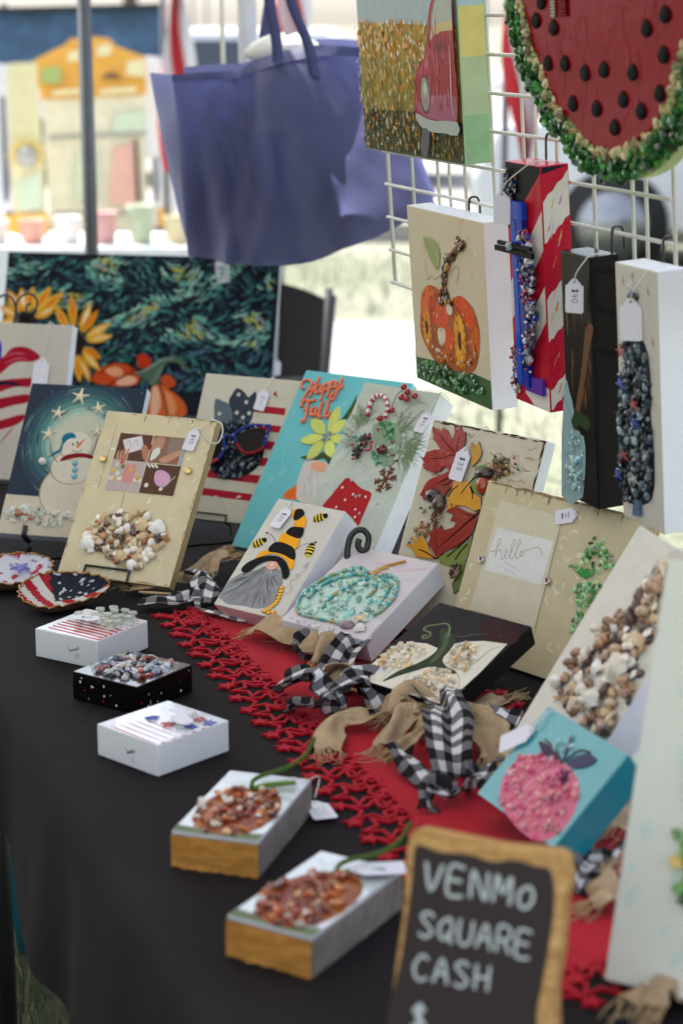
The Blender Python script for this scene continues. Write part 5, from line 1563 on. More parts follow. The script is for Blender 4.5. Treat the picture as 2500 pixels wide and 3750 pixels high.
# ---- shell tree
c = sht = Canvas('shell_tree_painting', 'tall white canvas with a tree shape of seashells', 'painting', (0.1737, 2.0423, 0.7589, -1.3112, 0.5539, 0.1851, 0.2896), 0.036, H('cdc7ba'), H('d5d6da'), mat='resin')
shells(c, [(80.1,245),(111.6,254.8),(138.8,233.5),(152.9,210.2),(166.9,178.1),(178,154.5),(180.1,125.7),(184.8,98.1),(150.3,80.6),(105.3,81.7),(39,83.3),(35.1,105.5),(34.3,128.8),(46.8,148.9),(51.8,183.8),(67.6,210.3)], 120, (12, 21), 15, cols=[H('cdb08e'), H('e3d6c2'), H('8f6a50'), H('b98f6a'), H('5d4238'), H('efe8dc'), H('c2a08a'), H('a47a6a')], mind=.42)
chips(c.root, [(26.6,98.4),(41.5,133.3),(56,187.1),(79.1,233.2),(112.2,251.2),(149.4,222.1),(180.7,155.4),(181.4,109.6),(155.8,82.8),(67.9,82.6)], 60, (7, 12), [H('4a342c'), H('6b4a3a'), H('3b2a26')], 16, mind=.6, libs=[LIB['clam']], name='shell_fragment')
for q, k, cl, a in (([(142.1,154.3)][0], .034, 'd9cdb8', .6), ([(129.9,114)][0], .026, 'd8d0c2', 1.4)):
    piece('scallop_shell', LIB['scallop'], None, c.root, (q[0]*.001, q[1]*.001, .009), (.2, 0, a), k, H(cl))
q = [(103.5,267.4)][0]; piece('starfish', LIB['starfish'], None, c.root, (q[0]*.001, q[1]*.001, .006), (0, 0, .3), .034, H('dccaa8'))
p = c.part('sand', 'paint'); p.poly([(2, 2), (c.w-2, 2), (c.w-2, 24), (c.w*.5, 30), (2, 22)], H('b9ac86'))
c.done()
price_tag(c, 'price tag curled over the starfish of the shell tree canvas', [(96.2,257.6)][0], -2.1, 40, None, top=[(103.5,289.1)][0], lift=10, curl=.5)
easel('black scrolled easel behind the shell tree canvas', c, 30, 100, lip=10, r=2.4, legback=30)

# ---- large pale canvas at the near end of the table
x_, y_, z_, yw_, tl_, w_, h_ = (0.2209, 1.5311, 0.7511, -0.5197, 0.3146, 0.0699, 0.3583)
c = rgt = Canvas('green_glass_painting', 'large pale canvas with a green glass spray, standing nearest the chalkboard', 'painting', (x_, y_, z_, yw_, tl_, 0.2, h_), 0.036, H('d6d5c6'), H('dcdce0'))
p = c.part('painted_wash')
for i in range(50):
    x = rnd.uniform(3, 190); y = rnd.uniform(6, c.h-20)
    p.stroke([(x, y), (min(197, x+rnd.uniform(-4, 12)), min(c.h-4, y+rnd.uniform(6, 24)))], rnd.uniform(4, 12), pmix(H('d6d5c6'), rnd.choice([H('a9cdbd'), H('d9dbd2'), H('b7d3c6')]), rnd.uniform(.15, .45)), taper=1)
chips(c.root, [(38, 95), (70, 70), (130, 90), (140, 190), (100, 250), (52, 205), (42, 150)], 90, (8, 15), [H('5f9a3f'), H('7fb85a'), H('3f7a34'), H('9fc77c'), H('c7a84a')], 17, mind=.5)
c.done()

# ================================================================== the wire grid and what hangs on it
GP = (0.1505, 2.8656, 1.0254, -1.2166, -0.0743, 1.0000, 1.0000)
gx, gy, gz, gyaw, gtilt, gw, gh = GP
ex = Vector((math.cos(gyaw), math.sin(gyaw), 0)); n0 = Vector((math.sin(gyaw), -math.cos(gyaw), 0)); up = Vector((0, 0, 1))
ey = up*math.cos(gtilt)-n0*math.sin(gtilt); ez = n0*math.cos(gtilt)+up*math.sin(gtilt)
GM = Matrix((ex, ey, ez)).transposed().to_4x4(); GM.translation = (gx, gy, gz)
grid = thing('wire_grid_panel', 'white wire grid panel hanging at the side of the stall', 'grid panel')
grid.matrix_world = GM
gx0, gdx, ncol = (-0.180, 0.0958, 10)
gy0, gdy, nrow = (0.120, 0.0495, 15)
def wire_obj(pts, r=.0021):
    b = MB(); b.tube(pts, r, n=8); return b.build('wire', M['gridwire'], grid)
for k in range(ncol):
    x = gx0+gdx*k
    wire_obj([(x, gy0-.002, -.0028), (x, gy0+gdy*(nrow-1)+.002, -.0022)], .0032 if k == 0 else .0026)
for k in range(nrow):
    y = gy0+gdy*k
    wire_obj([(gx0-.002, y, .0028), (gx0+gdx*(ncol-1)+.002, y, .0028)], .0032 if k == 0 else .0026)
for k in (2, 5, 8):
    x = gx0+gdx*k
    wire_obj([(x, gy0+.02, -.020), (x, gy0+gdy*(nrow-1)+.002, -.020)], .0026)

def hook(label, top, L=.036):
    """J hook over a grid wire, its point turned up behind the canvas; grid-local metres"""
    o = thing('grid_hook', label, 'hook', group='black grid hooks')
    o.matrix_world = GM @ Matrix.Translation((top[0], top[1], 0))
    b = MB()
    b.tube(catmull([(0, -.020, -.009), (0, -.004, -.009), (0, .005, -.006), (0, .0065, .001), (0, .003, .006), (0, -.012, .007), (0, -L, .008)], 5, False), .0016, n=7)
    b.build('wire', M['blackwire'], o)
    b = MB(); b.tube(catmull([(0, -L, .008), (0, -L-.008, .010), (0, -L-.008, .016), (0, -L, .018)], 4, False), .0016, n=7)
    b.build('tip', M['blackwire'], o)
    return o
HK = [(0.137, 0.2685), (0.384, 0.3675), (0.550, 0.2685), (0.671, 0.2685)]
for (hx, hy), lb in zip(HK, ('black hook above the orange pumpkin canvas', 'black hook above the glass cross canvas', 'black hook above the tall black canvas', 'black hook above the white fireworks canvas')):
    hook(lb, (hx, hy), .045)

# ---- blessing pumpkin
c = pum = Canvas('patchwork_pumpkin_painting', 'deep cream canvas with an orange patchwork pumpkin on green glass grass', 'painting', (0.1092, 2.8436, 1.0295, -1.2166, -0.0743, 0.2629, 0.2501), 0.038, H('cfc0a4'), H('e0e0e4'))
p = c.part('painted_wash')
for i in range(40):
    x = rnd.uniform(4, c.w-14); y = rnd.uniform(60, c.h-8)
    p.stroke([(x, y), (min(c.w-3, x+rnd.uniform(6, 20)), min(c.h-3, y+rnd.uniform(-10, 14)))], rnd.uniform(5, 14), pmix(H('cfc0a4'), rnd.choice([H('e0d6c2'), H('bfa982'), H('d9cab0')]), rnd.uniform(.2, .5)), taper=1)
p = c.part('painted_grass', 'resin')
p.poly([(1, 1), (c.w-1, 1)]+[(262.1,40.5),(177.5,42),(90.5,38.5),(5.1,32.6)]+[(1, 40)], H('42603a'))
p = c.part('painted_pumpkin', 'gloss')
PP = [(30.5,103.7),(37.5,126.6),(61.1,143.2),(92.2,144.4),(111.7,138.8),(133.2,125.7),(151.1,136),(174.8,143),(202.8,137.6),(226,122.7),(235.3,98.2),(228.9,71.3),(213.4,47.9),(176.6,35.2),(124,35.8),(76.4,36.3),(44,53.2),(25.7,72.6)]
p.poly(PP, H('a8551f'), 3)
for pts, cl in (([(45.6,133.1),(64.4,142.2),(80.9,137.6),(74.8,109.7),(54,96),(33.2,98.6)], 'd9641c'), ([(61.3,121.5),(80.1,132.1),(83.1,105.5),(73.6,87.8),(64.6,97.5)], 'c23f12'), ([(88.6,119.7),(109,119.8),(132.1,117.6),(122.2,94.8),(97.7,88.6),(82.3,99.9)], 'd8522a'), ([(154.1,133.7),(177.9,142.1),(202.4,135),(218.7,124.2),(210.9,102.4),(192.2,104.9),(168.1,117.2)], 'd64f14'), ([(217.9,108.6),(231.8,95.1),(229.5,76.6),(215.8,66.7),(202.4,85.5)], 'cf6420'), ([(118.4,91.6),(138.4,91.8),(142.6,73.8),(126.7,55.2),(114.9,66.8)], 'd9521c'), ([(90.4,84.8),(114.6,88.4),(111.9,69.1),(94.1,63.7)], 'd6cbb4')):
    p.poly(pts, H(cl), 4)
    q = pts[0]; 
for cc, rx, n_ in (([(49.7,81.6)][0], 30, 15), ([(165.7,79.9)][0], 40, 18), ([(110.8,37.8)][0], 22, 12)):
    for k in range(n_):
        a = k*2*math.pi/n_; d_ = Vector((math.cos(a)*.55, math.sin(a)))
        p.stroke([(cc[0]+d_.x*8, cc[1]+d_.y*8), (cc[0]+d_.x*rx, cc[1]+d_.y*rx)], rx*.24, rnd.choice([H('e09a1c'), H('e8ae38'), H('d9801c')]), taper=1)
    p.ell(cc, 5.5, rx*.34, H('2a1810'))
for i in range(150):
    q = (rnd.uniform(min(v_[0] for v_ in PP), max(v_[0] for v_ in PP)), rnd.uniform(min(v_[1] for v_ in PP), max(v_[1] for v_ in PP)))
    if inside(q, PP): p.stroke([q, (q[0]+rnd.uniform(-3, 3), q[1]+rnd.uniform(3, 9))], rnd.uniform(1, 3), rnd.choice([H('7a3410'), H('c2501c'), H('d98a3a'), H('e3c9a0'), H('8f3a12'), H('b8642c')]), taper=1)
p.ell([(137.1,120.4)][0], 11, 9, H('d9cdb6'))
p.stroke([(67.1,114.1),(70.7,81.9),(91.7,46.9),(110.6,36.4)], 1.2, H('4a2c14')); p.stroke([(159.6,126.6),(186,106.6),(195.2,79.2),(183.7,40.4)], 1.2, H('4a2c14'))
p = c.part('painted_leaf', 'gloss')
p.poly([(57.3,210),(88.4,211),(110.7,202.3),(113.2,186.7),(102.6,169.6),(86.6,175.8),(68.5,192.4)], H('8f9a5c'), 3); p.stroke([(60.5,208.2),(86.9,191.8),(101.7,172.2)], .8, H('4f5a34'))
p = c.part('painted_script')
for pts in ([(57.3,177.8),(61.8,162.2),(65.8,151.8),(80.7,159),(90.3,154.8),(108.3,162.3),(114.4,157.8)], [(147.5,167.1),(160.3,179),(173.6,181.9),(175.6,173),(164,158.6),(176.9,173.2)]): p.stroke(pts, .8, H('6b5a4a'))
ST = [(179.2,223.7),(191.6,221.1),(206.6,215),(196.3,208.8),(176.6,204.1),(151.4,185.8),(135.8,168.3),(129.8,149.1),(138.1,136.9),(150,127.9),(130.2,127.9),(95.9,123.4),(111.3,136.1),(120.8,155.9),(123.5,174.7),(142.5,192.6),(170.4,206.1)]
chips(c.root, ST, 110, (5, 8.5), [H('3a2c1c'), H('5a3a1c'), H('7a4a1c'), H('2f4a2c'), H('8a3a14'), H('b07a2c')], 101, mind=.55)
chips(c.root, [(14.5,23.5),(47.8,31.6),(103.9,36.6),(156.8,33.2),(208.8,36.6),(246.1,35.1),(241,18.6),(199.5,13.9),(139.9,6),(71.9,5.2),(15.5,6.8)], 90, (5, 9), [H('2f6a34'), H('4f8f4c'), H('1f4f28'), H('8fb58a'), H('3f7a3c')], 102, mind=.5)
chips(c.root, [(49.3,65.1),(92.9,55.3),(145.9,50.2),(184.1,43.1),(219,67.2),(228,89.4),(206.4,67.8),(158.6,46.9),(90.9,41.3)], 40, (3.5, 6), [H('d98f3a'), H('e3c27a'), H('c2602a'), H('efe0c2')], 103, mind=.55)
c.done()

# ---- flag with a blue glass cross
c = cro = Canvas('glass_cross_painting', 'narrow flag canvas with a raised blue glass cross and beads', 'painting', (0.2247, 2.5250, 1.0596, -1.2166, -0.0743, 0.1010, 0.3046), 0.038, H('b3162a'), H('b51e34'), mat='resin')
p = c.part('painted_stripes')
CREAM = H('cdc6bc')
p.poly([(1, c.h*.72), (c.w-1.2, c.h*.97), (c.w-1.2, c.h-1.2), (1, c.h-1.2)], H('14151a'))
def band(y0, y1, x0=1.0, x1=None, rise=.32): 
    x1 = x1 or c.w-1.2
    p.poly([(x0, max(1, y0)), (x1, y0+(x1-x0)*1.0), (x1, y1+(x1-x0)*1.0), (x0, y1)], CREAM, 0)
band(104, 152); band(16, 60)
p.poly([(c.w*.55, 1.2), (c.w-1.2, 1.2), (c.w-1.2, 30), (c.w*.4, 34), (c.w*.3, 14)], H('d6cfca'))
p = c.part('painted_side')
# stripes running on round the right side
xs = c.w*.001+.00045
for y0, y1 in ((c.h*.69, c.h*.86), (c.h*.29, c.h*.47), (c.h*.01, c.h*.09)):
    n_ = 10
    v = []
    for k in range(n_+1):
        t = k/n_; w1 = 1.6*math.sin(k*2.1+y0); w2 = 1.6*math.sin(k*1.7+y1)
        v.append((xs, min(c.h-1, y0+t*34+w1)*.001, -(.0016+t*(c.d-3)*.001))); v.append((xs, min(c.h-1, y1+t*34+w2)*.001, -(.0016+t*(c.d-3)*.001)))
    p.b.add(v, [(2*k, 2*k+2, 2*k+3, 2*k+1) for k in range(n_)], CREAM)
p.b.add([(xs, (c.h-1.8)*.001, -.0016), (xs, (c.h-10)*.001, -.0016), (xs, (c.h-1.8)*.001, -(c.d-2)*.001)], [(0, 1, 2)], H('1a1c24'))
for i in range(26):
    y = rnd.uniform(10, c.h-22); zz = rnd.uniform(5, c.d-14); L = rnd.uniform(5, 14); w1 = rnd.uniform(.4, 1.5)
    cl = rnd.choice([H('c79a34'), H('c9a0c0'), H('c2304c'), H('d8b04a')])
    p.b.add([(xs+.00012, y*.001, -zz*.001), (xs+.00012, (y-w1)*.001, -(zz+w1)*.001), (xs+.00012, (y+L)*.001, -(zz+L*.45)*.001), (xs+.00012, (y+L+w1)*.001, -(zz+L*.45-w1*.4)*.001)], [(0, 1, 2, 3)], cl)
BLU = H('0d2a8f')
p = c.part('glass_cross', 'gloss')
cx0 = c.w*.27
p.b.box((cx0*.001, .026, .0022), ((cx0+32)*.001, .236, .0085), BLU)
p.b.box(((cx0-4)*.001, .2365, .0024), ((cx0+35)*.001, .258, .0090), H('1440b0'))
p.b.box((cx0*.001+.0012, .030, .0086), ((cx0+14)*.001, .233, .0092), H('0a47b8'))
p = c.part('cross_arm')
p.b.box((-.014, .193, .0094), (.094, .1995, .0135), H('08070a')); p.b.box((-.004, .2015, .0098), (.090, .2065, .0140), H('0c0b10'))
p = c.part('violet_glass', 'gloss')
p.b.box(((cx0+14)*.001, .020, .0010), (.092, .040, .0055), H('5a2f9a'))
BD = [H('22335f'), H('3a2a4a'), H('8f1c2c'), H('b9b6bc'), H('1c2c8f'), H('5a4a5c'), H('d0ccd0')]
chips(c.root, [(cx0+24, 52), (cx0+44, 60), (cx0+62, 110), (cx0+62, 190), (cx0+46, 225), (cx0+22, 222), (cx0+26, 140)], 96, (5.5, 9.5), BD, 111, mind=.55, z=.006)
chips(c.root, [(2, 8), (20, 6), (28, 40), (18, 80), (3, 66)], 40, (5, 8), BD, 112, mind=.5)
chips(c.root, [(1, 250), (30, 246), (38, 285), (10, 296), (0, 280)], 34, (5, 8), [H('1a2240'), H('2a3560'), H('7a1f2c'), H('10141f')], 113, mind=.5, z=.001)
for i in range(44):
    q = (rnd.uniform(cx0+16, cx0+60), rnd.uniform(48, 228)) if i < 30 else (rnd.uniform(0, 22), rnd.uniform(8, 80))
    piece('bead', LIB['bead'], None, c.root, (q[0]*.001, q[1]*.001, .009 if i < 30 else .003), (0, 0, 0), rnd.uniform(.0035, .0055), rnd.choice([H('9c1020'), H('1c3aa0'), H('b01828'), H('c9c6cc')]))
q = (cx0+4, 202); piece('crystal_knot', LIB['chips'][2], None, c.root, (q[0]*.001, q[1]*.001, .012), (0, 0, .4), (.017, .014, .012), H('b9bcd0'))
c.done()
price_tag(c, 'blank price tag hanging on the blue glass cross canvas', [(35.1,268.1)][0], -.10, 38, None, top=[(74.5,307)][0], lift=22, swing=.75)

# ---- tall black canvas
c = tbk = Canvas('dark_stem_painting', 'tall glossy black canvas with a brown stem over pale blue glass', 'painting', (0.2820, 2.3907, 0.9629, -1.2166, -0.0743, 0.0764, 0.3050), 0.038, H('1a1413'), H('171516'), mat='resin')
p = c.part('painted_stem', 'resin')
for i in range(26):
    x = rnd.uniform(4, c.w-4); y = rnd.uniform(90, c.h-70)
    p.stroke([(x, y), (x+rnd.uniform(-2, 2), min(c.h-8, y+rnd.uniform(18, 50)))], rnd.uniform(2, 6), pmix(H('1a1413'), rnd.choice([H('6a4420'), H('8a5a28'), H('3a1c14')]), rnd.uniform(.3, .8)), taper=1)
p.poly([(59.9,217.9),(72.9,226.6),(79.7,220.8),(70.9,201.2),(55.4,161.8),(42.6,126.8),(30.3,100.9),(20,98.9),(30.2,129.3),(42.8,159.7),(53.1,193.9)], H('6a4a34'), 3)
p.poly([(13.2,109.6),(36.5,113.9),(63.5,107.2),(55,93.8),(29.9,96.1),(17.9,74.6),(8.6,87.2)], H('2f4028'), 3)
GL_ = [(-2.3,140.2),(10.2,135.2),(21,111),(12.1,97.4),(23.9,85.4),(44.2,84.6),(47,56.6),(38.6,16.4),(27.2,1.7),(-23.1,-4.5)]
p.poly(GL_, H('8fa9ac'), 2)
for pts in ([(-1.3,121.3),(12.5,102.3),(19.3,91.6)], [(-17,3.8),(9.7,39.1),(23.1,75.6)]): p.stroke(pts, .9, INK)
chips(c.root, [(-3.2,70.3),(24.3,90.2),(41.6,84.1),(44.4,56.1),(39,21.3),(11.8,3),(-2.2,21.9)], 56, (4, 8), [H('9fc0c2'), H('c3d9d9'), H('86aeb2'), H('d9e4e2')], 121, mind=.55)
c.done()
price_tag(c, 'forty dollar price tag hanging on the tall black canvas', [(55.7,275.2)][0], -.10, 38, '$40.', top=[(76.8,307.1)][0], lift=10, swing=.8)

# ---- white fireworks canvas
c = fir = Canvas('glass_tree_painting', 'tall white canvas with a column of blue-grey glass, stars and painted fireworks', 'painting', (0.3296, 2.2603, 0.9713, -1.2166, -0.0743, 0.0979, 0.2985), 0.038, H('c9c3b8'), H('dedee2'))
p = c.part('painted_firework')
for q in [(18.3,278.3),(41.4,287.6),(75.6,273.6),(20.7,245.9),(83.2,218.1),(35.8,20.3)]:
    x = q[0]
    for k in range(9):
        a = k*.7+x; L = rnd.uniform(3, 8)
        p.stroke([q, (q[0]+L*math.cos(a)*.7, q[1]+L*math.sin(a))], .7, rnd.choice([H('b0603c'), H('8f8a86'), H('a83a34'), H('7a6a6a')]), taper=.6)
TR = [(18.6,213.7),(57,218.4),(71.5,203.3),(76.2,171.5),(74.3,138.3),(80,84.2),(72.9,38),(35.8,20.3),(3.5,22),(-4.5,43.4),(1.1,90.6),(-1.8,117.4),(10.4,160.2),(16.9,188)]
p.poly(TR, H('232c32'), 3)
chips(c.root, TR, 260, (5.5, 9.5), [H('34424a'), H('4f6068'), H('1c2830'), H('7a8c94'), H('28445a'), H('9aa8ac'), H('18222a')], 131, mind=.5)
chips(c.root, [(31,264.7),(53.4,267.6),(41.7,257.4),(30.4,255.9)], 7, (5, 8), [H('4f6460')], 132)
for q, cl in zip([(19.9,199.6),(16.5,161.2),(47.9,142.3),(46.7,122.1),(20.2,77.4),(41.5,53.5),(4.4,50),(48.3,277.7)], ('b01c20', '2450b0', 'b51c22', '1f48a8', 'b01c1c', 'c9c3bc', '203a9a', 'd0d0d4')):
    piece('star_gem', LIB['star'], None, c.root, (q[0]*.001, q[1]*.001, .006), (.2, .4, rnd.uniform(0, 1)), (.016, .02, .016), H(cl))
q = [(46,268.8)][0]; piece('bead', LIB['bead'], None, c.root, (q[0]*.001, q[1]*.001, .002), (0, 0, 0), .006, H('1c2a9a'))
p = c.part('glass_trunk', 'gloss'); p.slab([(33.9,26.7),(47.8,29.9),(48,11.7),(29.5,7.3)], H('4f6880'), 4)
c.done()
price_tag(c, 'blank price tag hanging on the white fireworks canvas', [(57.4,261.7)][0], -.03, 44, None, top=[(77,297.1)][0], lift=12, swing=.75)

# ---- red truck in a flower field
tx0, ty0, tz0, tyw, ttl, tw, th_ = (0.0356, 2.9741, 1.3492, -1.2166, -0.0743, 0.3634, 0.2104)
c = trk = Canvas('red_truck_painting', 'large canvas of a red pickup truck in an orange flower field', 'painting', (tx0, ty0, tz0, tyw, ttl, tw, .355), 0.038, H('9fb0b4'), H('a9c49a'), mat='resin')
H2 = [(4.7,181.3)][0][1]
p = c.part('painted_field')
p.poly([(1, 1), (c.w-1.2, 1), (c.w-1.2, H2*.98), (1, H2)], H('a8924a'))
p.poly([(1, 1), (c.w-1.2, 1), (c.w-1.2, H2*.30), (c.w*.5, H2*.34), (1, H2*.32)], H('4a4a24'))
r6 = random.Random(19)
for i in range(1500):
    x = r6.uniform(2, c.w-3); y = r6.uniform(2, H2)
    k = y/H2
    pal = [H('e0921c'), H('e8a83a'), H('d07a14'), H('e6d6ae'), H('f0e8d6')] if k > .72 else [H('d8a83a'), H('c9b48a'), H('7a7a34'), H('e0cfa4'), H('5d6a2c'), H('d08a1c')] if k > .33 else [H('3a3c1c'), H('5a5a2a'), H('2a2c16'), H('8a7a4a'), H('c98a24'), H('c9bfa4')]
    L = r6.uniform(3, 9)
    p.stroke([(x, y), (x+r6.uniform(-1.5, 1.5), min(H2+6, y+L*1.3))], r6.uniform(2.2, 5.5), r6.choice(pal), taper=1)
for i in range(16):
    x = r6.uniform(20, c.w*.68); y = r6.uniform(H2*.28, H2*.5)
    p.stroke([(x, y), (x+r6.uniform(-3, 3), y+r6.uniform(25, 50))], 2, H('6a7a34'), taper=.8)
p = c.part('painted_truck', 'resin')
TRD = H('960a1c')
TRUCK = [(310.3,215.3),(293.9,206.8),(286.1,192.4),(281.4,173.5),(275.8,161.7),(270.8,141.1),(243.3,127.3),(229.2,113.5),(222.6,96.7),(219.3,75.4),(221.3,61.8),(232.9,59.3),(291.1,55.2),(362.6,57.2),(364.2,124.2),(363.6,174),(364.8,209.2),(364.1,217.6)]
p.poly(TRUCK, TRD, 2)
p.poly([(318.2,218.1),(305.3,206.7),(295.6,192.4),(285,158.9),(303.2,166.4),(326.5,171.6),(361.7,173.2),(363,217.7)], H('a9b0a4'), 0)
p.poly([(293.1,175),(316.8,182.3),(363.2,183.9),(361.7,172.8),(326.5,171.2),(299.2,164.9),(287,159.7)], H('c9b07a'), 0)
p.poly([(298,156.1),(332.3,159.4),(331.7,155.1),(311.1,141.8),(299.1,137.2)], H('6a0c18'), 0)
p.poly([(274.7,154.4),(285.4,148.7),(303.3,140.2),(296.9,122.6),(260.7,112.8),(237.4,115.2),(255.1,127.5)], H('a83038'), 3)
p.poly([(280.2,86.7),(326.3,89.8),(359.4,88.1),(359,57.7),(291.2,56),(252.9,60.2),(230,66.7),(231.4,75.9)], H('9a4a68'), 2)
p.poly([(221.3,61.8),(252.4,57.2),(291,54.5),(362.5,56.4),(362,39),(319.3,39.6),(277.1,38.8),(242.4,43.1),(225.7,51.4)], H('a3a9a6'), 2)
p.poly([(242.2,41.6),(265.6,39.7),(260.2,16.8),(248.2,2.4),(233.5,10.6)], H('4a4858'), 2)
hq_ = [(258.9,87.4)][0]
p.ell(hq_, 17.5, 26, H('4a1a1e')); p.ell((hq_[0], hq_[1]+1), 14.5, 22.5, H('8f9488')); p.ell((hq_[0]+1, hq_[1]+6), 7, 10, H('b9bcae'))
for i in range(90):
    q = (r6.uniform(c.w*.62, c.w-6), r6.uniform(H2*.36, H2*.95))
    if inside(q, TRUCK): p.stroke([q, (q[0]+r6.uniform(-1, 1), q[1]+r6.uniform(8, 26))], r6.uniform(1, 4), pmix(TRD, r6.choice([H('d8b0b4'), H('5a0410'), H('c03a4a'), H('c9a0b8')]), r6.uniform(.2, .6)), taper=1)
p.stroke([(350.2,155.4),(349.5,123.8),(348.3,87.7),(352.4,63.2)], 2.4, H('d8c9c9'), taper=.7)
p.stroke([(280.9,157.4),(290.1,180.8),(301.1,203.9),(314,215.3)], 3.5, H('c0485a'), taper=.3)
p = c.part('painted_side')
for y0, y1, cl in ((1.5, 64, '8fb58a'), (64, 138, 'aebd98'), (138, 202, 'd0c277'), (202, 352, 'a5bac4')):
    xs = c.w*.001+.0004
    p.b.add([(xs, y0*.001, -.0018), (xs, y0*.001, -.0365), (xs, y1*.001, -.0365), (xs, y1*.001, -.0018)], [(0, 1, 2, 3)], H(cl))
chips(c.root, [(6, 6), (c.w*.6, 6), (c.w*.6, 40), (6, 60)], 50, (2.5, 4.5), [H('c9c4b4'), H('d8922c'), H('6a6a44')], 141, mind=.6)
c.done()

# ---- oval watermelon plaque on the grid
c = mel = Canvas('watermelon_plaque', 'oval watermelon plaque edged with green glass chips on the grid', 'wall plaque', (0.0991, 2.8466, 1.0213, -1.2166, -0.0743, 1.0000, 1.0000), 0.03, H('9a1a2c'), body=False)
OUT = [(404.1,556.4),(401.3,536.8),(400.6,510.4),(409.9,493.3),(417.7,477.6),(428.8,463.2),(436.4,446.2),(456.7,432.4),(470.8,419.7),(484.1,400.6),(512.6,385.1),(543.5,371.3),(568.1,357.4),(603.7,347.1),(636.2,343.1),(675.9,343.6),(714.7,349),(752.6,361.3),(784.7,378.7),(808.9,396.4),(837.3,420.6),(867.2,448.6),(889.9,479.9),(901.6,512.3),(904.7,544.2),(897.8,586.5),(867.6,624.5),(803.2,654.6),(697.8,672.2),(580.6,671.6),(478,643.3),(420.9,594.9)]
INN = [(438.6,555.9),(441.2,536.5),(454.2,513.2),(465,484.8),(484.2,464.4),(502.9,440.4),(524.5,419.3),(546.7,407.4),(571.3,395.8),(590,384.2),(611.6,377.9),(646.4,373.7),(686,378.6),(704.3,385.7),(727.5,395.4),(752.7,407.4),(767.9,422.1),(785.3,437.9),(795.8,461.1),(808.3,480.6),(827.4,500.9),(846.1,523),(855.8,544.7),(848.7,582.6),(819.2,616),(768,640.3),(696.5,653.2),(592.5,650.8),(514.5,625.6),(460.2,587.5)]
p = c.part('backing_board', 'wood')
p.slab(OUT, H('8fae5c'), 18, inset=1.0, z0=-18, smooth=4)
p = c.part('red_flesh', 'resin')
p.slab(INN, H('8a0418'), 3.4, inset=1.4, z0=0.05, smooth=4)
p = c.part('painted_streak', 'resin')
r8 = random.Random(4)
for i in range(110):
    x = r8.uniform(min(q[0] for q in INN), max(q[0] for q in INN)); y = r8.uniform(min(q[1] for q in INN), max(q[1] for q in INN))
    if not inside((x, y), INN): continue
    L = r8.uniform(10, 40); e = (x+r8.uniform(-6, 6), y+L)
    if not (inside(e, INN)): continue
    z_ = .0036+i*.000003
    p.stroke([(x, y), ((x+e[0])/2+r8.uniform(-2, 2), (y+e[1])/2), e], r8.uniform(4, 14), pmix(H('8a0418'), r8.choice([H('a01c38'), H('660410'), H('8e1a34'), H('74081c')]), r8.uniform(.2, .55)), taper=1, z=z_)
rind_in = [tuple(Vector(a)) for a in INN]
r9 = random.Random(6)
cand = []
xs_ = [q[0] for q in OUT]; ys_ = [q[1] for q in OUT]
ylim = [(626.1,566.5)][0][1]
while len(cand) < 900:
    q = (r9.uniform(min(xs_)-2, max(xs_)), r9.uniform(min(ys_)-2, ylim if len(cand) < 560 else max(ys_)))
    if inside(q, OUT) and not inside(q, INN): cand.append(q)
def dist_in(q): return min((q[0]-a[0])**2+(q[1]-a[1])**2 for a in DENSE)**.5
DENSE = catmull([(a[0], a[1], 0) for a in INN], 6)
DOUT = catmull([(a[0], a[1], 0) for a in OUT], 6)
for i, q in enumerate(cand[:300]):
    d = dist_in(q); do = min((q[0]-a[0])**2+(q[1]-a[1])**2 for a in DOUT)**.5
    pale = d < 0.30*(d+do)
    cl = r9.choice([H('b9a878'), H('cdbf98'), H('a89a68'), H('8fa066')]) if pale else r9.choice([H('2f7a34'), H('1f6428'), H('4f9f4c'), H('2a6a2c'), H('14481c')])
    k = r9.uniform(10, 17)*.001
    piece('glass_chip', r9.choice(LIB['chips']), None, c.root, (q[0]*.001, q[1]*.001, r9.uniform(.0, .005)), (r9.uniform(-.8, .8), r9.uniform(-.8, .8), r9.uniform(0, 6.28)), (k, k*.8, k), (lambda f_: tuple(v_*f_ for v_ in cl))(min(r9.choice([.5, .8, 1.1, 1.7]), .9/max(cl))))  # brightness steps between chips imitate glints on the rim
b = MB()
bmv = [v.co.copy() for v in LIB['chips'][0].vertices]; bmf = [tuple(f.vertices) for f in LIB['chips'][0].polygons]
for q in cand[300:]:
    d = dist_in(q); do = min((q[0]-a[0])**2+(q[1]-a[1])**2 for a in DOUT)**.5
    pale = d < 0.30*(d+do)
    cl = r9.choice([H('b9a878'), H('cdbf98'), H('8fa066')]) if pale else r9.choice([H('2f6a2c'), H('1f5424'), H('4f8f44'), H('16401c')])
    R_ = Euler((r9.uniform(-.8, .8), r9.uniform(-.8, .8), r9.uniform(0, 6.28))).to_matrix(); k = r9.uniform(9, 15)*.001; o = Vector((q[0]*.001, q[1]*.001, r9.uniform(-.001, .003)))
    b.add([R_ @ (v*k)+o for v in bmv], bmf, cl)
o = b.build('glass_chip_filling', M['gloss'], c.root); o['kind'] = 'stuff'
SEED = MB()
def seedfn(u, v):
    t = u; a = 2*math.pi*v; w_ = math.sin(math.pi*t**0.8)**.75*.36
    return (w_*math.cos(a), t-.5, .10+w_*.6*math.sin(a))
SEED.grid(seedfn, 10, 10)
sm = SEED.mesh('seed'); sm.materials.append(mat_plain('glitter_seed', (.012, .012, .013), .3, var=.5, vscale=900, bump=1.0, bscale=900, bdist=.001, spec=.03))
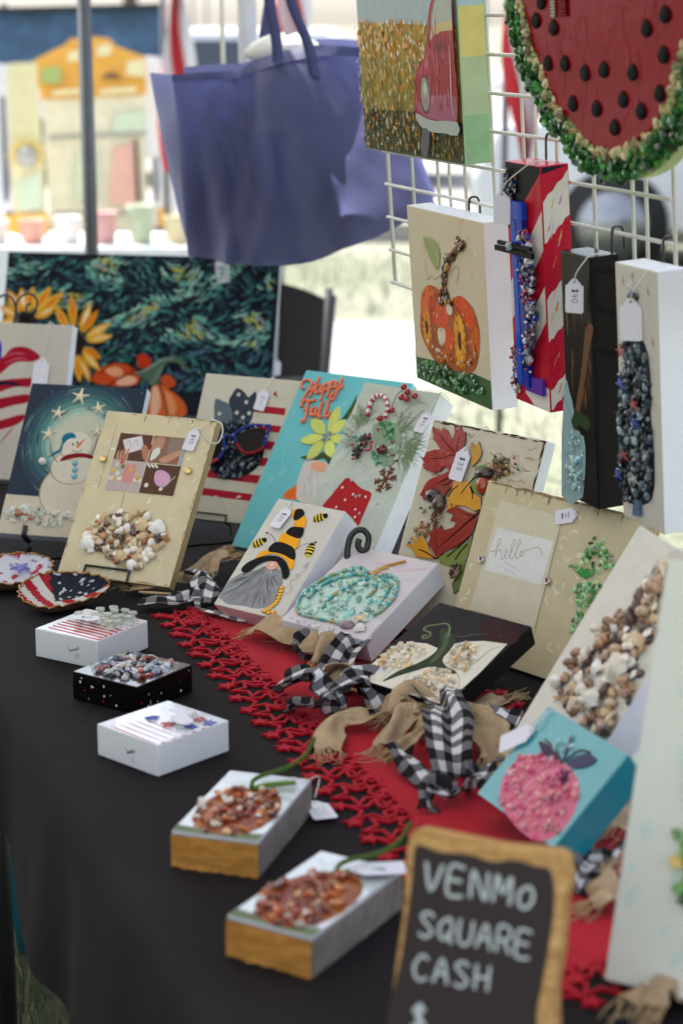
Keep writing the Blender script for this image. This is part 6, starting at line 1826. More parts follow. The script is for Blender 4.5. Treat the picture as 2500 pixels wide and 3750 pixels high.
for q in [(480.1,514.6),(525.2,506.5),(506.8,466.5),(550.4,467.2),(599.2,457.7),(644.8,462.5),(710.3,461.2),(743.1,507.1),(783.3,521.4),(777.7,480.6),(566.5,422.9),(624.3,419.6),(687.4,431.9),(726.5,421.5),(665.5,401.2),(767.8,441.3),(495.6,535.6)]:
    piece('seed', sm, None, c.root, (q[0]*.001, q[1]*.001, .0035), (0, 0, r9.uniform(-.12, .2)), (.031, .0195, .014))
p = c.part('ribbon_tail', 'paint')
for x0, c1, c2, w_ in (([(528.5,543.5),(526.1,517.2)], '2a5a30', 'cfc9bc', 9), ([(554.2,543.2),(552.1,518.5)], '8a1420', '5e0c14', 15)):
    (ax, ay), (bx_, by_) = x0
    for k in range(14):
        for j in range(3):
            yy = ay+(by_-ay)*k/14; y2 = ay+(by_-ay)*(k+1)/14; xx = ax-w_/2+w_*j/3
            p.b.add([(xx*.001, yy*.001, .006+.001*(k % 2)), ((xx+w_/3)*.001, yy*.001, .006+.001*(k % 2)), ((xx+w_/3)*.001, y2*.001, .006+.001*((k+1) % 2)), (xx*.001, y2*.001, .006+.001*((k+1) % 2))], [(0, 1, 2, 3)], H(c1) if (k+j) % 2 else H(c2))
c.done()

# ---- dark red canvas seen edge-on at the end of the grid
gc_ = Canvas('dark_ribbon_canvas', 'black and red canvas at the near end of the wire grid', 'painting', tuple(list((GM @ Vector((.795, .20, .046)))[:])+[gyaw, gtilt, .06, .16]), .038, H('14100f'), H('7a1a20'), mat='resin')
p = gc_.part('painted_band', 'gloss'); p.poly([(2, 90), (58, 110), (58, 150), (2, 130)], H('8f2020')); p.poly([(2, 40), (58, 52), (58, 62), (2, 50)], H('2a2440')); gc_.done()

# ================================================================== small things on the table
def flat(name, label, cat, pose, th, front, side, **k):
    return Canvas(name, label, cat, pose, th, front, side, **k)
MINI = 'mini canvases along the table edge'
c = b1 = flat('mini_flag_canvas', 'white mini canvas with red stripes and clear glass beads', 'mini canvas', (-0.3921, 2.4349, 0.7780, -0.5570, 1.5708, 0.1013, 0.1041), .0375, H('dcdce2'), H('dedede'), group=MINI, mat='canvas')
p = c.part('resin_top', 'resin_top')
p.poly([(1.5, 1.5), (c.w-1.5, 1.5), (c.w-1.5, c.h-1.5), (1.5, c.h-1.5)], H('d3d2d4'))
p = c.part('painted_stripes', 'gloss')
for k in range(6):
    y = 4+k*9.2
    p.poly([(12 if k < 5 else 22, y+6), (c.w-2, y-1), (c.w-2, y+4), (12 if k < 5 else 22, y+10.5)], H('b2363a'))
for k in range(8): p.ell((c.w-1.6, 8+k*11), 1.4, 2.4, H('b02a3c'))
b = MB()
for rr_, zz in ((.0058, 0), (.0058, .0022), (.0030, .0032), (.0034, .0066), (.0048, .0072), (.0048, .0096), (.0001, .0102)):
    pass
n_ = 14; prof = [(.0058, 0), (.0058, .0022), (.0030, .0032), (.0034, .0066), (.0048, .0072), (.0048, .0096), (.0001, .0102)]
b.add([(r_*math.cos(2*math.pi*k/n_), r_*math.sin(2*math.pi*k/n_), z_) for r_, z_ in prof for k in range(n_)], [(i*n_+k, i*n_+(k+1) % n_, (i+1)*n_+(k+1) % n_, (i+1)*n_+k) for i in range(len(prof)-1) for k in range(n_)], smooth=True)
peg = b.mesh('glass_peg'); peg.materials.append(M['chip'])
for x, y in ((26, 58), (40, 84), (46, 62), (58, 90), (60, 74), (66, 58), (74, 84), (78, 70), (86, 92), (88, 60), (92, 78), (70, 96), (50, 98), (84, 48)):
    piece('glass_peg', peg, None, c.root, (x*.001, y*.001, .0006), (rnd.uniform(-.1, .1), rnd.uniform(-.1, .1), 0), rnd.uniform(.9, 1.25), H('dadcd2'))
c.done()
def front_script(c, o, L, Ht, seed, year=None):
    b = MB(); pen = Pen(_SC(.0004), b)
    pen.scribble(o, L, Ht, .35, .5, (.07, .06, .06), seed)
    if year: pen.text(year, (o[0]+L*.55, o[1]-Ht*.8), Ht*.55, .1, .4, (.07, .06, .06), sp=.7)
    ob = b.build('signature', M['paint'], c.root)
    ob.rotation_euler = (RAD(90), 0, 0); ob.location = (0, 0, -c.d*.001)
front_script(b1, (56, 16), 17, 9, 31, '23')
price_tag(c, 'price tag lying on the striped mini canvas with glass beads', (62, 52), -1.35, 34, '$25', top=(78, 66), lift=9, tang=math.pi/2)

c = b2 = flat('mini_dotted_canvas', 'black dotted mini canvas with a mosaic of beads', 'mini canvas', (-0.3231, 2.2717, 0.7750, -0.6120, 1.5708, 0.1017, 0.1028), .0345, H('16130f'), H('0e0c0c'), group=MINI, mat='gloss')
p = c.part('resin_top', 'resin_top'); p.poly([(1.5, 1.5), (c.w-1.5, 1.5), (c.w-1.5, c.h-1.5), (1.5, c.h-1.5)], H('221d1a'))
chips(c.root, [(12, 14), (88, 12), (92, 60), (84, 92), (40, 94), (16, 86), (8, 50)], 96, (6, 10), [H('b95a4c'), H('e0c9bc'), H('3f5068'), H('6f8094'), H('b9bec4'), H('d6d8dc'), H('a83a34'), H('2a3a58'), H('8fa0b4')], 151, mind=.62)
DOTC = [H('e0ddd6'), H('e0ddd6'), H('9c1c2c'), H('28304a')]
r10 = random.Random(8)
for face in (0, 1):
    b = MB()
    for i in range(15):
        u = r10.uniform(5, (c.w if face == 0 else c.h)-5); v = r10.uniform(4, c.d-4); r_ = r10.uniform(.7, 1.5); cl = r10.choice(DOTC)
        ring = [(u+r_*math.cos(k*.7), v+r_*1.15*math.sin(k*.7)) for k in range(9)]
        if face == 0: b.add([(x*.001, -.0003-i*1e-6, -y*.001) for x, y in ring], [tuple(range(9))[::-1]], cl)
        else: b.add([(c.w*.001+.0003+i*1e-6, x*.001, -y*.001) for x, y in ring], [tuple(range(9))[::-1]], cl)
    b.build('paint_dot', M['gloss'], c.root)
c.done()

c = b3 = flat('mini_star_canvas', 'white mini canvas with red, clear and blue star gems', 'mini canvas', (-0.2711, 2.0841, 0.7770, -0.7426, 1.5708, 0.0995, 0.1068), .0365, H('dcdce4'), H('e0e0e0'), group=MINI, mat='canvas')
p = c.part('resin_top', 'resin_top'); p.poly([(1.5, 1.5), (c.w-1.5, 1.5), (c.w-1.5, c.h-1.5), (1.5, c.h-1.5)], H('d6d6dc'))
p = c.part('painted_stripes', 'gloss')
for k in range(5): p.stroke([(16+k*3, 6+k*10), (46, 4+k*10), (96, 1.8+k*10)], 2.6, pmix(H('b2243c'), H('d6d6dc'), .25 if k else 0), taper=.7)
for k in range(5): p.ell((c.w-1.6, 10+k*15), 1.5, 3.4, H('b02a4a'))
for x, y, cl in ((34, 52, '2c48b0'), (52, 76, 'd6d8dc'), (60, 88, 'd6d8dc'), (76, 84, 'c0281f'), (66, 68, 'd6d8dc'), (62, 50, 'c0281f'), (86, 62, '2c48b0'), (92, 84, '3a58b8'), (80, 54, 'd6d8dc')):
    piece('star_gem', LIB['star'], None, c.root, (x*.001, y*.001, .0006), (rnd.uniform(-.15, .15), rnd.uniform(-.15, .15), rnd.uniform(0, 1.2)), (.0185, .0185, .014), H(cl))
c.done()
front_script(b3, (50, 14), 14, 9, 37, '0')
price_tag(c, 'price tag lying on the white mini canvas with star gems', (84, 58), -2.0, 33, None, top=(92, 70), lift=5)

# ---- wood-block pumpkins
def wood_end(name):
    m, nt, b = newmat(name)
    tc = nt.nodes.new('ShaderNodeTexCoord'); mp = nt.nodes.new('ShaderNodeMapping'); mp.inputs['Scale'].default_value = (9, 60, 60)
    nt.links.new(tc.outputs['Object'], mp.inputs[0])
    w = nt.nodes.new('ShaderNodeTexNoise'); w.inputs['Scale'].default_value = 2.2; w.inputs['Detail'].default_value = 6; nt.links.new(mp.outputs[0], w.inputs['Vector'])
    r = nt.nodes.new('ShaderNodeValToRGB')
    r.color_ramp.elements[0].position = .3; r.color_ramp.elements[1].position = .7
    r.color_ramp.elements[0].color = (*H('a06a2a'), 1); r.color_ramp.elements[1].color = (*H('c98d44'), 1)
    nt.links.new(w.outputs[0], r.inputs[0]); nt.links.new(vary(nt, r.outputs[0], .15, 160), b.inputs['Base Color'])
    setp(b, rough=.85, spec=.2); add_bump(nt, b, tex_noise(nt, 420, 4).outputs[0], .5, .0015)
    return m
M['woodend'] = wood_end('rough_wood_end')
M['barnside'] = mat_plain('weathered_wood_side', H('77706a'), .8, var=.35, vscale=45, bump=.5, bscale=120, bdist=.001)
def wood_block(label, pose, th, seed, tagd):
    c = Canvas('pumpkin_wood_block', label, 'wood block', pose, th, H('c9ccd0'), body=False, group='pumpkin wood blocks')
    r = random.Random(seed)
    w, h, d = c.w*.001, c.h*.001, th
    n = 22
    # top slab, weathered sides and a rough sawn end, each its own piece
    b = MB(); b.box((0.0006, .0006, -.004), (w-.0006, h-.0006, 0)); b.build('top', M['resin'], c.root).data.materials[0] = M['resin']
    b = MB()
    b.add([(0, 0, -d), (w, 0, -d), (w, h, -d), (0, h, -d), (0, 0, -.004), (w, 0, -.004), (w, h, -.004), (0, h, -.004)], [(3, 2, 1, 0), (1, 2, 6, 5), (2, 3, 7, 6), (3, 0, 4, 7)]); b.build('side', M['barnside'], c.root)
    b = MB()
    def fn(u, v): return (w*u+.0008*r.uniform(-1, 1)*(0 < u < 1), -.0015-.0016*pnoise(Vector((u*5, v*3, seed)))-(.0012*r.random() if v < .1 else 0), -d+(d-.0035)*v+(.0014*r.uniform(-1, 1) if v in (0.0,) else 0))
    b.grid(fn, 20, 8, smooth=False); b.build('sawn_end', M['woodend'], c.root)
    p = c.part('resin_top', 'resin_top'); p.poly([(1, 1), (c.w-1, 1), (c.w-1, c.h-1), (1, c.h-1)], H('b9bfc0'))
    for k in range(14): p.stroke([(r.uniform(4, c.w-8), c.h-r.uniform(8, 50)), (r.uniform(4, c.w-8), c.h-r.uniform(8, 40))], r.uniform(3, 8), H('a9b4b2'), taper=1)
    p = c.part('painted_grass', 'resin'); p.poly([(1.2, 1.2), (c.w-1.2, 1.2), (c.w-1.2, 18), (c.w*.5, 10), (1.2, 16)], H('5f6a44'))
    p = c.part('painted_pumpkin', 'resin')
    PK = [((x_-44)*1.1+44.5, y_*1.32) for x_, y_ in [(8, 40), (12, 24), (22, 12), (34, 5), (46, 2.5), (60, 6), (74, 18), (80, 36), (80, 58), (74, 78), (64, 90), (50, 96), (36, 94), (22, 88), (12, 70), (7, 55)]]
    p.poly(PK, H('8a4a20'), 5)
    for x0 in (18, 32, 46, 60): p.poly([(x0, 12), (x0+9, 36), (x0+9, 76), (x0+2, 112), (x0-3, 76), (x0-3, 36)], r.choice([H('7a3216'), H('8f4a1c'), H('a3602a')]), 4)
    chips(c.root, PK, 84, (5, 8.5), [H('8a3414'), H('a04a20'), H('c98a50'), H('ece4d6'), H('b9602c'), H('7a2c12'), H('d9b48a')], seed, mind=.6, z=.0003)
    p = c.part('glass_stem', 'gloss')
    p.tube([(40, 120, 3), (38, 130, 6), (46, 138, 10), (60, 144, 14), (74, 150, 20), (86, 158, 30), (92, 166, 46)], 2.4, H('3f5a1c'))
    p.tube([(42, 120, 2), (52, 130, 3), (68, 136, 4), (80, 140, 5)], 2.6, H('5a7a2c'))
    c.done()
    return c
c = w1 = wood_block('sawn wood block with a beaded brown pumpkin, tag fallen on the runner', (-0.1639, 1.7864, 0.7770, -0.2937, 1.5708, 0.0893, 0.1650), .037, 5, 0)
# its tag lies beside it on a looping string
def loose_tag(label, xy, rot, size, z=TZ+.004, tilt=0.0, to=None, text=None, lines=3):
    fake = type('F', (), {})()
    fake.m = Matrix.Translation((xy[0], xy[1], z)) @ Matrix.Rotation(rot, 4, 'Z') @ Matrix.Rotation(tilt, 4, 'X')
    fake.h = 8; fake.d = 2
    fake.world = lambda p: fake.m @ Vector((p[0]*.001, p[1]*.001, (p[2] if len(p) > 2 else 0)*.001))
    root = price_tag(fake, label, (0, 0), 0.0, size, text, top=(2, 8), lift=1.0)
    for ch in list(root.children):
        if ch.name.startswith('string'): bpy.data.objects.remove(ch)
    b = MB(); inv = root.matrix_world.inverted()
    b.tube(catmull([inv @ Vector(q) for q in to], 7, False), .0007, n=5); b.build('string', M['string'], root)
    tb_ = MB(); pen = Pen(_SC(.00055), tb_)
    for k in range(lines): pen.scribble((-6+k*4.5, -size*.3), size*.5, 2.6, -1.5, .5, (.25, .25, .3), 60+k, 8)
    tb_.build('handwriting', M['paint'], root)
    return root
tq = [(-0.0277,1.9338),(-0.0086,1.8688)]
hole = Vector((*tq[0], TZ+.010))
loose_tag('price tag lying on the red star runner beside a wood block', tq[0], math.atan2(tq[1][1]-tq[0][1], tq[1][0]-tq[0][0])+math.pi/2, 44, to=[hole+Vector((0, 0, .001)), hole+Vector((.004, .03, .012)), w1.world((w1.w-2, w1.h*.86, 6)), w1.world((w1.w*.8, w1.h*.95, 3)), w1.world((w1.w*.62, w1.h*.80, 2))])
c = w2 = wood_block('sawn wood block with a beaded brown pumpkin, tag lying on its top', (-0.1000, 1.5989, 0.7780, -0.5304, 1.5708, 0.0871, 0.1595), .038, 9, 0)
price_tag(c, 'price tag lying on top of the wood block beside the chalkboard', (c.w*.64, c.h*.80), 2.2, 46, None, top=(c.w*.8, c.h*.9), lift=6)

# ---- oyster shells lined with a flag print
def oyster(label, c0, L, Wd, rot, roll, seed, kind):
    o = thing('painted_oyster_shell', label, 'oyster shell', (c0[0], c0[1], TZ), (roll[0], roll[1], rot), group='painted oyster shells')
    r = random.Random(seed)
    def outline(a):
        return (L*.5*math.cos(a)*(1+.10*math.cos(a)), Wd*.5*math.sin(a)*(1+.08*math.sin(3*a+seed)))
    def rip(a, q): return 1+.03*math.sin(a*23+seed)*q+.02*math.sin(a*41)*q
    dep = .018
    def inner(u, v):
        a = 2*math.pi*u; x, y = outline(a); k = v*rip(a, v)
        return (x*k, y*k, .010+dep*(v**2.2)-.0*u+.0012*math.sin(a*17)*v*v)
    def outer(u, v):
        a = 2*math.pi*u; x, y = outline(a); k = v*rip(a, v)*1.01
        return (x*k, y*k, .0005+(dep+.0085)*(v**2.6)+.0015*math.sin(v*38+a*2)*(v > .2)*(v < .97))
    b = MB(); b.grid(outer, 60, 14); b.build('outer_shell', M['oyster'], o)
    # painted lining, colour by where on the print a face lies
    b = MB(); nu, nv = 72, 16
    for j in range(nv):
        for i in range(nu):
            P = [inner(i/nu, j/nv), inner((i+1)/nu, j/nv), inner((i+1)/nu, (j+1)/nv), inner(i/nu, (j+1)/nv)]
            cx, cy = sum(q[0] for q in P)/4, sum(q[1] for q in P)/4
            if kind == 0:
                cant = cx > -.05*L and cy > -.02*Wd
                t = (cx*.9+cy*.45)/L
                cl = (H('20242f') if not (pnoise(Vector((cx*150, cy*150, 3))) > .28) else H('b9b9bc')) if cant else (H('a01c2a') if int(math.floor(t*9)) % 2 == 0 else H('c4c0ba'))
            else:
                n1 = pnoise(Vector((cx*90, cy*90, 1.7)))
                cl = H('c6c3cc') if n1 < .18 else H('8f8ca0') if n1 < .3 else H('a8303a')
            b.add(P, [(0, 1, 2, 3)], cl, smooth=True)
    b.build('painted_lining', M['resin'], o)
    b = MB(); rim = [inner(k/80, 1.0) for k in range(80)]
    b.tube([(x, y, z+.0006) for x, y, z in rim], [.0013+.0006*math.sin(k*1.9) for k in range(80)], H('a8783a'), n=6, closed=True); b.build('gilt_rim', M['gold_rim'], o)
    return o
M['oyster'] = mat_plain('oyster_outside', H('7a5a44'), .8, var=.5, vscale=70, bump=.7, bscale=160, bdist=.002)
M['gold_rim'] = mat_plain('gilt_paint', H('9a7038'), .35, var=.3, vscale=80, metal=.5)
q0 = [(-0.3919,2.6594)][0]
oyster('oyster shell lined with a flag print', q0, .125, .088, .32, (.28, -.05), 2, 0)
q1 = [(-0.4825,2.7613)][0]
o = oyster('oyster shell with a blue glass star', q1, .125, .085, .25, (.25, -.05), 5, 1)
piece('star_gem', LIB['star'], None, o, (.022, .012, .020), (0, 0, .4), (.032, .032, .02), H('2a44b8'))

# ---- chalkboard
c = sgn = Canvas('chalkboard_sign', 'live-edge wood chalkboard sign with chalk payment words', 'sign', (0.0398, 1.4003, 0.7491, -0.3039, 0.3072, 0.1178, 0.1687), .03, H('3c332f'), body=False)
def fr(x, y): return (x*c.w, y*c.h)
OL = [fr(-.03, -.02), fr(.2, -.03), fr(.5, -.02), fr(.8, -.03), fr(1.04, -.01), fr(1.06, .2), fr(1.03, .42), fr(1.05, .6), fr(1.045, .8), fr(1.06, .93), fr(1.02, 1.035), fr(.9, 1.05), fr(.6, 1.045), fr(.3, 1.06), fr(.1, 1.07), fr(0.0, 1.06), fr(-.03, .95), fr(-.02, .7), fr(-.04, .4)]
M['liveedge'] = wood_end('live_edge_wood')
for e_ in M['liveedge'].node_tree.nodes:
    if e_.type == 'VALTORGB': e_.color_ramp.elements[0].color = (*H('9a6c38'), 1); e_.color_ramp.elements[1].color = (*H('cfa468'), 1)
b = MB(); b.slab([(x*.001, y*.001) for x, y, _z in catmull([(q[0], q[1], 0) for q in OL], 4)], -.03, .0295, inset=.002); b.build('wood_slab', M['liveedge'], c.root)
p = c.part('chalk_panel', 'paint')
p.poly([fr(0, 0), fr(.95, 0), fr(.97, .15), fr(.93, .3), fr(.95, .45), fr(.97, .6), fr(.985, .78), fr(.97, .9), fr(.93, .965), fr(.85, .97), fr(.7, .985), fr(.55, .965), fr(.4, .985), fr(.2, .98), fr(.06, 1.0), fr(.02, .97), fr(.02, .8), fr(.0, .5)], H('3a312e'), 4)
p = c.part('chalk_lettering', 'paint')
CH = H('b9bdb8')
def chalk(txt, o, hgt, rise, w=.058, sp=.80):
    p.text(txt, fr(*o), hgt*c.h, rise, w*hgt*c.h*2.1, CH, sp=sp, asp=.66)
chalk('VENMO', (.10, .80), .128, -.05, sp=.86)
chalk('SQUARE', (.09, .585), .115, -.06, sp=.80)
chalk('CASH', (.08, .385), .115, -.02, sp=.84)
chalk('$', (.10, .16), .11, .0)
c.done()
for e_ in ('leg',):
    b = MB(); tp = Vector((c.w*.0005, c.h*.0007, -.031)); d_ = c.m.to_3x3() @ Vector((0, 0, 1)); d_.z = 0
    w0 = c.m @ tp; ft = Vector((w0.x, w0.y, TZ+.004))-d_.normalized()*.05
    inv = c.m.inverted(); b.tube([tp, inv @ ft], .005, n=6); b.build('rear_prop', M['liveedge'], c.root)

# ================================================================== red felt runner with cut-out star border
def mat_felt():
    m, nt, b = newmat('red_felt')
    rgb = nt.nodes.new('ShaderNodeRGB'); rgb.outputs[0].default_value = (*H('a80c20'), 1)
    nt.links.new(vary(nt, rgb.outputs[0], .14, 40, detail=6), b.inputs['Base Color'])
    setp(b, rough=.95, sheen=.08, spec=.1)
    add_bump(nt, b, tex_noise(nt, 420, 5).outputs[0], .5, .0012)
    return m
M['felt'] = mat_felt()
run = thing('table_runner', 'red felt runner with a cut-out star border', 'table runner', W(0, 0, TZ), (0, 0, TABLE_YAW))
# runner-local: x across (t), y along (s)
RT0, RT1, RS0, RS1 = .322, .505, -.56, .525
b = MB()
NB = 60
def rn(u, v):
    x = RT0+(RT1-RT0)*u; y = RS0+(RS1-RS0)*v
    return (x, y, .0032+.0006*pnoise(Vector((x*14, y*14, 0)))+.0004*math.sin(y*60))
b.grid(rn, 10, NB)
def strip_edge(x):
    b.grid(lambda u, v: (x, RS0+(RS1-RS0)*v, .0002+.003*u), 1, NB)
strip_edge(RT0); strip_edge(RT1)
b.build('felt_band', M['felt'], run)
def star_me(name, R_, r_, hole=0.0, th=.0030, n=5):
    b = MB(); P = starpts(R_, r_)
    if hole:
        I = starpts(R_*hole, r_*hole)
        N = 10
        for z, fl in ((th, 0), (0, 1)):
            v = [(*q, z) for q in P]+[(*q, z) for q in I]
            f = [(i, (i+1) % N, N+(i+1) % N, N+i) for i in range(N)]
            b.add(v, [q[::-1] for q in f] if fl else f)
        for Q, fl in ((P, 0), (I, 1)):
            v = [(*q, 0) for q in Q]+[(*q, th) for q in Q]
            f = [(i, (i+1) % N, N+(i+1) % N, N+i) for i in range(N)]
            b.add(v, [q[::-1] for q in f] if fl else f)
    else:
        b.slab(P, 0, th)
    me = b.mesh(name); me.materials.append(M['felt']); return me
S_small = star_me('star', .0125, .0054); S_big = star_me('star', .0315, .0138, .72); S_mid = star_me('star', .0195, .0086, .62); S_med = star_me('star', .0115, .0050)
r11 = random.Random(13)
nst = 0
def put_star(me, x, y, rot):
    global nst
    nst += 1
    piece('star', me, None, run, (x, y, .0003+.00007*(nst % 11)), (0, 0, rot))
def border(fx, length0, length1, flip):
    y = length0; k = 0
    while y < length1:
        q = r11.uniform(-.12, .12)
        put_star(S_big, *fx(.0265, y), .3+q+(math.pi if k % 2 else 0)); put_star(S_small, *fx(-.003, y+.0225), .9+q*3)
        put_star(S_mid, *fx(.050, y+.0225), .2-q); put_star(S_med, *fx(.056, y-.001), q*4)
        y += .045; k += 1
border(lambda d, y: (RT0-.058+d-.018*max(0, (y-.3))*0, y), RS0-.02, RS1+.05, 0)
border(lambda d, y: (RT1+.058-d, y), RS0-.02, RS1+.05, 1)
border(lambda d, y: (y, RS0-.058+d), RT0-.03, RT1+.03, 1)
border(lambda d, y: (y, RS1+.058-d), RT0-.03, RT1+.03, 1)

# ================================================================== rag garland: burlap strips and buffalo-check ribbon knotted along a cord
def mat_burlap():
    m, nt, b = newmat('burlap')
    tc = nt.nodes.new('ShaderNodeTexCoord')
    hs = []
    for d in ('X', 'Y'):
        w = nt.nodes.new('ShaderNodeTexWave'); w.bands_direction = d
        w.inputs['Scale'].default_value = 190; w.inputs['Distortion'].default_value = 1.6; w.inputs['Detail'].default_value = 2; w.inputs['Detail Scale'].default_value = 2
        nt.links.new(tc.outputs['UV'], w.inputs['Vector']); hs.append(w.outputs['Fac'])
    mm = nt.nodes.new('ShaderNodeMath'); mm.operation = 'MULTIPLY_ADD'; mm.inputs[2].default_value = .15
    nt.links.new(hs[0], mm.inputs[0]); nt.links.new(hs[1], mm.inputs[1])
    r = nt.nodes.new('ShaderNodeValToRGB')
    r.color_ramp.elements[0].position = .05; r.color_ramp.elements[0].color = (*H('9a7e5e'), 1); r.color_ramp.elements[1].position = .6; r.color_ramp.elements[1].color = (*H('dcc29e'), 1)
    nt.links.new(mm.outputs[0], r.inputs[0]); nt.links.new(vary(nt, r.outputs[0], .2, 60), b.inputs['Base Color'])
    setp(b, rough=.95, spec=.1); add_bump(nt, b, mm.outputs[0], .8, .0012)
    return m
def mat_check():
    m, nt, b = newmat('buffalo_check')
    tc = nt.nodes.new('ShaderNodeTexCoord'); sp = nt.nodes.new('ShaderNodeSeparateXYZ'); nt.links.new(tc.outputs['UV'], sp.inputs[0])
    outs = []
    for i in range(2):
        d = nt.nodes.new('ShaderNodeMath'); d.operation = 'MULTIPLY'; d.inputs[1].default_value = 1/.0245; nt.links.new(sp.outputs[i], d.inputs[0])
        f = nt.nodes.new('ShaderNodeMath'); f.operation = 'FRACT'; nt.links.new(d.outputs[0], f.inputs[0])
        g_ = nt.nodes.new('ShaderNodeMath'); g_.operation = 'GREATER_THAN'; g_.inputs[1].default_value = .5; nt.links.new(f.outputs[0], g_.inputs[0]); outs.append(g_.outputs[0])
    ad = nt.nodes.new('ShaderNodeMath'); ad.operation = 'ADD'; nt.links.new(outs[0], ad.inputs[0]); nt.links.new(outs[1], ad.inputs[1])
    hv = nt.nodes.new('ShaderNodeMath'); hv.operation = 'MULTIPLY'; hv.inputs[1].default_value = .5; nt.links.new(ad.outputs[0], hv.inputs[0])
    r = nt.nodes.new('ShaderNodeValToRGB'); r.color_ramp.interpolation = 'CONSTANT'
    e = r.color_ramp.elements; e[0].position = 0; e[0].color = (*H('1a1718'), 1); e[1].position = .3; e[1].color = (*H('6b676a'), 1)
    e2 = e.new(.8); e2.color = (*H('d2cfd0'), 1)
    nt.links.new(hv.outputs[0], r.inputs[0]); nt.links.new(vary(nt, r.outputs[0], .1, 200), b.inputs['Base Color'])
    setp(b, rough=.85, spec=.2)
    w = nt.nodes.new('ShaderNodeTexNoise'); w.inputs['Scale'].default_value = 900; nt.links.new(tc.outputs['UV'], w.inputs['Vector']); add_bump(nt, b, w.outputs[0], .4, .0006)
    return m
M['burlap'] = mat_burlap(); M['check'] = mat_check()
M['thread'] = mat_plain('burlap_thread', H('b89a72'), .95, var=.3, vscale=200)
gar = thing('rag_garland', 'rag garland of burlap strips and black-and-white checked ribbon winding along the runner', 'garland', W(0, .3, TZ))
gbase = Vector(gar.location)
r12 = random.Random(21)
def strip(name, mat, path, width, seed, ruffle=.3, flat=.0, ends='both', puff=0.0):
    """cloth strip following path (world points), rippling about its long axis, held above the table"""
    r = random.Random(seed)
    P = [Vector(q) for q in catmull([tuple(q) for q in path], 9, False)]
    n = len(P)-1
    L = [0.0]
    for i in range(n): L.append(L[-1]+(P[i+1]-P[i]).length)
    ph = r.uniform(0, 6); ph2 = r.uniform(0, 6)
    nu = 8
    b = MB()
    rows = []
    for i in range(n+1):
        t = (P[min(n, i+1)]-P[max(0, i-1)]); t = t.normalized() if t.length > 1e-9 else Vector((1, 0, 0))
        side = t.cross(Vector((0, 0, 1))); side = side.normalized() if side.length > 1e-4 else Vector((1, 0, 0))
        up_ = side.cross(t)
        q = i/n
        tw = ruffle*math.sin(q*5.2+ph)+ruffle*.5*math.sin(q*11+ph2)
        s2 = side*math.cos(tw)+up_*math.sin(tw); u2 = up_*math.cos(tw)-side*math.sin(tw)
        for j in range(nu+1):
            v = j/nu-.5
            ww = width*(1+.12*math.sin(q*9+ph2))
            crease = .16*width*math.sin(v*6+ph+q*3)*(.4+ruffle)+.06*width*math.sin(v*13+q*7+ph2)+.10*width*pnoise(Vector((v*3+seed, q*4, .5)))
            p_ = P[i]+s2*ww*v*(1-.25*abs(math.sin(q*6+ph)))+u2*crease
            if p_.z < TZ+.0045: p_.z = TZ+.0045+.0008*(j % 3)
            rows.append(p_-gbase)
    uv = [(j/nu*width, L[i]) for i in range(n+1) for j in range(nu+1)]
    f = [(i*(nu+1)+j, i*(nu+1)+j+1, (i+1)*(nu+1)+j+1, (i+1)*(nu+1)+j) for i in range(n) for j in range(nu)]
    b.add(rows, f, uvs=uv, smooth=True)
    o = b.build(name, M[mat], gar)
    sol = o.modifiers.new('thick', 'SOLIDIFY'); sol.thickness = .0009; sol.offset = 0
    if mat == 'burlap' and ends:
        b = MB()
        for e, (i, k) in enumerate(((0, 1), (n, n-1))):
            if ends == 'end' and e == 0: continue
            d = (P[i]-P[k]).normalized()
            for m_ in range(34):
                a = Vector(rows[i*(nu+1)+r.randint(0, nu)])+Vector((r.uniform(-1, 1), r.uniform(-1, 1), r.uniform(0, 1)))*.001
                ln = r.uniform(.008, .026)
                j1 = Vector((r.uniform(-1, 1), r.uniform(-1, 1), r.uniform(-.2, .7)))*.4
                e2 = a+(d+j1)*ln; e3 = e2+(d*.5+Vector((r.uniform(-1, 1), r.uniform(-1, 1), r.uniform(-.8, .4))))*ln*.5
                for q_ in (e2, e3):
                    if q_.z+gbase.z < TZ+.003: q_.z = TZ+.003-gbase.z
                b.tube(catmull([tuple(a), tuple(e2), tuple(e3)], 3, False), .0004, n=4)
        fo = b.build('fringe', M['thread'], o); fo['kind'] = 'stuff'
    return o
def knot_ball(x, y, z, r_, mat, seed):
    b = MB(); rr = random.Random(seed)
    def fn(u, v):
        a = 2*math.pi*u; ph = (v-.5)*math.pi
        R_ = r_*(1+.28*pnoise(Vector((math.cos(a)*2.2, math.sin(a)*2.2, ph*1.6+seed)))+.10*math.sin(a*5+ph*6))
        return Vector((x+R_*math.cos(ph)*math.cos(a), y+R_*math.cos(ph)*math.sin(a), max(TZ+.003, z+R_*.8*math.sin(ph))))-gbase
    b.grid(fn, 22, 12, uvfn=lambda u, v: (u*r_*6, v*r_*3)); b.build('knot', M[mat], gar)
def TBZ(pts, zs):
    return [Vector((q[0], q[1], TZ+z)) for q, z in zip(pts, zs)]
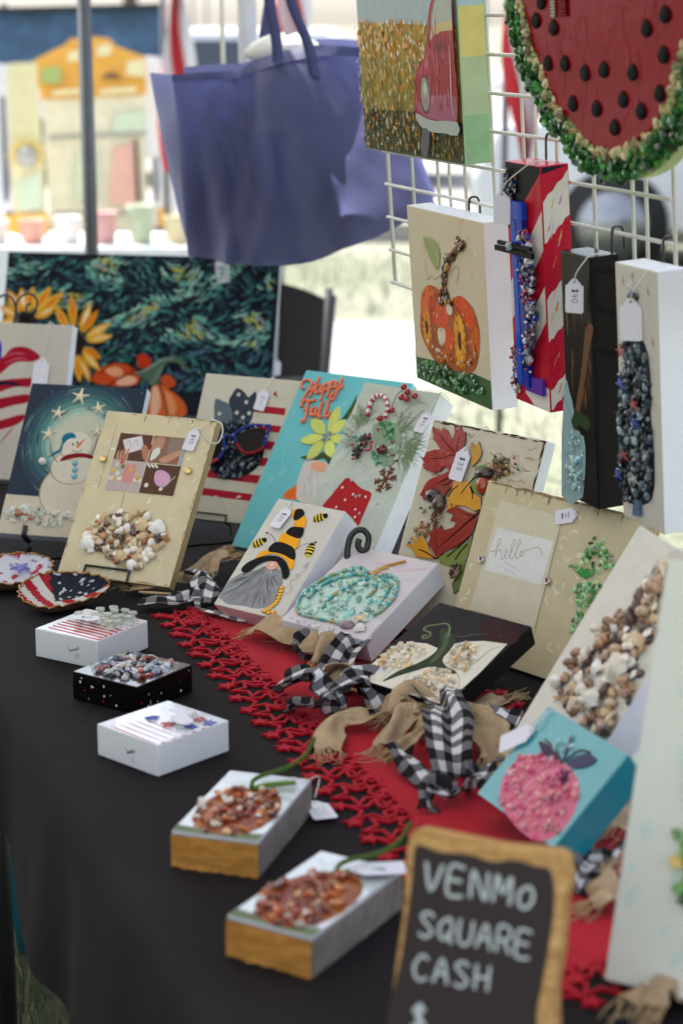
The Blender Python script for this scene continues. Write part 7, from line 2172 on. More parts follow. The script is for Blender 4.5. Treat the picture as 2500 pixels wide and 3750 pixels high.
# burlap strips, traced along the table
strip('burlap_strip', 'burlap', TBZ([(-0.2923,2.7195),(-0.2713,2.7064),(-0.2481,2.7239),(-0.2250,2.7460),(-0.2069,2.7731),(-0.1907,2.7960),(-0.1717,2.8193)], (.010, .014, .018, .018, .022, .030, .030)), .034, 1)
strip('burlap_strip', 'burlap', TBZ([(-0.1931,2.7550),(-0.1850,2.7868),(-0.1765,2.8146),(-0.1699,2.8334)], (.02, .03, .034, .03)), .03, 2)
strip('burlap_strip', 'burlap', TBZ([(-0.1122,2.5042),(-0.0979,2.4892),(-0.0789,2.4671),(-0.0605,2.4525),(-0.0467,2.4381)], (.014, .03, .026, .022, .012)), .05, 3)
strip('burlap_strip', 'burlap', TBZ([(-0.0488,2.4310),(-0.0330,2.4168),(-0.0218,2.3958)], (.016, .03, .018)), .05, 4, ends=None)
strip('burlap_strip', 'burlap', TBZ([(-0.0258,2.3616),(-0.0151,2.3820),(-0.0019,2.4028),(0.0113,2.4098),(0.0337,2.4239)], (.012, .03, .034, .026, .016)), .038, 5)
strip('burlap_strip', 'burlap', TBZ([(-0.0104,2.3087),(0.0024,2.2894),(0.0192,2.2831),(0.0444,2.2768)], (.018, .036, .03, .014)), .040, 6)
strip('burlap_strip', 'burlap', TBZ([(-0.0153,2.0846),(-0.0116,2.1228),(-0.0018,2.1453),(0.0182,2.1566),(0.0364,2.1681)], (.006, .014, .020, .018, .016)), .036, 7)
strip('burlap_strip', 'burlap', TBZ([(0.0506,2.1739),(0.0652,2.1914),(0.0832,2.1856),(0.0985,2.1624),(0.1050,2.1284)], (.016, .036, .040, .032, .014)), .05, 8)
strip('burlap_strip', 'burlap', TBZ([(0.0488,2.0900),(0.0653,2.1228),(0.0818,2.1453),(0.0953,2.1340)], (.008, .022, .030, .02)), .034, 9)
strip('burlap_strip', 'burlap', TBZ([(0.0599,2.0686),(0.0795,2.0792),(0.0998,2.1008)], (.010, .022, .03)), .022, 10)
strip('burlap_strip', 'burlap', TBZ([(0.1402,2.1228),(0.1525,2.1008),(0.1639,2.0686),(0.1650,2.0321)], (.030, .036, .024, .008)), .048, 11)
strip('burlap_strip', 'burlap', TBZ([(0.1199,2.1509),(0.1409,2.1340),(0.1627,2.1063),(0.1797,2.0739)], (.034, .036, .030, .016)), .030, 12)
strip('burlap_strip', 'burlap', TBZ([(0.1403,2.1914),(0.1620,2.2122),(0.1838,2.2303),(0.1974,2.2456)], (.012, .014, .014, .010)), .026, 13)
strip('burlap_strip', 'burlap', TBZ([(0.2256,1.6767),(0.2413,1.6861),(0.2605,1.7201)], (.012, .02, .02)), .04, 14)
strip('burlap_strip', 'burlap', TBZ([(0.2473,1.4862),(0.2633,1.5054),(0.2828,1.5093)], (.012, .024, .02)), .045, 15)
strip('burlap_strip', 'burlap', TBZ([(0.2633,1.8406),(0.2829,1.8688),(0.2945,1.8862)], (.02, .03, .03)), .04, 16)
# checked ribbons
CK = 'checked_ribbon'
strip(CK, 'check', TBZ([(-0.2766,2.6468),(-0.2553,2.6385),(-0.2316,2.6426),(-0.2132,2.6552),(-0.1941,2.6594)], (.012, .016, .015, .016, .018)), .040, 21, .25)
strip(CK, 'check', TBZ([(-0.2028,2.7505),(-0.1924,2.7064),(-0.1871,2.6636),(-0.1871,2.6261)], (.018, .034, .030, .012)), .046, 22, .3)
strip(CK, 'check', TBZ([(-0.1886,2.6138),(-0.1659,2.5936),(-0.1416,2.5816),(-0.1177,2.5737),(-0.1011,2.5697)], (.010, .008, .006, .008, .008)), .022, 23, .2)
strip(CK, 'check', TBZ([(-0.0482,2.3958),(-0.0376,2.4239),(-0.0265,2.4310),(-0.0109,2.4310)], (.012, .026, .030, .014)), .046, 24, .3)
strip(CK, 'check', TBZ([(-0.0169,2.3217),(-0.0062,2.3482),(0.0068,2.3752),(0.0201,2.3958),(0.0292,2.4239)], (.008, .020, .034, .036, .03)), .046, 25, .3)
strip(CK, 'check', TBZ([(-0.0723,2.2768),(-0.0541,2.2642),(-0.0351,2.2518),(-0.0163,2.2395),(-0.0080,2.2212)], (.014, .030, .036, .034, .026)), .052, 26, .35)
strip(CK, 'check', TBZ([(-0.0655,2.2212),(-0.0465,2.1973),(-0.0302,2.1914),(-0.0140,2.2033)], (.008, .020, .022, .024)), .034, 27, .4)
strip(CK, 'check', TBZ([(-0.0100,2.2152),(0.0023,2.2212),(0.0188,2.2333),(0.0354,2.2395),(0.0496,2.2212),(0.0613,2.1973)], (.026, .040, .044, .040, .028, .014)), .056, 28, .35)
strip(CK, 'check', TBZ([(0.0399,2.2580),(0.0521,2.2456),(0.0620,2.2273)], (.02, .03, .016)), .04, 29, .4)
strip(CK, 'check', TBZ([(0.1133,2.1797),(0.1168,2.1284),(0.1163,2.0792),(0.1150,2.0169),(0.1174,1.9919)], (.040, .050, .048, .036, .010)), .060, 30, .25)
strip(CK, 'check', TBZ([(0.0614,2.0528),(0.0701,2.0270),(0.0841,1.9968),(0.0995,1.9674)], (.022, .018, .014, .010)), .036, 31, .3)
strip(CK, 'check', TBZ([(0.1466,2.1624),(0.1658,2.1509),(0.1829,2.1396),(0.2003,2.1340)], (.022, .028, .026, .020)), .040, 32, .3)
strip(CK, 'check', TBZ([(0.1388,1.9771),(0.1494,1.9968),(0.1624,2.0219)], (.010, .016, .016)), .036, 33, .3)
strip(CK, 'check', TBZ([(0.0896,1.9063),(0.0871,1.9341),(0.0987,1.9482),(0.1122,1.9294),(0.1275,1.9435),(0.1400,1.9674)], (.008, .016, .022, .016, .020, .012)), .028, 34, .6)
strip(CK, 'check', TBZ([(0.2191,1.7102),(0.2338,1.7450),(0.2514,1.7655),(0.2695,1.7864)], (.008, .018, .02, .02)), .044, 35, .3)
strip(CK, 'check', TBZ([(0.2282,1.7707),(0.2465,1.7603),(0.2666,1.7655)], (.012, .02, .02)), .03, 36, .4)
for (x, y), r_, mt, sd in zip([(-0.1965,2.6594)]+[(-0.0100,2.2122),(0.1008,2.1228),(-0.0197,2.4168),(0.1196,2.1453),(0.0485,2.2705),(0.0024,2.2894),(0.0920,2.1509)], (.016, .017, .018, .014, .020, .014, .018, .018), ('check', 'check', 'burlap', 'burlap', 'check', 'check', 'burlap', 'burlap'), range(8)):
    knot_ball(x, y, TZ+.018, r_, mt, sd+3)
b = MB()
cordp = [Vector((q[0], q[1], TZ+.012))-gbase for q in [(-0.2844,2.6891),(-0.1965,2.6594)]+[(-0.1050,2.5579),(-0.0197,2.4168),(0.0024,2.2894),(0.0479,2.2395),(0.1008,2.1228),(0.1413,2.0169)]]
b.tube(catmull([tuple(q) for q in cordp], 8, False), .002, n=6); b.build('twine', M['thread'], gar)
# a few bits of thread shed on the felt
b = MB()
for i in range(26):
    s_ = r12.uniform(-.2, .5); t_ = r12.uniform(.33, .48); p0 = W(s_, t_, TZ+.0045); a = r12.uniform(0, 6.28)
    pts = [p0-gbase]
    for k in range(4): a += r12.uniform(-.7, .7); pts.append(pts[-1]+Vector((math.cos(a), math.sin(a), 0))*.006)
    b.tube([tuple(q) for q in pts], .00025, n=3)
fo = b.build('loose_thread', M['thread'], gar); fo['kind'] = 'stuff'

# ---- black scrolled stand between the bee gnome and the sea-glass pumpkin
root = thing('display_easel', 'black scrolled easel curl rising beside the bee gnome canvas', 'easel', group='black wire display easels')
q = [(0.0255,2.9449)][0]; base = Vector((q[0], q[1]+.05, TZ)); root.location = base
def bw(px_pts): return px_pts
CURL = [(0.008,2.564,0.828),(0.008,2.569,0.847),(0.012,2.573,0.863),(0.020,2.575,0.871),(0.030,2.575,0.871),(0.036,2.573,0.863),(0.035,2.570,0.852),(0.031,2.568,0.845),(0.024,2.569,0.847),(0.022,2.570,0.854),(0.024,2.572,0.860)]
b = MB(); b.tube(catmull([tuple(Vector(p_)-base) for p_ in CURL], 6, False), .0042, n=8); b.build('scroll', M['blackwire'], root)
b = MB(); f = Vector(CURL[0]); b.tube([tuple(f-base), (f.x-base.x, f.y-base.y, .002)], .0042, n=8); b.build('leg', M['blackwire'], root)
b = MB(); b.tube([tuple(f-base+Vector((0, 0, -.01))), (f.x-base.x+.02, f.y-base.y+.08, .004)], .0042, n=8); b.build('leg', M['blackwire'], root)

# ================================================================== tote bag hung from the canopy bar
def mat_tote():
    m, nt, b = newmat('tote_fabric')
    rgb = nt.nodes.new('ShaderNodeRGB'); rgb.outputs[0].default_value = (*H('26294a'), 1)
    col = vary(nt, rgb.outputs[0], .12, 6)
    nt.links.new(col, b.inputs['Base Color']); setp(b, rough=.6, sheen=.3)
    t = nt.nodes.new('ShaderNodeBsdfTranslucent'); t.inputs[0].default_value = (*H('8b8fcc'), 1)
    mx = nt.nodes.new('ShaderNodeMixShader'); mx.inputs[0].default_value = .45
    nt.links.new(b.outputs[0], mx.inputs[1]); nt.links.new(t.outputs[0], mx.inputs[2]); nt.links.new(mx.outputs[0], nt.nodes['Material Output'].inputs[0])
    return m
M['tote'] = mat_tote()
M['tote_dark'] = mat_plain('tote_binding', H('2f3460'), .6, var=.1)
TOP = [Vector(q) for q in [(-0.316,3.807,1.432),(-0.255,3.809,1.437),(-0.194,3.810,1.441),(-0.150,3.815,1.463),(-0.052,3.821,1.485),(0.054,3.819,1.479)]]
BOT = [Vector(q) for q in [(-0.285,3.705,1.106),(-0.230,3.705,1.103),(-0.165,3.704,1.100),(-0.068,3.704,1.101),(0.053,3.713,1.138),(0.174,3.728,1.199)]]
LFT = [Vector(q) for q in [(-0.315,3.787,1.432),(-0.307,3.769,1.362),(-0.299,3.742,1.252),(-0.285,3.705,1.106)]]
RGT = [Vector(q) for q in [(0.054,3.840,1.479),(0.099,3.816,1.384),(0.143,3.788,1.273),(0.176,3.769,1.195)]]
def along(P, u):
    Q = catmull([tuple(q) for q in P], 10, False); k = u*(len(Q)-1); i = min(int(k), len(Q)-2); return Vector(Q[i]).lerp(Vector(Q[i+1]), k-i)
tb_ = [(-0.117,3.723,1.093)][0]
tote = thing('tote_bag', 'large navy blue fabric tote bag hanging behind the paintings', 'bag', tb_)
tb_ = Vector(tb_)
def coons(u, v):
    a = along(TOP, u)*(1-v)+along(BOT, u)*v; b_ = along(LFT, v)*(1-u)+along(RGT, v)*u
    c_ = TOP[0]*(1-u)*(1-v)+TOP[-1]*u*(1-v)+BOT[0]*(1-u)*v+BOT[-1]*u*v
    return a+b_-c_
def bagfront(u, v):
    p_ = coons(u, v)
    env = math.sin(math.pi*min(1, u*1.02))*min(1, v*2.5)
    fold = .020*math.sin(u*21+2.2*v+1.3*math.sin(v*3))*(v**.5)*(1-.3*v)+.012*math.sin((u-.5)*34-v*3)*v+.024*math.sin((u+v*.5)*9)+.03*pnoise(Vector((u*4, v*2.2, 6.0)))+.014*pnoise(Vector((u*13+v*4, v*3.5, 2.0)))+.008*pnoise(Vector((u*26-v*6, v*6, 8.0)))
    d_ = -.085*env-fold*math.sin(math.pi*u)
    return p_+Vector((0, d_, 0))-tb_
b = MB(); b.grid(bagfront, 56, 40); b.build('front_panel', M['tote'], tote)
b = MB(); b.grid(lambda u, v: coons(u, v)+Vector((.01, .15+.02*math.sin(u*9), .01*(1-v)))-tb_, 30, 16); b.build('back_panel', M['tote'], tote)
b = MB()
def gus(u, v):
    f = along(LFT, v); bk = f+Vector((-.055+.045*v*v, .15, .0))
    return f.lerp(bk, u)+Vector((.010*math.sin(v*9)*math.sin(math.pi*u), 0, 0))-tb_
b.grid(gus, 10, 16); b.build('side_gusset', M['tote'], tote)
# dark sheet added inside the bag, stopping daylight so its lower front stays dark
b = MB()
def block_sheet(u, v):
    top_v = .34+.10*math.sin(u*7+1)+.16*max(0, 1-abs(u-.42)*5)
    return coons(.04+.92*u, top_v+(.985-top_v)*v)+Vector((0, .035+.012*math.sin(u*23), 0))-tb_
b.grid(block_sheet, 40, 10); b.build('daylight_block', mat_plain('dark_daylight_block', H('1c1c26'), .9), tote)
b = MB(); b.grid(lambda u, v: (bagfront(u, v*.082)+Vector((0, -.004, 0))), 50, 3); b.build('top_binding', M['tote_dark'], tote)
def strap(name, mat, pts, w, parent, off, ny=-.006):
    P = [Vector(q) for q in catmull([tuple(q) for q in pts], 8, False)]
    b = MB(); v = []
    for i, q in enumerate(P): v += [q+Vector((-w/2, ny, 0))-off, q+Vector((w/2, ny, 0))-off]
    b.add(v, [(2*i, 2*i+1, 2*i+3, 2*i+2) for i in range(len(P)-1)], smooth=True)
    o = b.build(name, mat, parent); sm_ = o.modifiers.new('thick', 'SOLIDIFY'); sm_.thickness = .003; return o
strap('handle', M['tote_dark'], [(-0.117,3.785,1.425),(-0.121,3.803,1.495),(-0.134,3.820,1.566),(-0.139,3.836,1.629),(-0.117,3.850,1.684),(-0.097,3.836,1.629)]+[(-0.094,3.820,1.566),(-0.063,3.801,1.489),(-0.048,3.785,1.425)], .020, tote, tb_)
strap('handle', M['tote_dark'], [(-0.155,3.955,1.444),(-0.147,3.973,1.518),(-0.130,3.998,1.616),(-0.113,4.016,1.690)], .020, tote, tb_)
o = thing('tissue_paper', 'crumpled white tissue paper poking out of the navy tote bag', 'paper', [(-0.107,3.879,1.472)][0])
b = MB(); b.grid(lambda u, v: (.075*math.cos(2*math.pi*u)*math.sin(math.pi*v)*(1+.2*pnoise(Vector((u*7, v*7, 1)))), .03*math.sin(2*math.pi*u)*math.sin(math.pi*v), .03*math.cos(math.pi*v)*(1+.4*pnoise(Vector((u*9, v*9, 4))))), 24, 10)
b.build('sheet', mat_plain('tissue', H('e8e6de'), .7), o)
for lb, pts, w_, cl in (('narrow cream strap hanging from the canopy beside the tote bag', [(-0.247,4.277,1.743),(-0.246,4.233,1.569),(-0.243,4.200,1.434)], .010, 'ddd8c6'), ('broad pale strap hanging from the canopy behind the tote bag', [(-0.206,4.381,1.748),(-0.200,4.337,1.569),(-0.195,4.292,1.391)], .040, 'c9cacc')):
    o = thing('hanging_strap', lb, 'strap', pts[-1]); strap('webbing', mat_plain('webbing', H(cl), .7), pts, w_, o, Vector(pts[-1]))

# ================================================================== camp chair
CH0 = Vector((-0.40, 5.15, 0))
ch = thing('camp_chair', 'black folding camp chair beyond the second table', 'chair', CH0, (0, 0, RAD(-38)))
M['chairfab'] = mat_plain('black_mesh_fabric', (.012, .011, .012), .9, var=.25, vscale=40, bump=.4, bscale=500, spec=.1)
b = MB(); b.grid(lambda u, v: (-.27+.54*u, .20+.06*v-.05*math.sin(math.pi*u)*-1, .42+.42*v-.03*(abs(u-.5)*2)**2*v), 14, 8); b.build('backrest', M['chairfab'], ch)
b = MB(); b.grid(lambda u, v: (-.27+.54*u, -.24+.46*v, .42-.05*math.sin(math.pi*u)*math.sin(math.pi*v)), 12, 8); b.build('seat', M['chairfab'], ch)
for s_ in (-1, 1):
    b = MB(); b.grid(lambda u, v: (s_*(.29+.035*(u-.5)), -.28+.5*v, .62+.02*math.sin(math.pi*v)), 2, 6); b.build('armrest', M['chairfab'], ch)
    for pts in (((s_*.28, .24, .85), (s_*.28, .20, .42), (s_*.30, .22, .01)), ((s_*.29, -.26, .62), (s_*.29, -.26, .01)), ((s_*.29, -.26, .02), (-s_*.20, .22, .42))):
        b = MB(); b.tube(pts, .010, n=8); b.build('leg', M['black_plastic'], ch)
    b = MB(); b.tube([(s_*.27, .205, .43), (s_*.272, .262, .83)], .012, n=8); b.build('binding', mat_plain('navy_binding', H('23283a'), .7), ch)
o = thing('denim_jacket', 'blue denim jacket hung over the camp chair', 'jacket', CH0+Vector((-.13, -.15, 0)), (0, 0, RAD(-20)))
b = MB(); b.grid(lambda u, v: (-.13+.24*u, -.04+.018*math.sin(u*14+v*2), .40+.46*v+.02*math.sin(u*3)), 16, 14); b.grid(lambda u, v: (-.13+.24*u, .05+.018*math.sin(u*11), .50+.36*v), 12, 10); b.grid(lambda u, v: (-.13+.24*u, -.04+.09*v, .86+.02*math.sin(math.pi*v)+.02*math.sin(u*3)), 12, 4)
b.build('cloth', mat_plain('denim', H('3f5f94'), .85, var=.3, vscale=18, bump=.4, bscale=400), o)

# ================================================================== the stall across the way
def panel(name, parent, off, quad_, mat, th=.012):
    P = [Vector(q)-off for q in quad_]
    b = MB(); n_ = (P[1]-P[0]).cross(P[3]-P[0]).normalized()*th
    v = P+[q+n_ for q in P]
    v2 = P+[q-n_ for q in P]
    k = len(P)
    b.add(v2, [tuple(range(k))[::-1], tuple(range(k, 2*k))]+[(i, (i+1) % k, k+(i+1) % k, k+i) for i in range(k)])
    return b.build(name, mat, parent)
Mx = lambda n_, h, r_=.6, **k: mat_plain(n_, H(h), r_, **k)
MUS = Mx('mustard_print', 'dca23c'); CRM = Mx('cream_print', 'dcd5b4'); PYL = Mx('pale_yellow_print', 'ddd3a0'); SIL = Mx('grey_print', 'a9a8a0'); GRN_ = Mx('leaf_green_print', '9fae62'); BRD = Mx('brown_print', '6a4a2c'); PGN = Mx('pale_green_print', 'c3cfae')
PNK = Mx('pale_coral_print', 'd8a894'); WHT = Mx('white_vinyl', 'd9dadc'); DRD = Mx('dark_red_print', '4a201c'); LIN = Mx('line_print', '9a9a8c')
o0 = Vector([(-1.123,9.042,0.600)][0]); o0.z = 0
mb = thing('menu_board', 'arched mustard and cream menu board at the stall opposite', 'sign board', o0)
panel('board', mb, o0, [(-1.354,9.186,1.176),(-0.883,9.191,1.196),(-0.878,9.042,0.600),(-1.313,9.039,0.590)], CRM)
panel('arched_header', mb, o0, [(-1.386,9.207,1.343),(-1.305,9.217,1.383),(-1.249,9.223,1.409),(-1.221,9.230,1.436),(-1.131,9.233,1.446),(-1.049,9.231,1.438),(-1.017,9.222,1.405),(-0.958,9.217,1.383),(-0.884,9.211,1.357),(-0.878,9.170,1.195),(-1.358,9.164,1.171)], MUS)
panel('painted_leaf', mb, o0, [(-1.353,9.177,1.306),(-1.261,9.180,1.316),(-1.261,9.160,1.237),(-1.348,9.161,1.242)], GRN_, .004); panel('painted_leaf', mb, o0, [(-0.966,9.185,1.336),(-0.884,9.188,1.348),(-0.884,9.167,1.267),(-0.966,9.170,1.277)], PYL, .004)
panel('painted_flower', mb, o0, [(-1.082,9.161,1.262),(-1.057,9.167,1.285),(-1.016,9.168,1.289),(-0.985,9.161,1.262)], BRD, .004)
for x, pts in enumerate(([(-1.229,9.184,1.376),(-1.148,9.188,1.390),(-1.148,9.177,1.346),(-1.229,9.174,1.336)], [(-1.097,9.192,1.405),(-1.036,9.194,1.415),(-1.036,9.182,1.366),(-1.097,9.179,1.356)], [(-1.300,9.142,1.208),(-1.127,9.146,1.223),(-1.127,9.140,1.198),(-1.300,9.137,1.188)], [(-1.087,9.144,1.213),(-0.924,9.147,1.227),(-0.924,9.141,1.203),(-1.087,9.139,1.193)])): panel('pale_lettering_patch', mb, o0, pts, PYL, .003)
for pts in ([(-1.319,9.114,1.011),(-0.880,9.119,1.034),(-0.880,9.115,1.017),(-1.319,9.110,0.994)], [(-1.293,9.030,0.678),(-0.870,9.033,0.687),(-0.870,9.028,0.668),(-1.293,9.026,0.661)]): panel('ruled_line', mb, o0, pts, LIN, .004)
panel('painted_patch', mb, o0, [(-1.028,9.138,1.108),(-0.885,9.140,1.118),(-0.885,9.118,1.029),(-1.028,9.116,1.019)], PGN, .003); panel('painted_patch', mb, o0, [(-1.028,9.101,0.960),(-0.936,9.106,0.979),(-0.926,9.039,0.712),(-1.048,9.039,0.712)], PNK, .003); panel('painted_patch', mb, o0, [(-1.191,9.098,0.950),(-1.099,9.103,0.969),(-1.099,9.044,0.732),(-1.201,9.044,0.732)], PGN, .003)
panel('dark_strip', mb, o0, [(-0.932,9.089,0.995),(-0.916,9.090,0.998),(-0.901,9.022,0.726),(-0.918,9.021,0.722)], DRD, .006)
b = MB()
for x in (.0, .5):
    pass
for q in ([(-1.305,9.095,0.605)][0], [(-0.903,9.097,0.615)][0]):
    b = MB(); b.tube([(q[0]-o0.x, q[1]-o0.y, 0), (q[0]-o0.x, q[1]-o0.y, q[2])], .015, n=8); b.build('leg', M['pole'], mb)
o1 = Vector([(-1.337,8.642,0.651)][0]); o1.z = 0
sb_ = thing('sunflower_banner', 'pale yellow banner with a faded sunflower beside the menu board', 'banner', o1)
panel('sheet', sb_, o1, [(-1.445,8.812,1.330),(-1.318,8.814,1.339),(-1.264,8.635,0.623),(-1.406,8.633,0.614)], PYL)
for k in range(12):
    a = k*math.pi/6; q = Vector([(-1.354,8.696,0.947)][0]); d1 = Vector((math.cos(a), 0, math.sin(a))); n1 = Vector((-d1.z, 0, d1.x))
    panel('petal', sb_, o1, [q+d1*.04-n1*.018, q+d1*.10, q+d1*.04+n1*.018, q+d1*.02], Mx('petal_print', 'e3c870'), .003)
b = MB(); q = Vector([(-1.351,8.675,0.948)][0])-o1; b.tube([tuple(q), tuple(q+Vector((0, -.006, 0)))], .045, n=20); b.build('flower_centre', SIL, sb_)
panel('leaf', sb_, o1, [(-1.398,8.670,0.843),(-1.295,8.679,0.881),(-1.286,8.641,0.729),(-1.393,8.637,0.710)], PGN, .003)
panel('mustard_foot', sb_, o1, [(-1.469,8.624,0.702),(-1.260,8.626,0.709),(-1.260,8.605,0.626),(-1.469,8.605,0.626)], MUS, .01)
b = MB(); b.tube([tuple(Vector([(-1.355,8.684,0.613)][0])-o1), (0, .05, 0)], .015, n=6); b.build('leg', M['pole'], sb_)
o2 = Vector([(-1.462,8.767,0.737)][0]); o2.z = 0
wb = thing('white_banner', 'tall white banner at the edge of the stall opposite', 'banner', o2); panel('sheet', wb, o2, [(-1.551,8.913,1.323),(-1.417,8.916,1.332),(-1.417,8.760,0.708),(-1.551,8.757,0.699)], WHT); b = MB(); b.tube([(0, 0, 0), (0, 0, 1.2)], .012, n=6); b.build('leg', M['pole'], wb)
o2 = Vector([(-0.865,9.372,0.682)][0]); o2.z = 0
wb = thing('white_banner', 'narrow white banner with a mustard foot behind the tote bag', 'banner', o2); panel('sheet', wb, o2, [(-0.918,9.537,1.343),(-0.791,9.538,1.349),(-0.759,9.346,0.579),(-0.875,9.346,0.579)], WHT); panel('mustard_foot', wb, o2, [(-0.857,9.336,0.664),(-0.804,9.337,0.666),(-0.801,9.316,0.582),(-0.851,9.315,0.580)], MUS, .006); b = MB(); b.tube([(0, 0, 0), (0, 0, .9)], .012, n=6); b.build('leg', M['pole'], wb)
o3 = Vector([(-1.331,10.447,1.274)][0]); o3.z = 0
nb = thing('navy_banner', 'dark navy printed banner across the top of the stall opposite', 'banner', o3)
NVY = mat_plain('navy_print', H('33506a'), .6, var=.5, vscale=9)
panel('sheet', nb, o3, [(-1.888,10.516,1.550),(-0.919,10.524,1.580),(-0.896,10.463,1.336),(-1.888,10.451,1.291)], NVY, .02)
for q in ([(-1.734,10.555,1.499)][0], [(-0.941,10.555,1.499)][0]): b = MB(); b.tube([(q[0]-o3.x, q[1]-o3.y, 0), (q[0]-o3.x, q[1]-o3.y, q[2]+.1)], .02, n=6); b.build('leg', M['pole'], nb)
panel('header_bar', nb, o3, [(-1.879,10.469,1.566),(-0.892,10.475,1.591),(-0.892,10.469,1.566),(-1.879,10.463,1.542)], Mx('dark_bar', '1c2126'), .03)
o4 = Vector([(-1.079,8.222,0.620)][0]); o4.z = 0
vt = thing('vendor_table', 'white-clothed table of small wares in front of the menu board', 'table', o4)
zt_ = [(-1.079,8.222,0.620)][0][2]
b = MB(); b.box((-1.2, -.1, zt_-.04), (.75, .5, zt_)); b.build('tabletop', WHT, vt)
b = MB(); b.grid(lambda u, v: (-1.22+1.99*u, -.11-.02*math.sin(u*50)*(1-v), .06+(zt_-.06)*v), 60, 4); b.build('cloth_front', WHT, vt)
for x in (-1.1, .65):
    b = MB(); b.tube([(x, .2, 0), (x, .2, zt_-.04)], .02, n=6); b.build('leg', M['pole'], vt)
r13 = random.Random(30)
for i, cl in enumerate(('c98a6c', 'd9d6d0', '4a4a50', '8090b4', 'd9d3c8', 'd9a28c', 'e0ddd6', 'c99a94', 'b5bea0', 'd6c9a0', 'd0a48c')):
    x = o4.x-.95+i*.15; hgt = r13.uniform(.08, .16)
    o = thing('ware_tub', ('rust', 'white', 'black', 'blue', 'stone', 'salmon', 'ivory', 'red', 'sage', 'straw', 'orange')[i]+' tub of wares on the table before the menu board', 'tub', (x, o4.y+.05, zt_+.0))
    b = MB(); n_ = 14; pr = [(.001, 0), (.045, 0), (.055, hgt*.9), (.058, hgt), (.050, hgt), (.046, hgt*.8), (.001, hgt*.8)]
    b.add([(a_*math.cos(2*math.pi*k/n_), a_*math.sin(2*math.pi*k/n_), z_) for a_, z_ in pr for k in range(n_)], [(j*n_+k, j*n_+(k+1) % n_, (j+1)*n_+(k+1) % n_, (j+1)*n_+k) for j in range(len(pr)-1) for k in range(n_)], smooth=True)
    b.build('tub', Mx('tub_'+cl, cl), o)

# ================================================================== flags
def flag(label, pts_top, drop, depth_off, stripes, seed, lean=0.0):
    p0, p1 = Vector(pts_top[0]), Vector(pts_top[1])
    o = thing('flag', label, 'flag', (p0.x, p0.y, 0))
    off = Vector((p0.x, p0.y, 0))
    red = M.setdefault('flagred', mat_plain('flag_red', H('c22a34'), .7)); wht = M.setdefault('flagwhite', mat_plain('flag_white', H('dcdade'), .7))
    n = stripes
    for k in range(n):
        b = MB()
        def fn(u, v, k=k):
            uu = (k+u)/n; q = p0.lerp(p1, uu)
            return q+Vector((lean*v+.03*math.sin(v*5+seed+uu*4), .05*math.sin(uu*9+v*3+seed), -drop*v))-off
        b.grid(fn, 2, 14); b.build('stripe', red if k % 2 == 0 else wht, o)
    b = MB(); b.tube([(0, 0, 0), (0, 0, p0.z+.05)], .012, n=8); b.build('flag_pole', M['pole'], o)
    b = MB(); b.tube([(0, 0, p0.z+.01), tuple(p1+Vector((0, 0, .01))-off)], .008, n=6); b.build('crossbar', M['pole'], o)
    return o
flag('red and white striped flag hanging left of the tote bag', [(-0.721,8.291,1.720),(-0.612,8.291,1.720)], .80, 0, 4, 1)
flag('red and white striped flag hanging above the tote bag', [(-0.258,8.501,1.737),(-0.151,8.501,1.737)], .45, 0, 4, 2)
flag('red and white flag blowing behind the wire grid', [(0.550,6.822,1.614),(0.665,6.823,1.621)], .62, 0, 4, 3, lean=.03)

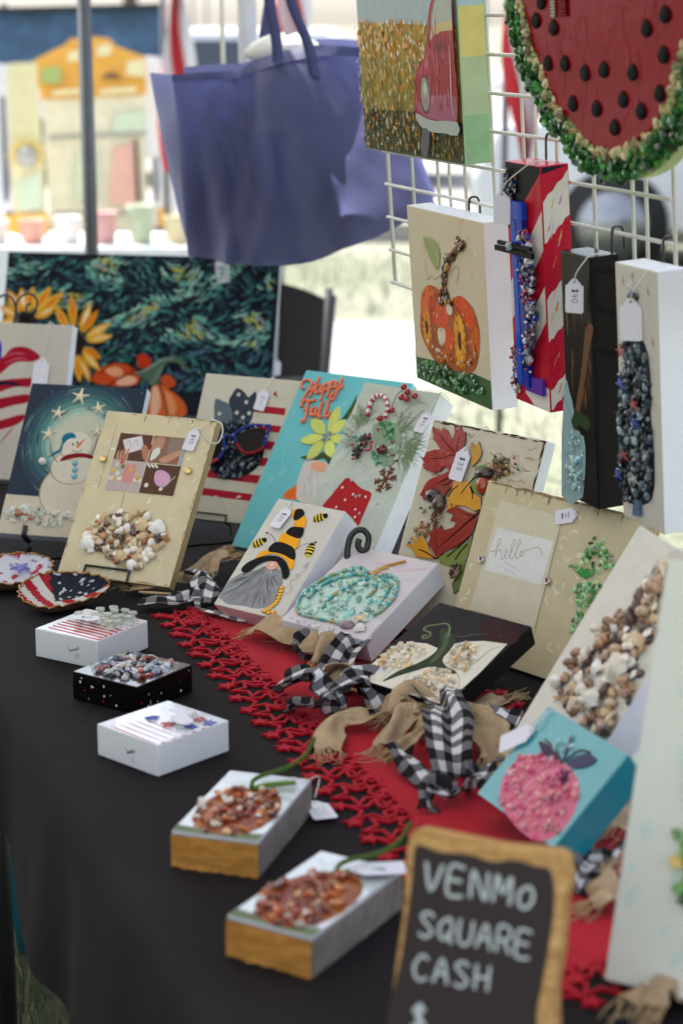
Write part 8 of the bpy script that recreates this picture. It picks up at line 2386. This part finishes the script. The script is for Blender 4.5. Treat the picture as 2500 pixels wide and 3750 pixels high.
# ================================================================== parked vehicles
M['tyre'] = mat_plain('tyre', (.02, .02, .02), .8); M['rim'] = mat_plain('alloy', H('9a9ca0'), .35, metal=.8); M['glass'] = mat_plain('car_glass', (.03, .04, .05), .08, coat=.5)
M['lamp'] = mat_plain('lamp_glass', H('d6d6d2'), .15); M['rear_lamp'] = mat_plain('rear_lamp', H('8f1414'), .2); M['chrome'] = mat_plain('chrome', H('b9bcc0'), .15, metal=1.0)
def car(label, loc, yaw, paint, prof, cab, Wd=1.8, cat='car'):
    """prof: side outline of the body; cab: greenhouse outline (x, z)"""
    o = thing('parked_car', label, cat, loc, (0, 0, yaw), group='parked vehicles')
    b = MB()
    n = len(prof)
    v = [(x, -Wd/2+.06*(z > .75)*0, z) for x, z in prof]+[(x, Wd/2, z) for x, z in prof]
    b.add(v, [tuple(range(n)), tuple(range(2*n-1, n-1, -1))]+[(i, n+i, n+(i+1) % n, (i+1) % n) for i in range(n)])
    bo = b.build('body', paint, o); bv = bo.modifiers.new('bevel', 'BEVEL'); bv.width = .05; bv.segments = 3; bv.limit_method = 'ANGLE'
    m = len(cab); k = .82
    b = MB(); zb = min(z for x, z in cab); zt2 = max(z for x, z in cab)
    wz = lambda z: Wd/2*(1-(1-k)*(z-zb)/(zt2-zb))-.02
    v = [(x, -wz(z), z) for x, z in cab]+[(x, wz(z), z) for x, z in cab]
    b.add(v, [tuple(range(m)), tuple(range(2*m-1, m-1, -1))]+[(i, m+i, m+(i+1) % m, (i+1) % m) for i in range(m)])
    bo = b.build('cabin', paint, o); bv = bo.modifiers.new('bevel', 'BEVEL'); bv.width = .05; bv.segments = 3
    # side windows and screens set proud of the cabin
    xs = sorted(x for x, z in cab)
    tops = sorted([x for x, z in cab if z > zt2-.08]); bots = sorted([x for x, z in cab if z < zb+.08])
    for s_ in (-1, 1):
        for f0, f1 in ((.06, .48), (.54, .94)):
            lo = zb+.10; hi = zt2-.10
            ex_ = lambda f, z: (bots[0]+(bots[-1]-bots[0])*f)*(1-(z-zb)/(zt2-zb))+(tops[0]+(tops[-1]-tops[0])*f)*((z-zb)/(zt2-zb))
            q = [(ex_(f0, lo), s_*(wz(lo)+.006), lo), (ex_(f1, lo), s_*(wz(lo)+.006), lo), (ex_(f1, hi), s_*(wz(hi)+.006), hi), (ex_(f0, hi), s_*(wz(hi)+.006), hi)]
            b = MB(); b.add(q, [(0, 1, 2, 3)]); w_ = b.build('side_window', M['glass'], o); w_.modifiers.new('t', 'SOLIDIFY').thickness = .008
    for e in (0, -1):
        lo = zb+.08; hi = zt2-.08; sg = -1 if e == 0 else 1
        xl = bots[e]*(1-(lo-zb)/(zt2-zb))+tops[e]*((lo-zb)/(zt2-zb))+sg*.012; xh = bots[e]*(1-(hi-zb)/(zt2-zb))+tops[e]*((hi-zb)/(zt2-zb))+sg*.012
        b = MB(); b.add([(xl, -wz(lo)+.1, lo), (xl, wz(lo)-.1, lo), (xh, wz(hi)-.1, hi), (xh, -wz(hi)+.1, hi)], [(0, 1, 2, 3)]); w_ = b.build('windscreen' if e == 0 else 'rear_window', M['glass'], o); w_.modifiers.new('t', 'SOLIDIFY').thickness = .008
    x0 = min(x for x, z in prof); x1 = max(x for x, z in prof)
    for wx in (x0+.85, x1-.9):
        for s_ in (-1, 1):
            w_ = MB(); w_.tube([(wx, s_*(Wd/2-.20), .33), (wx, s_*(Wd/2+.015), .33)], .33, n=24); wo = w_.build('wheel', M['tyre'], o)
            w_ = MB(); w_.tube([(wx, s_*(Wd/2+.012), .33), (wx, s_*(Wd/2+.025), .33)], .21, n=20); w_.build('rim', M['rim'], wo)
    for s_ in (-1, 1):
        b = MB(); b.box((x0-.015, s_*.68-.17, .62), (x0+.06, s_*.68+.17, .76)); b.build('headlight', M['lamp'], o)
        b = MB(); b.box((x1-.06, s_*.74-.10, .70), (x1+.015, s_*.74+.10, .92)); b.build('tail_light', M['rear_lamp'], o)
    b = MB(); b.box((x0-.02, -.42, .40), (x0+.03, .42, .60)); b.build('grille', M['chrome'], o)
    return o
SUVP = [(-2.3, .28), (2.3, .28), (2.35, .7), (2.3, 1.02), (-1.05, 1.02), (-2.2, .92), (-2.36, .6)]
SUVC = [(-1.15, 1.0), (2.22, 1.0), (2.05, 1.68), (-.45, 1.68)]
SEDP = [(-2.25, .26), (2.25, .26), (2.28, .6), (2.2, .95), (-1.0, .92), (-2.15, .80), (-2.28, .55)]
SEDC = [(-1.05, .9), (1.75, .92), (1.0, 1.42), (-.25, 1.42)]
PW = mat_plain('white_car_paint', H('d4d6da'), .25, var=.02, coat=.8); PD = mat_plain('black_car_paint', (.012, .012, .014), .2, coat=.8); PS = mat_plain('silver_car_paint', H('9aa3ac'), .3, metal=.5, coat=.6)
car('white sport utility car parked behind the wire grid', (3.2, 12.6, 0), RAD(-6), PW, SUVP, SUVC, 1.9)
car('black sedan parked in front of the white sport utility car', (4.05, 9.6, 0), RAD(-10), PD, SEDP, SEDC)
car('white sedan parked beyond the tote bag', (-1.1, 19.5, 0), RAD(-4), mat_plain('white_sedan_paint', H('d0d2d6'), .25, coat=.8), SEDP, SEDC)
car('silver car parked behind the stall opposite', (-6.2, 21.0, 0), RAD(4), PS, SUVP, SUVC)

# ================================================================== far tents, hedge trees and a pale building
for i, (x, y, w_) in enumerate(((-9.5, 26, 3.2), (-2.2, 30, 3.2), (4.6, 27, 3.2), (11.5, 29, 3.2))):
    t_ = canopy_tent(('white market tent far behind the menu board', 'white market tent far behind the tote bag', 'white market tent far behind the red truck painting', 'white market tent far behind the watermelon plaque')[i], [(x, y), (x+w_, y), (x+w_, y+w_), (x, y+w_)], 2.15, 3.2, .3)
    t_['group'] = 'white market tents'
M['bark'] = mat_plain('bark', H('5a4a3c'), .9)
def mat_leaf():
    m, nt, b = newmat('tree_leaf'); at = nt.nodes.new('ShaderNodeAttribute'); at.attribute_name = 'Col'; nt.links.new(at.outputs['Color'], b.inputs['Base Color']); setp(b, rough=.7); return m
M['leaf'] = mat_leaf()
def tree(label, x, y, hgt, seed):
    r = random.Random(seed); o = thing('broadleaf_tree', label, 'tree', (x, y, 0), group='trees beyond the parking lot')
    b = MB(); b.tube([(0, 0, 0), (.1, 0, hgt*.3), (-.1, .1, hgt*.6)], [.22, .16, .07], n=8)
    for k in range(6):
        a = r.uniform(0, 6.28); z = hgt*r.uniform(.3, .55); b.tube([(0, 0, z), (math.cos(a)*hgt*.16, math.sin(a)*hgt*.16, z+hgt*.14), (math.cos(a)*hgt*.27, math.sin(a)*hgt*.27, z+hgt*.22)], [.09, .05, .02], n=6)
    b.build('trunk', M['bark'], o)
    b = MB()
    cl = [(r.gauss(0, hgt*.15), r.gauss(0, hgt*.15), hgt*r.uniform(.42, .92), r.uniform(.10, .20)*hgt) for _ in range(16)]
    for i in range(2600):
        cx, cy, cz, cr = r.choice(cl); d = Vector((r.gauss(0, 1), r.gauss(0, 1), r.gauss(0, 1))).normalized()*cr*r.uniform(.6, 1.05); p_ = Vector((cx, cy, cz))+d
        n1 = Vector((r.gauss(0, 1), r.gauss(0, 1), r.gauss(0, 1))).normalized(); n2 = n1.orthogonal().normalized(); s_ = r.uniform(.12, .24)
        b.add([p_-n1*s_, p_+n2*s_*.6, p_+n1*s_, p_-n2*s_*.6], [(0, 1, 2, 3)], r.choice([(.05, .09, .03), (.08, .12, .04), (.11, .15, .05), (.06, .10, .035)]))
    b.build('crown', M['leaf'], o)
for i, (x, y, h_) in enumerate(((-14, 44, 8), (-5, 48, 9), (3, 46, 7.5), (10, 47, 9), (19, 44, 8))):
    tree(('first', 'second', 'third', 'fourth', 'fifth')[i]+' leafy tree of the row beyond the parking lot, counted from the menu board side', x, y, h_, i+2)
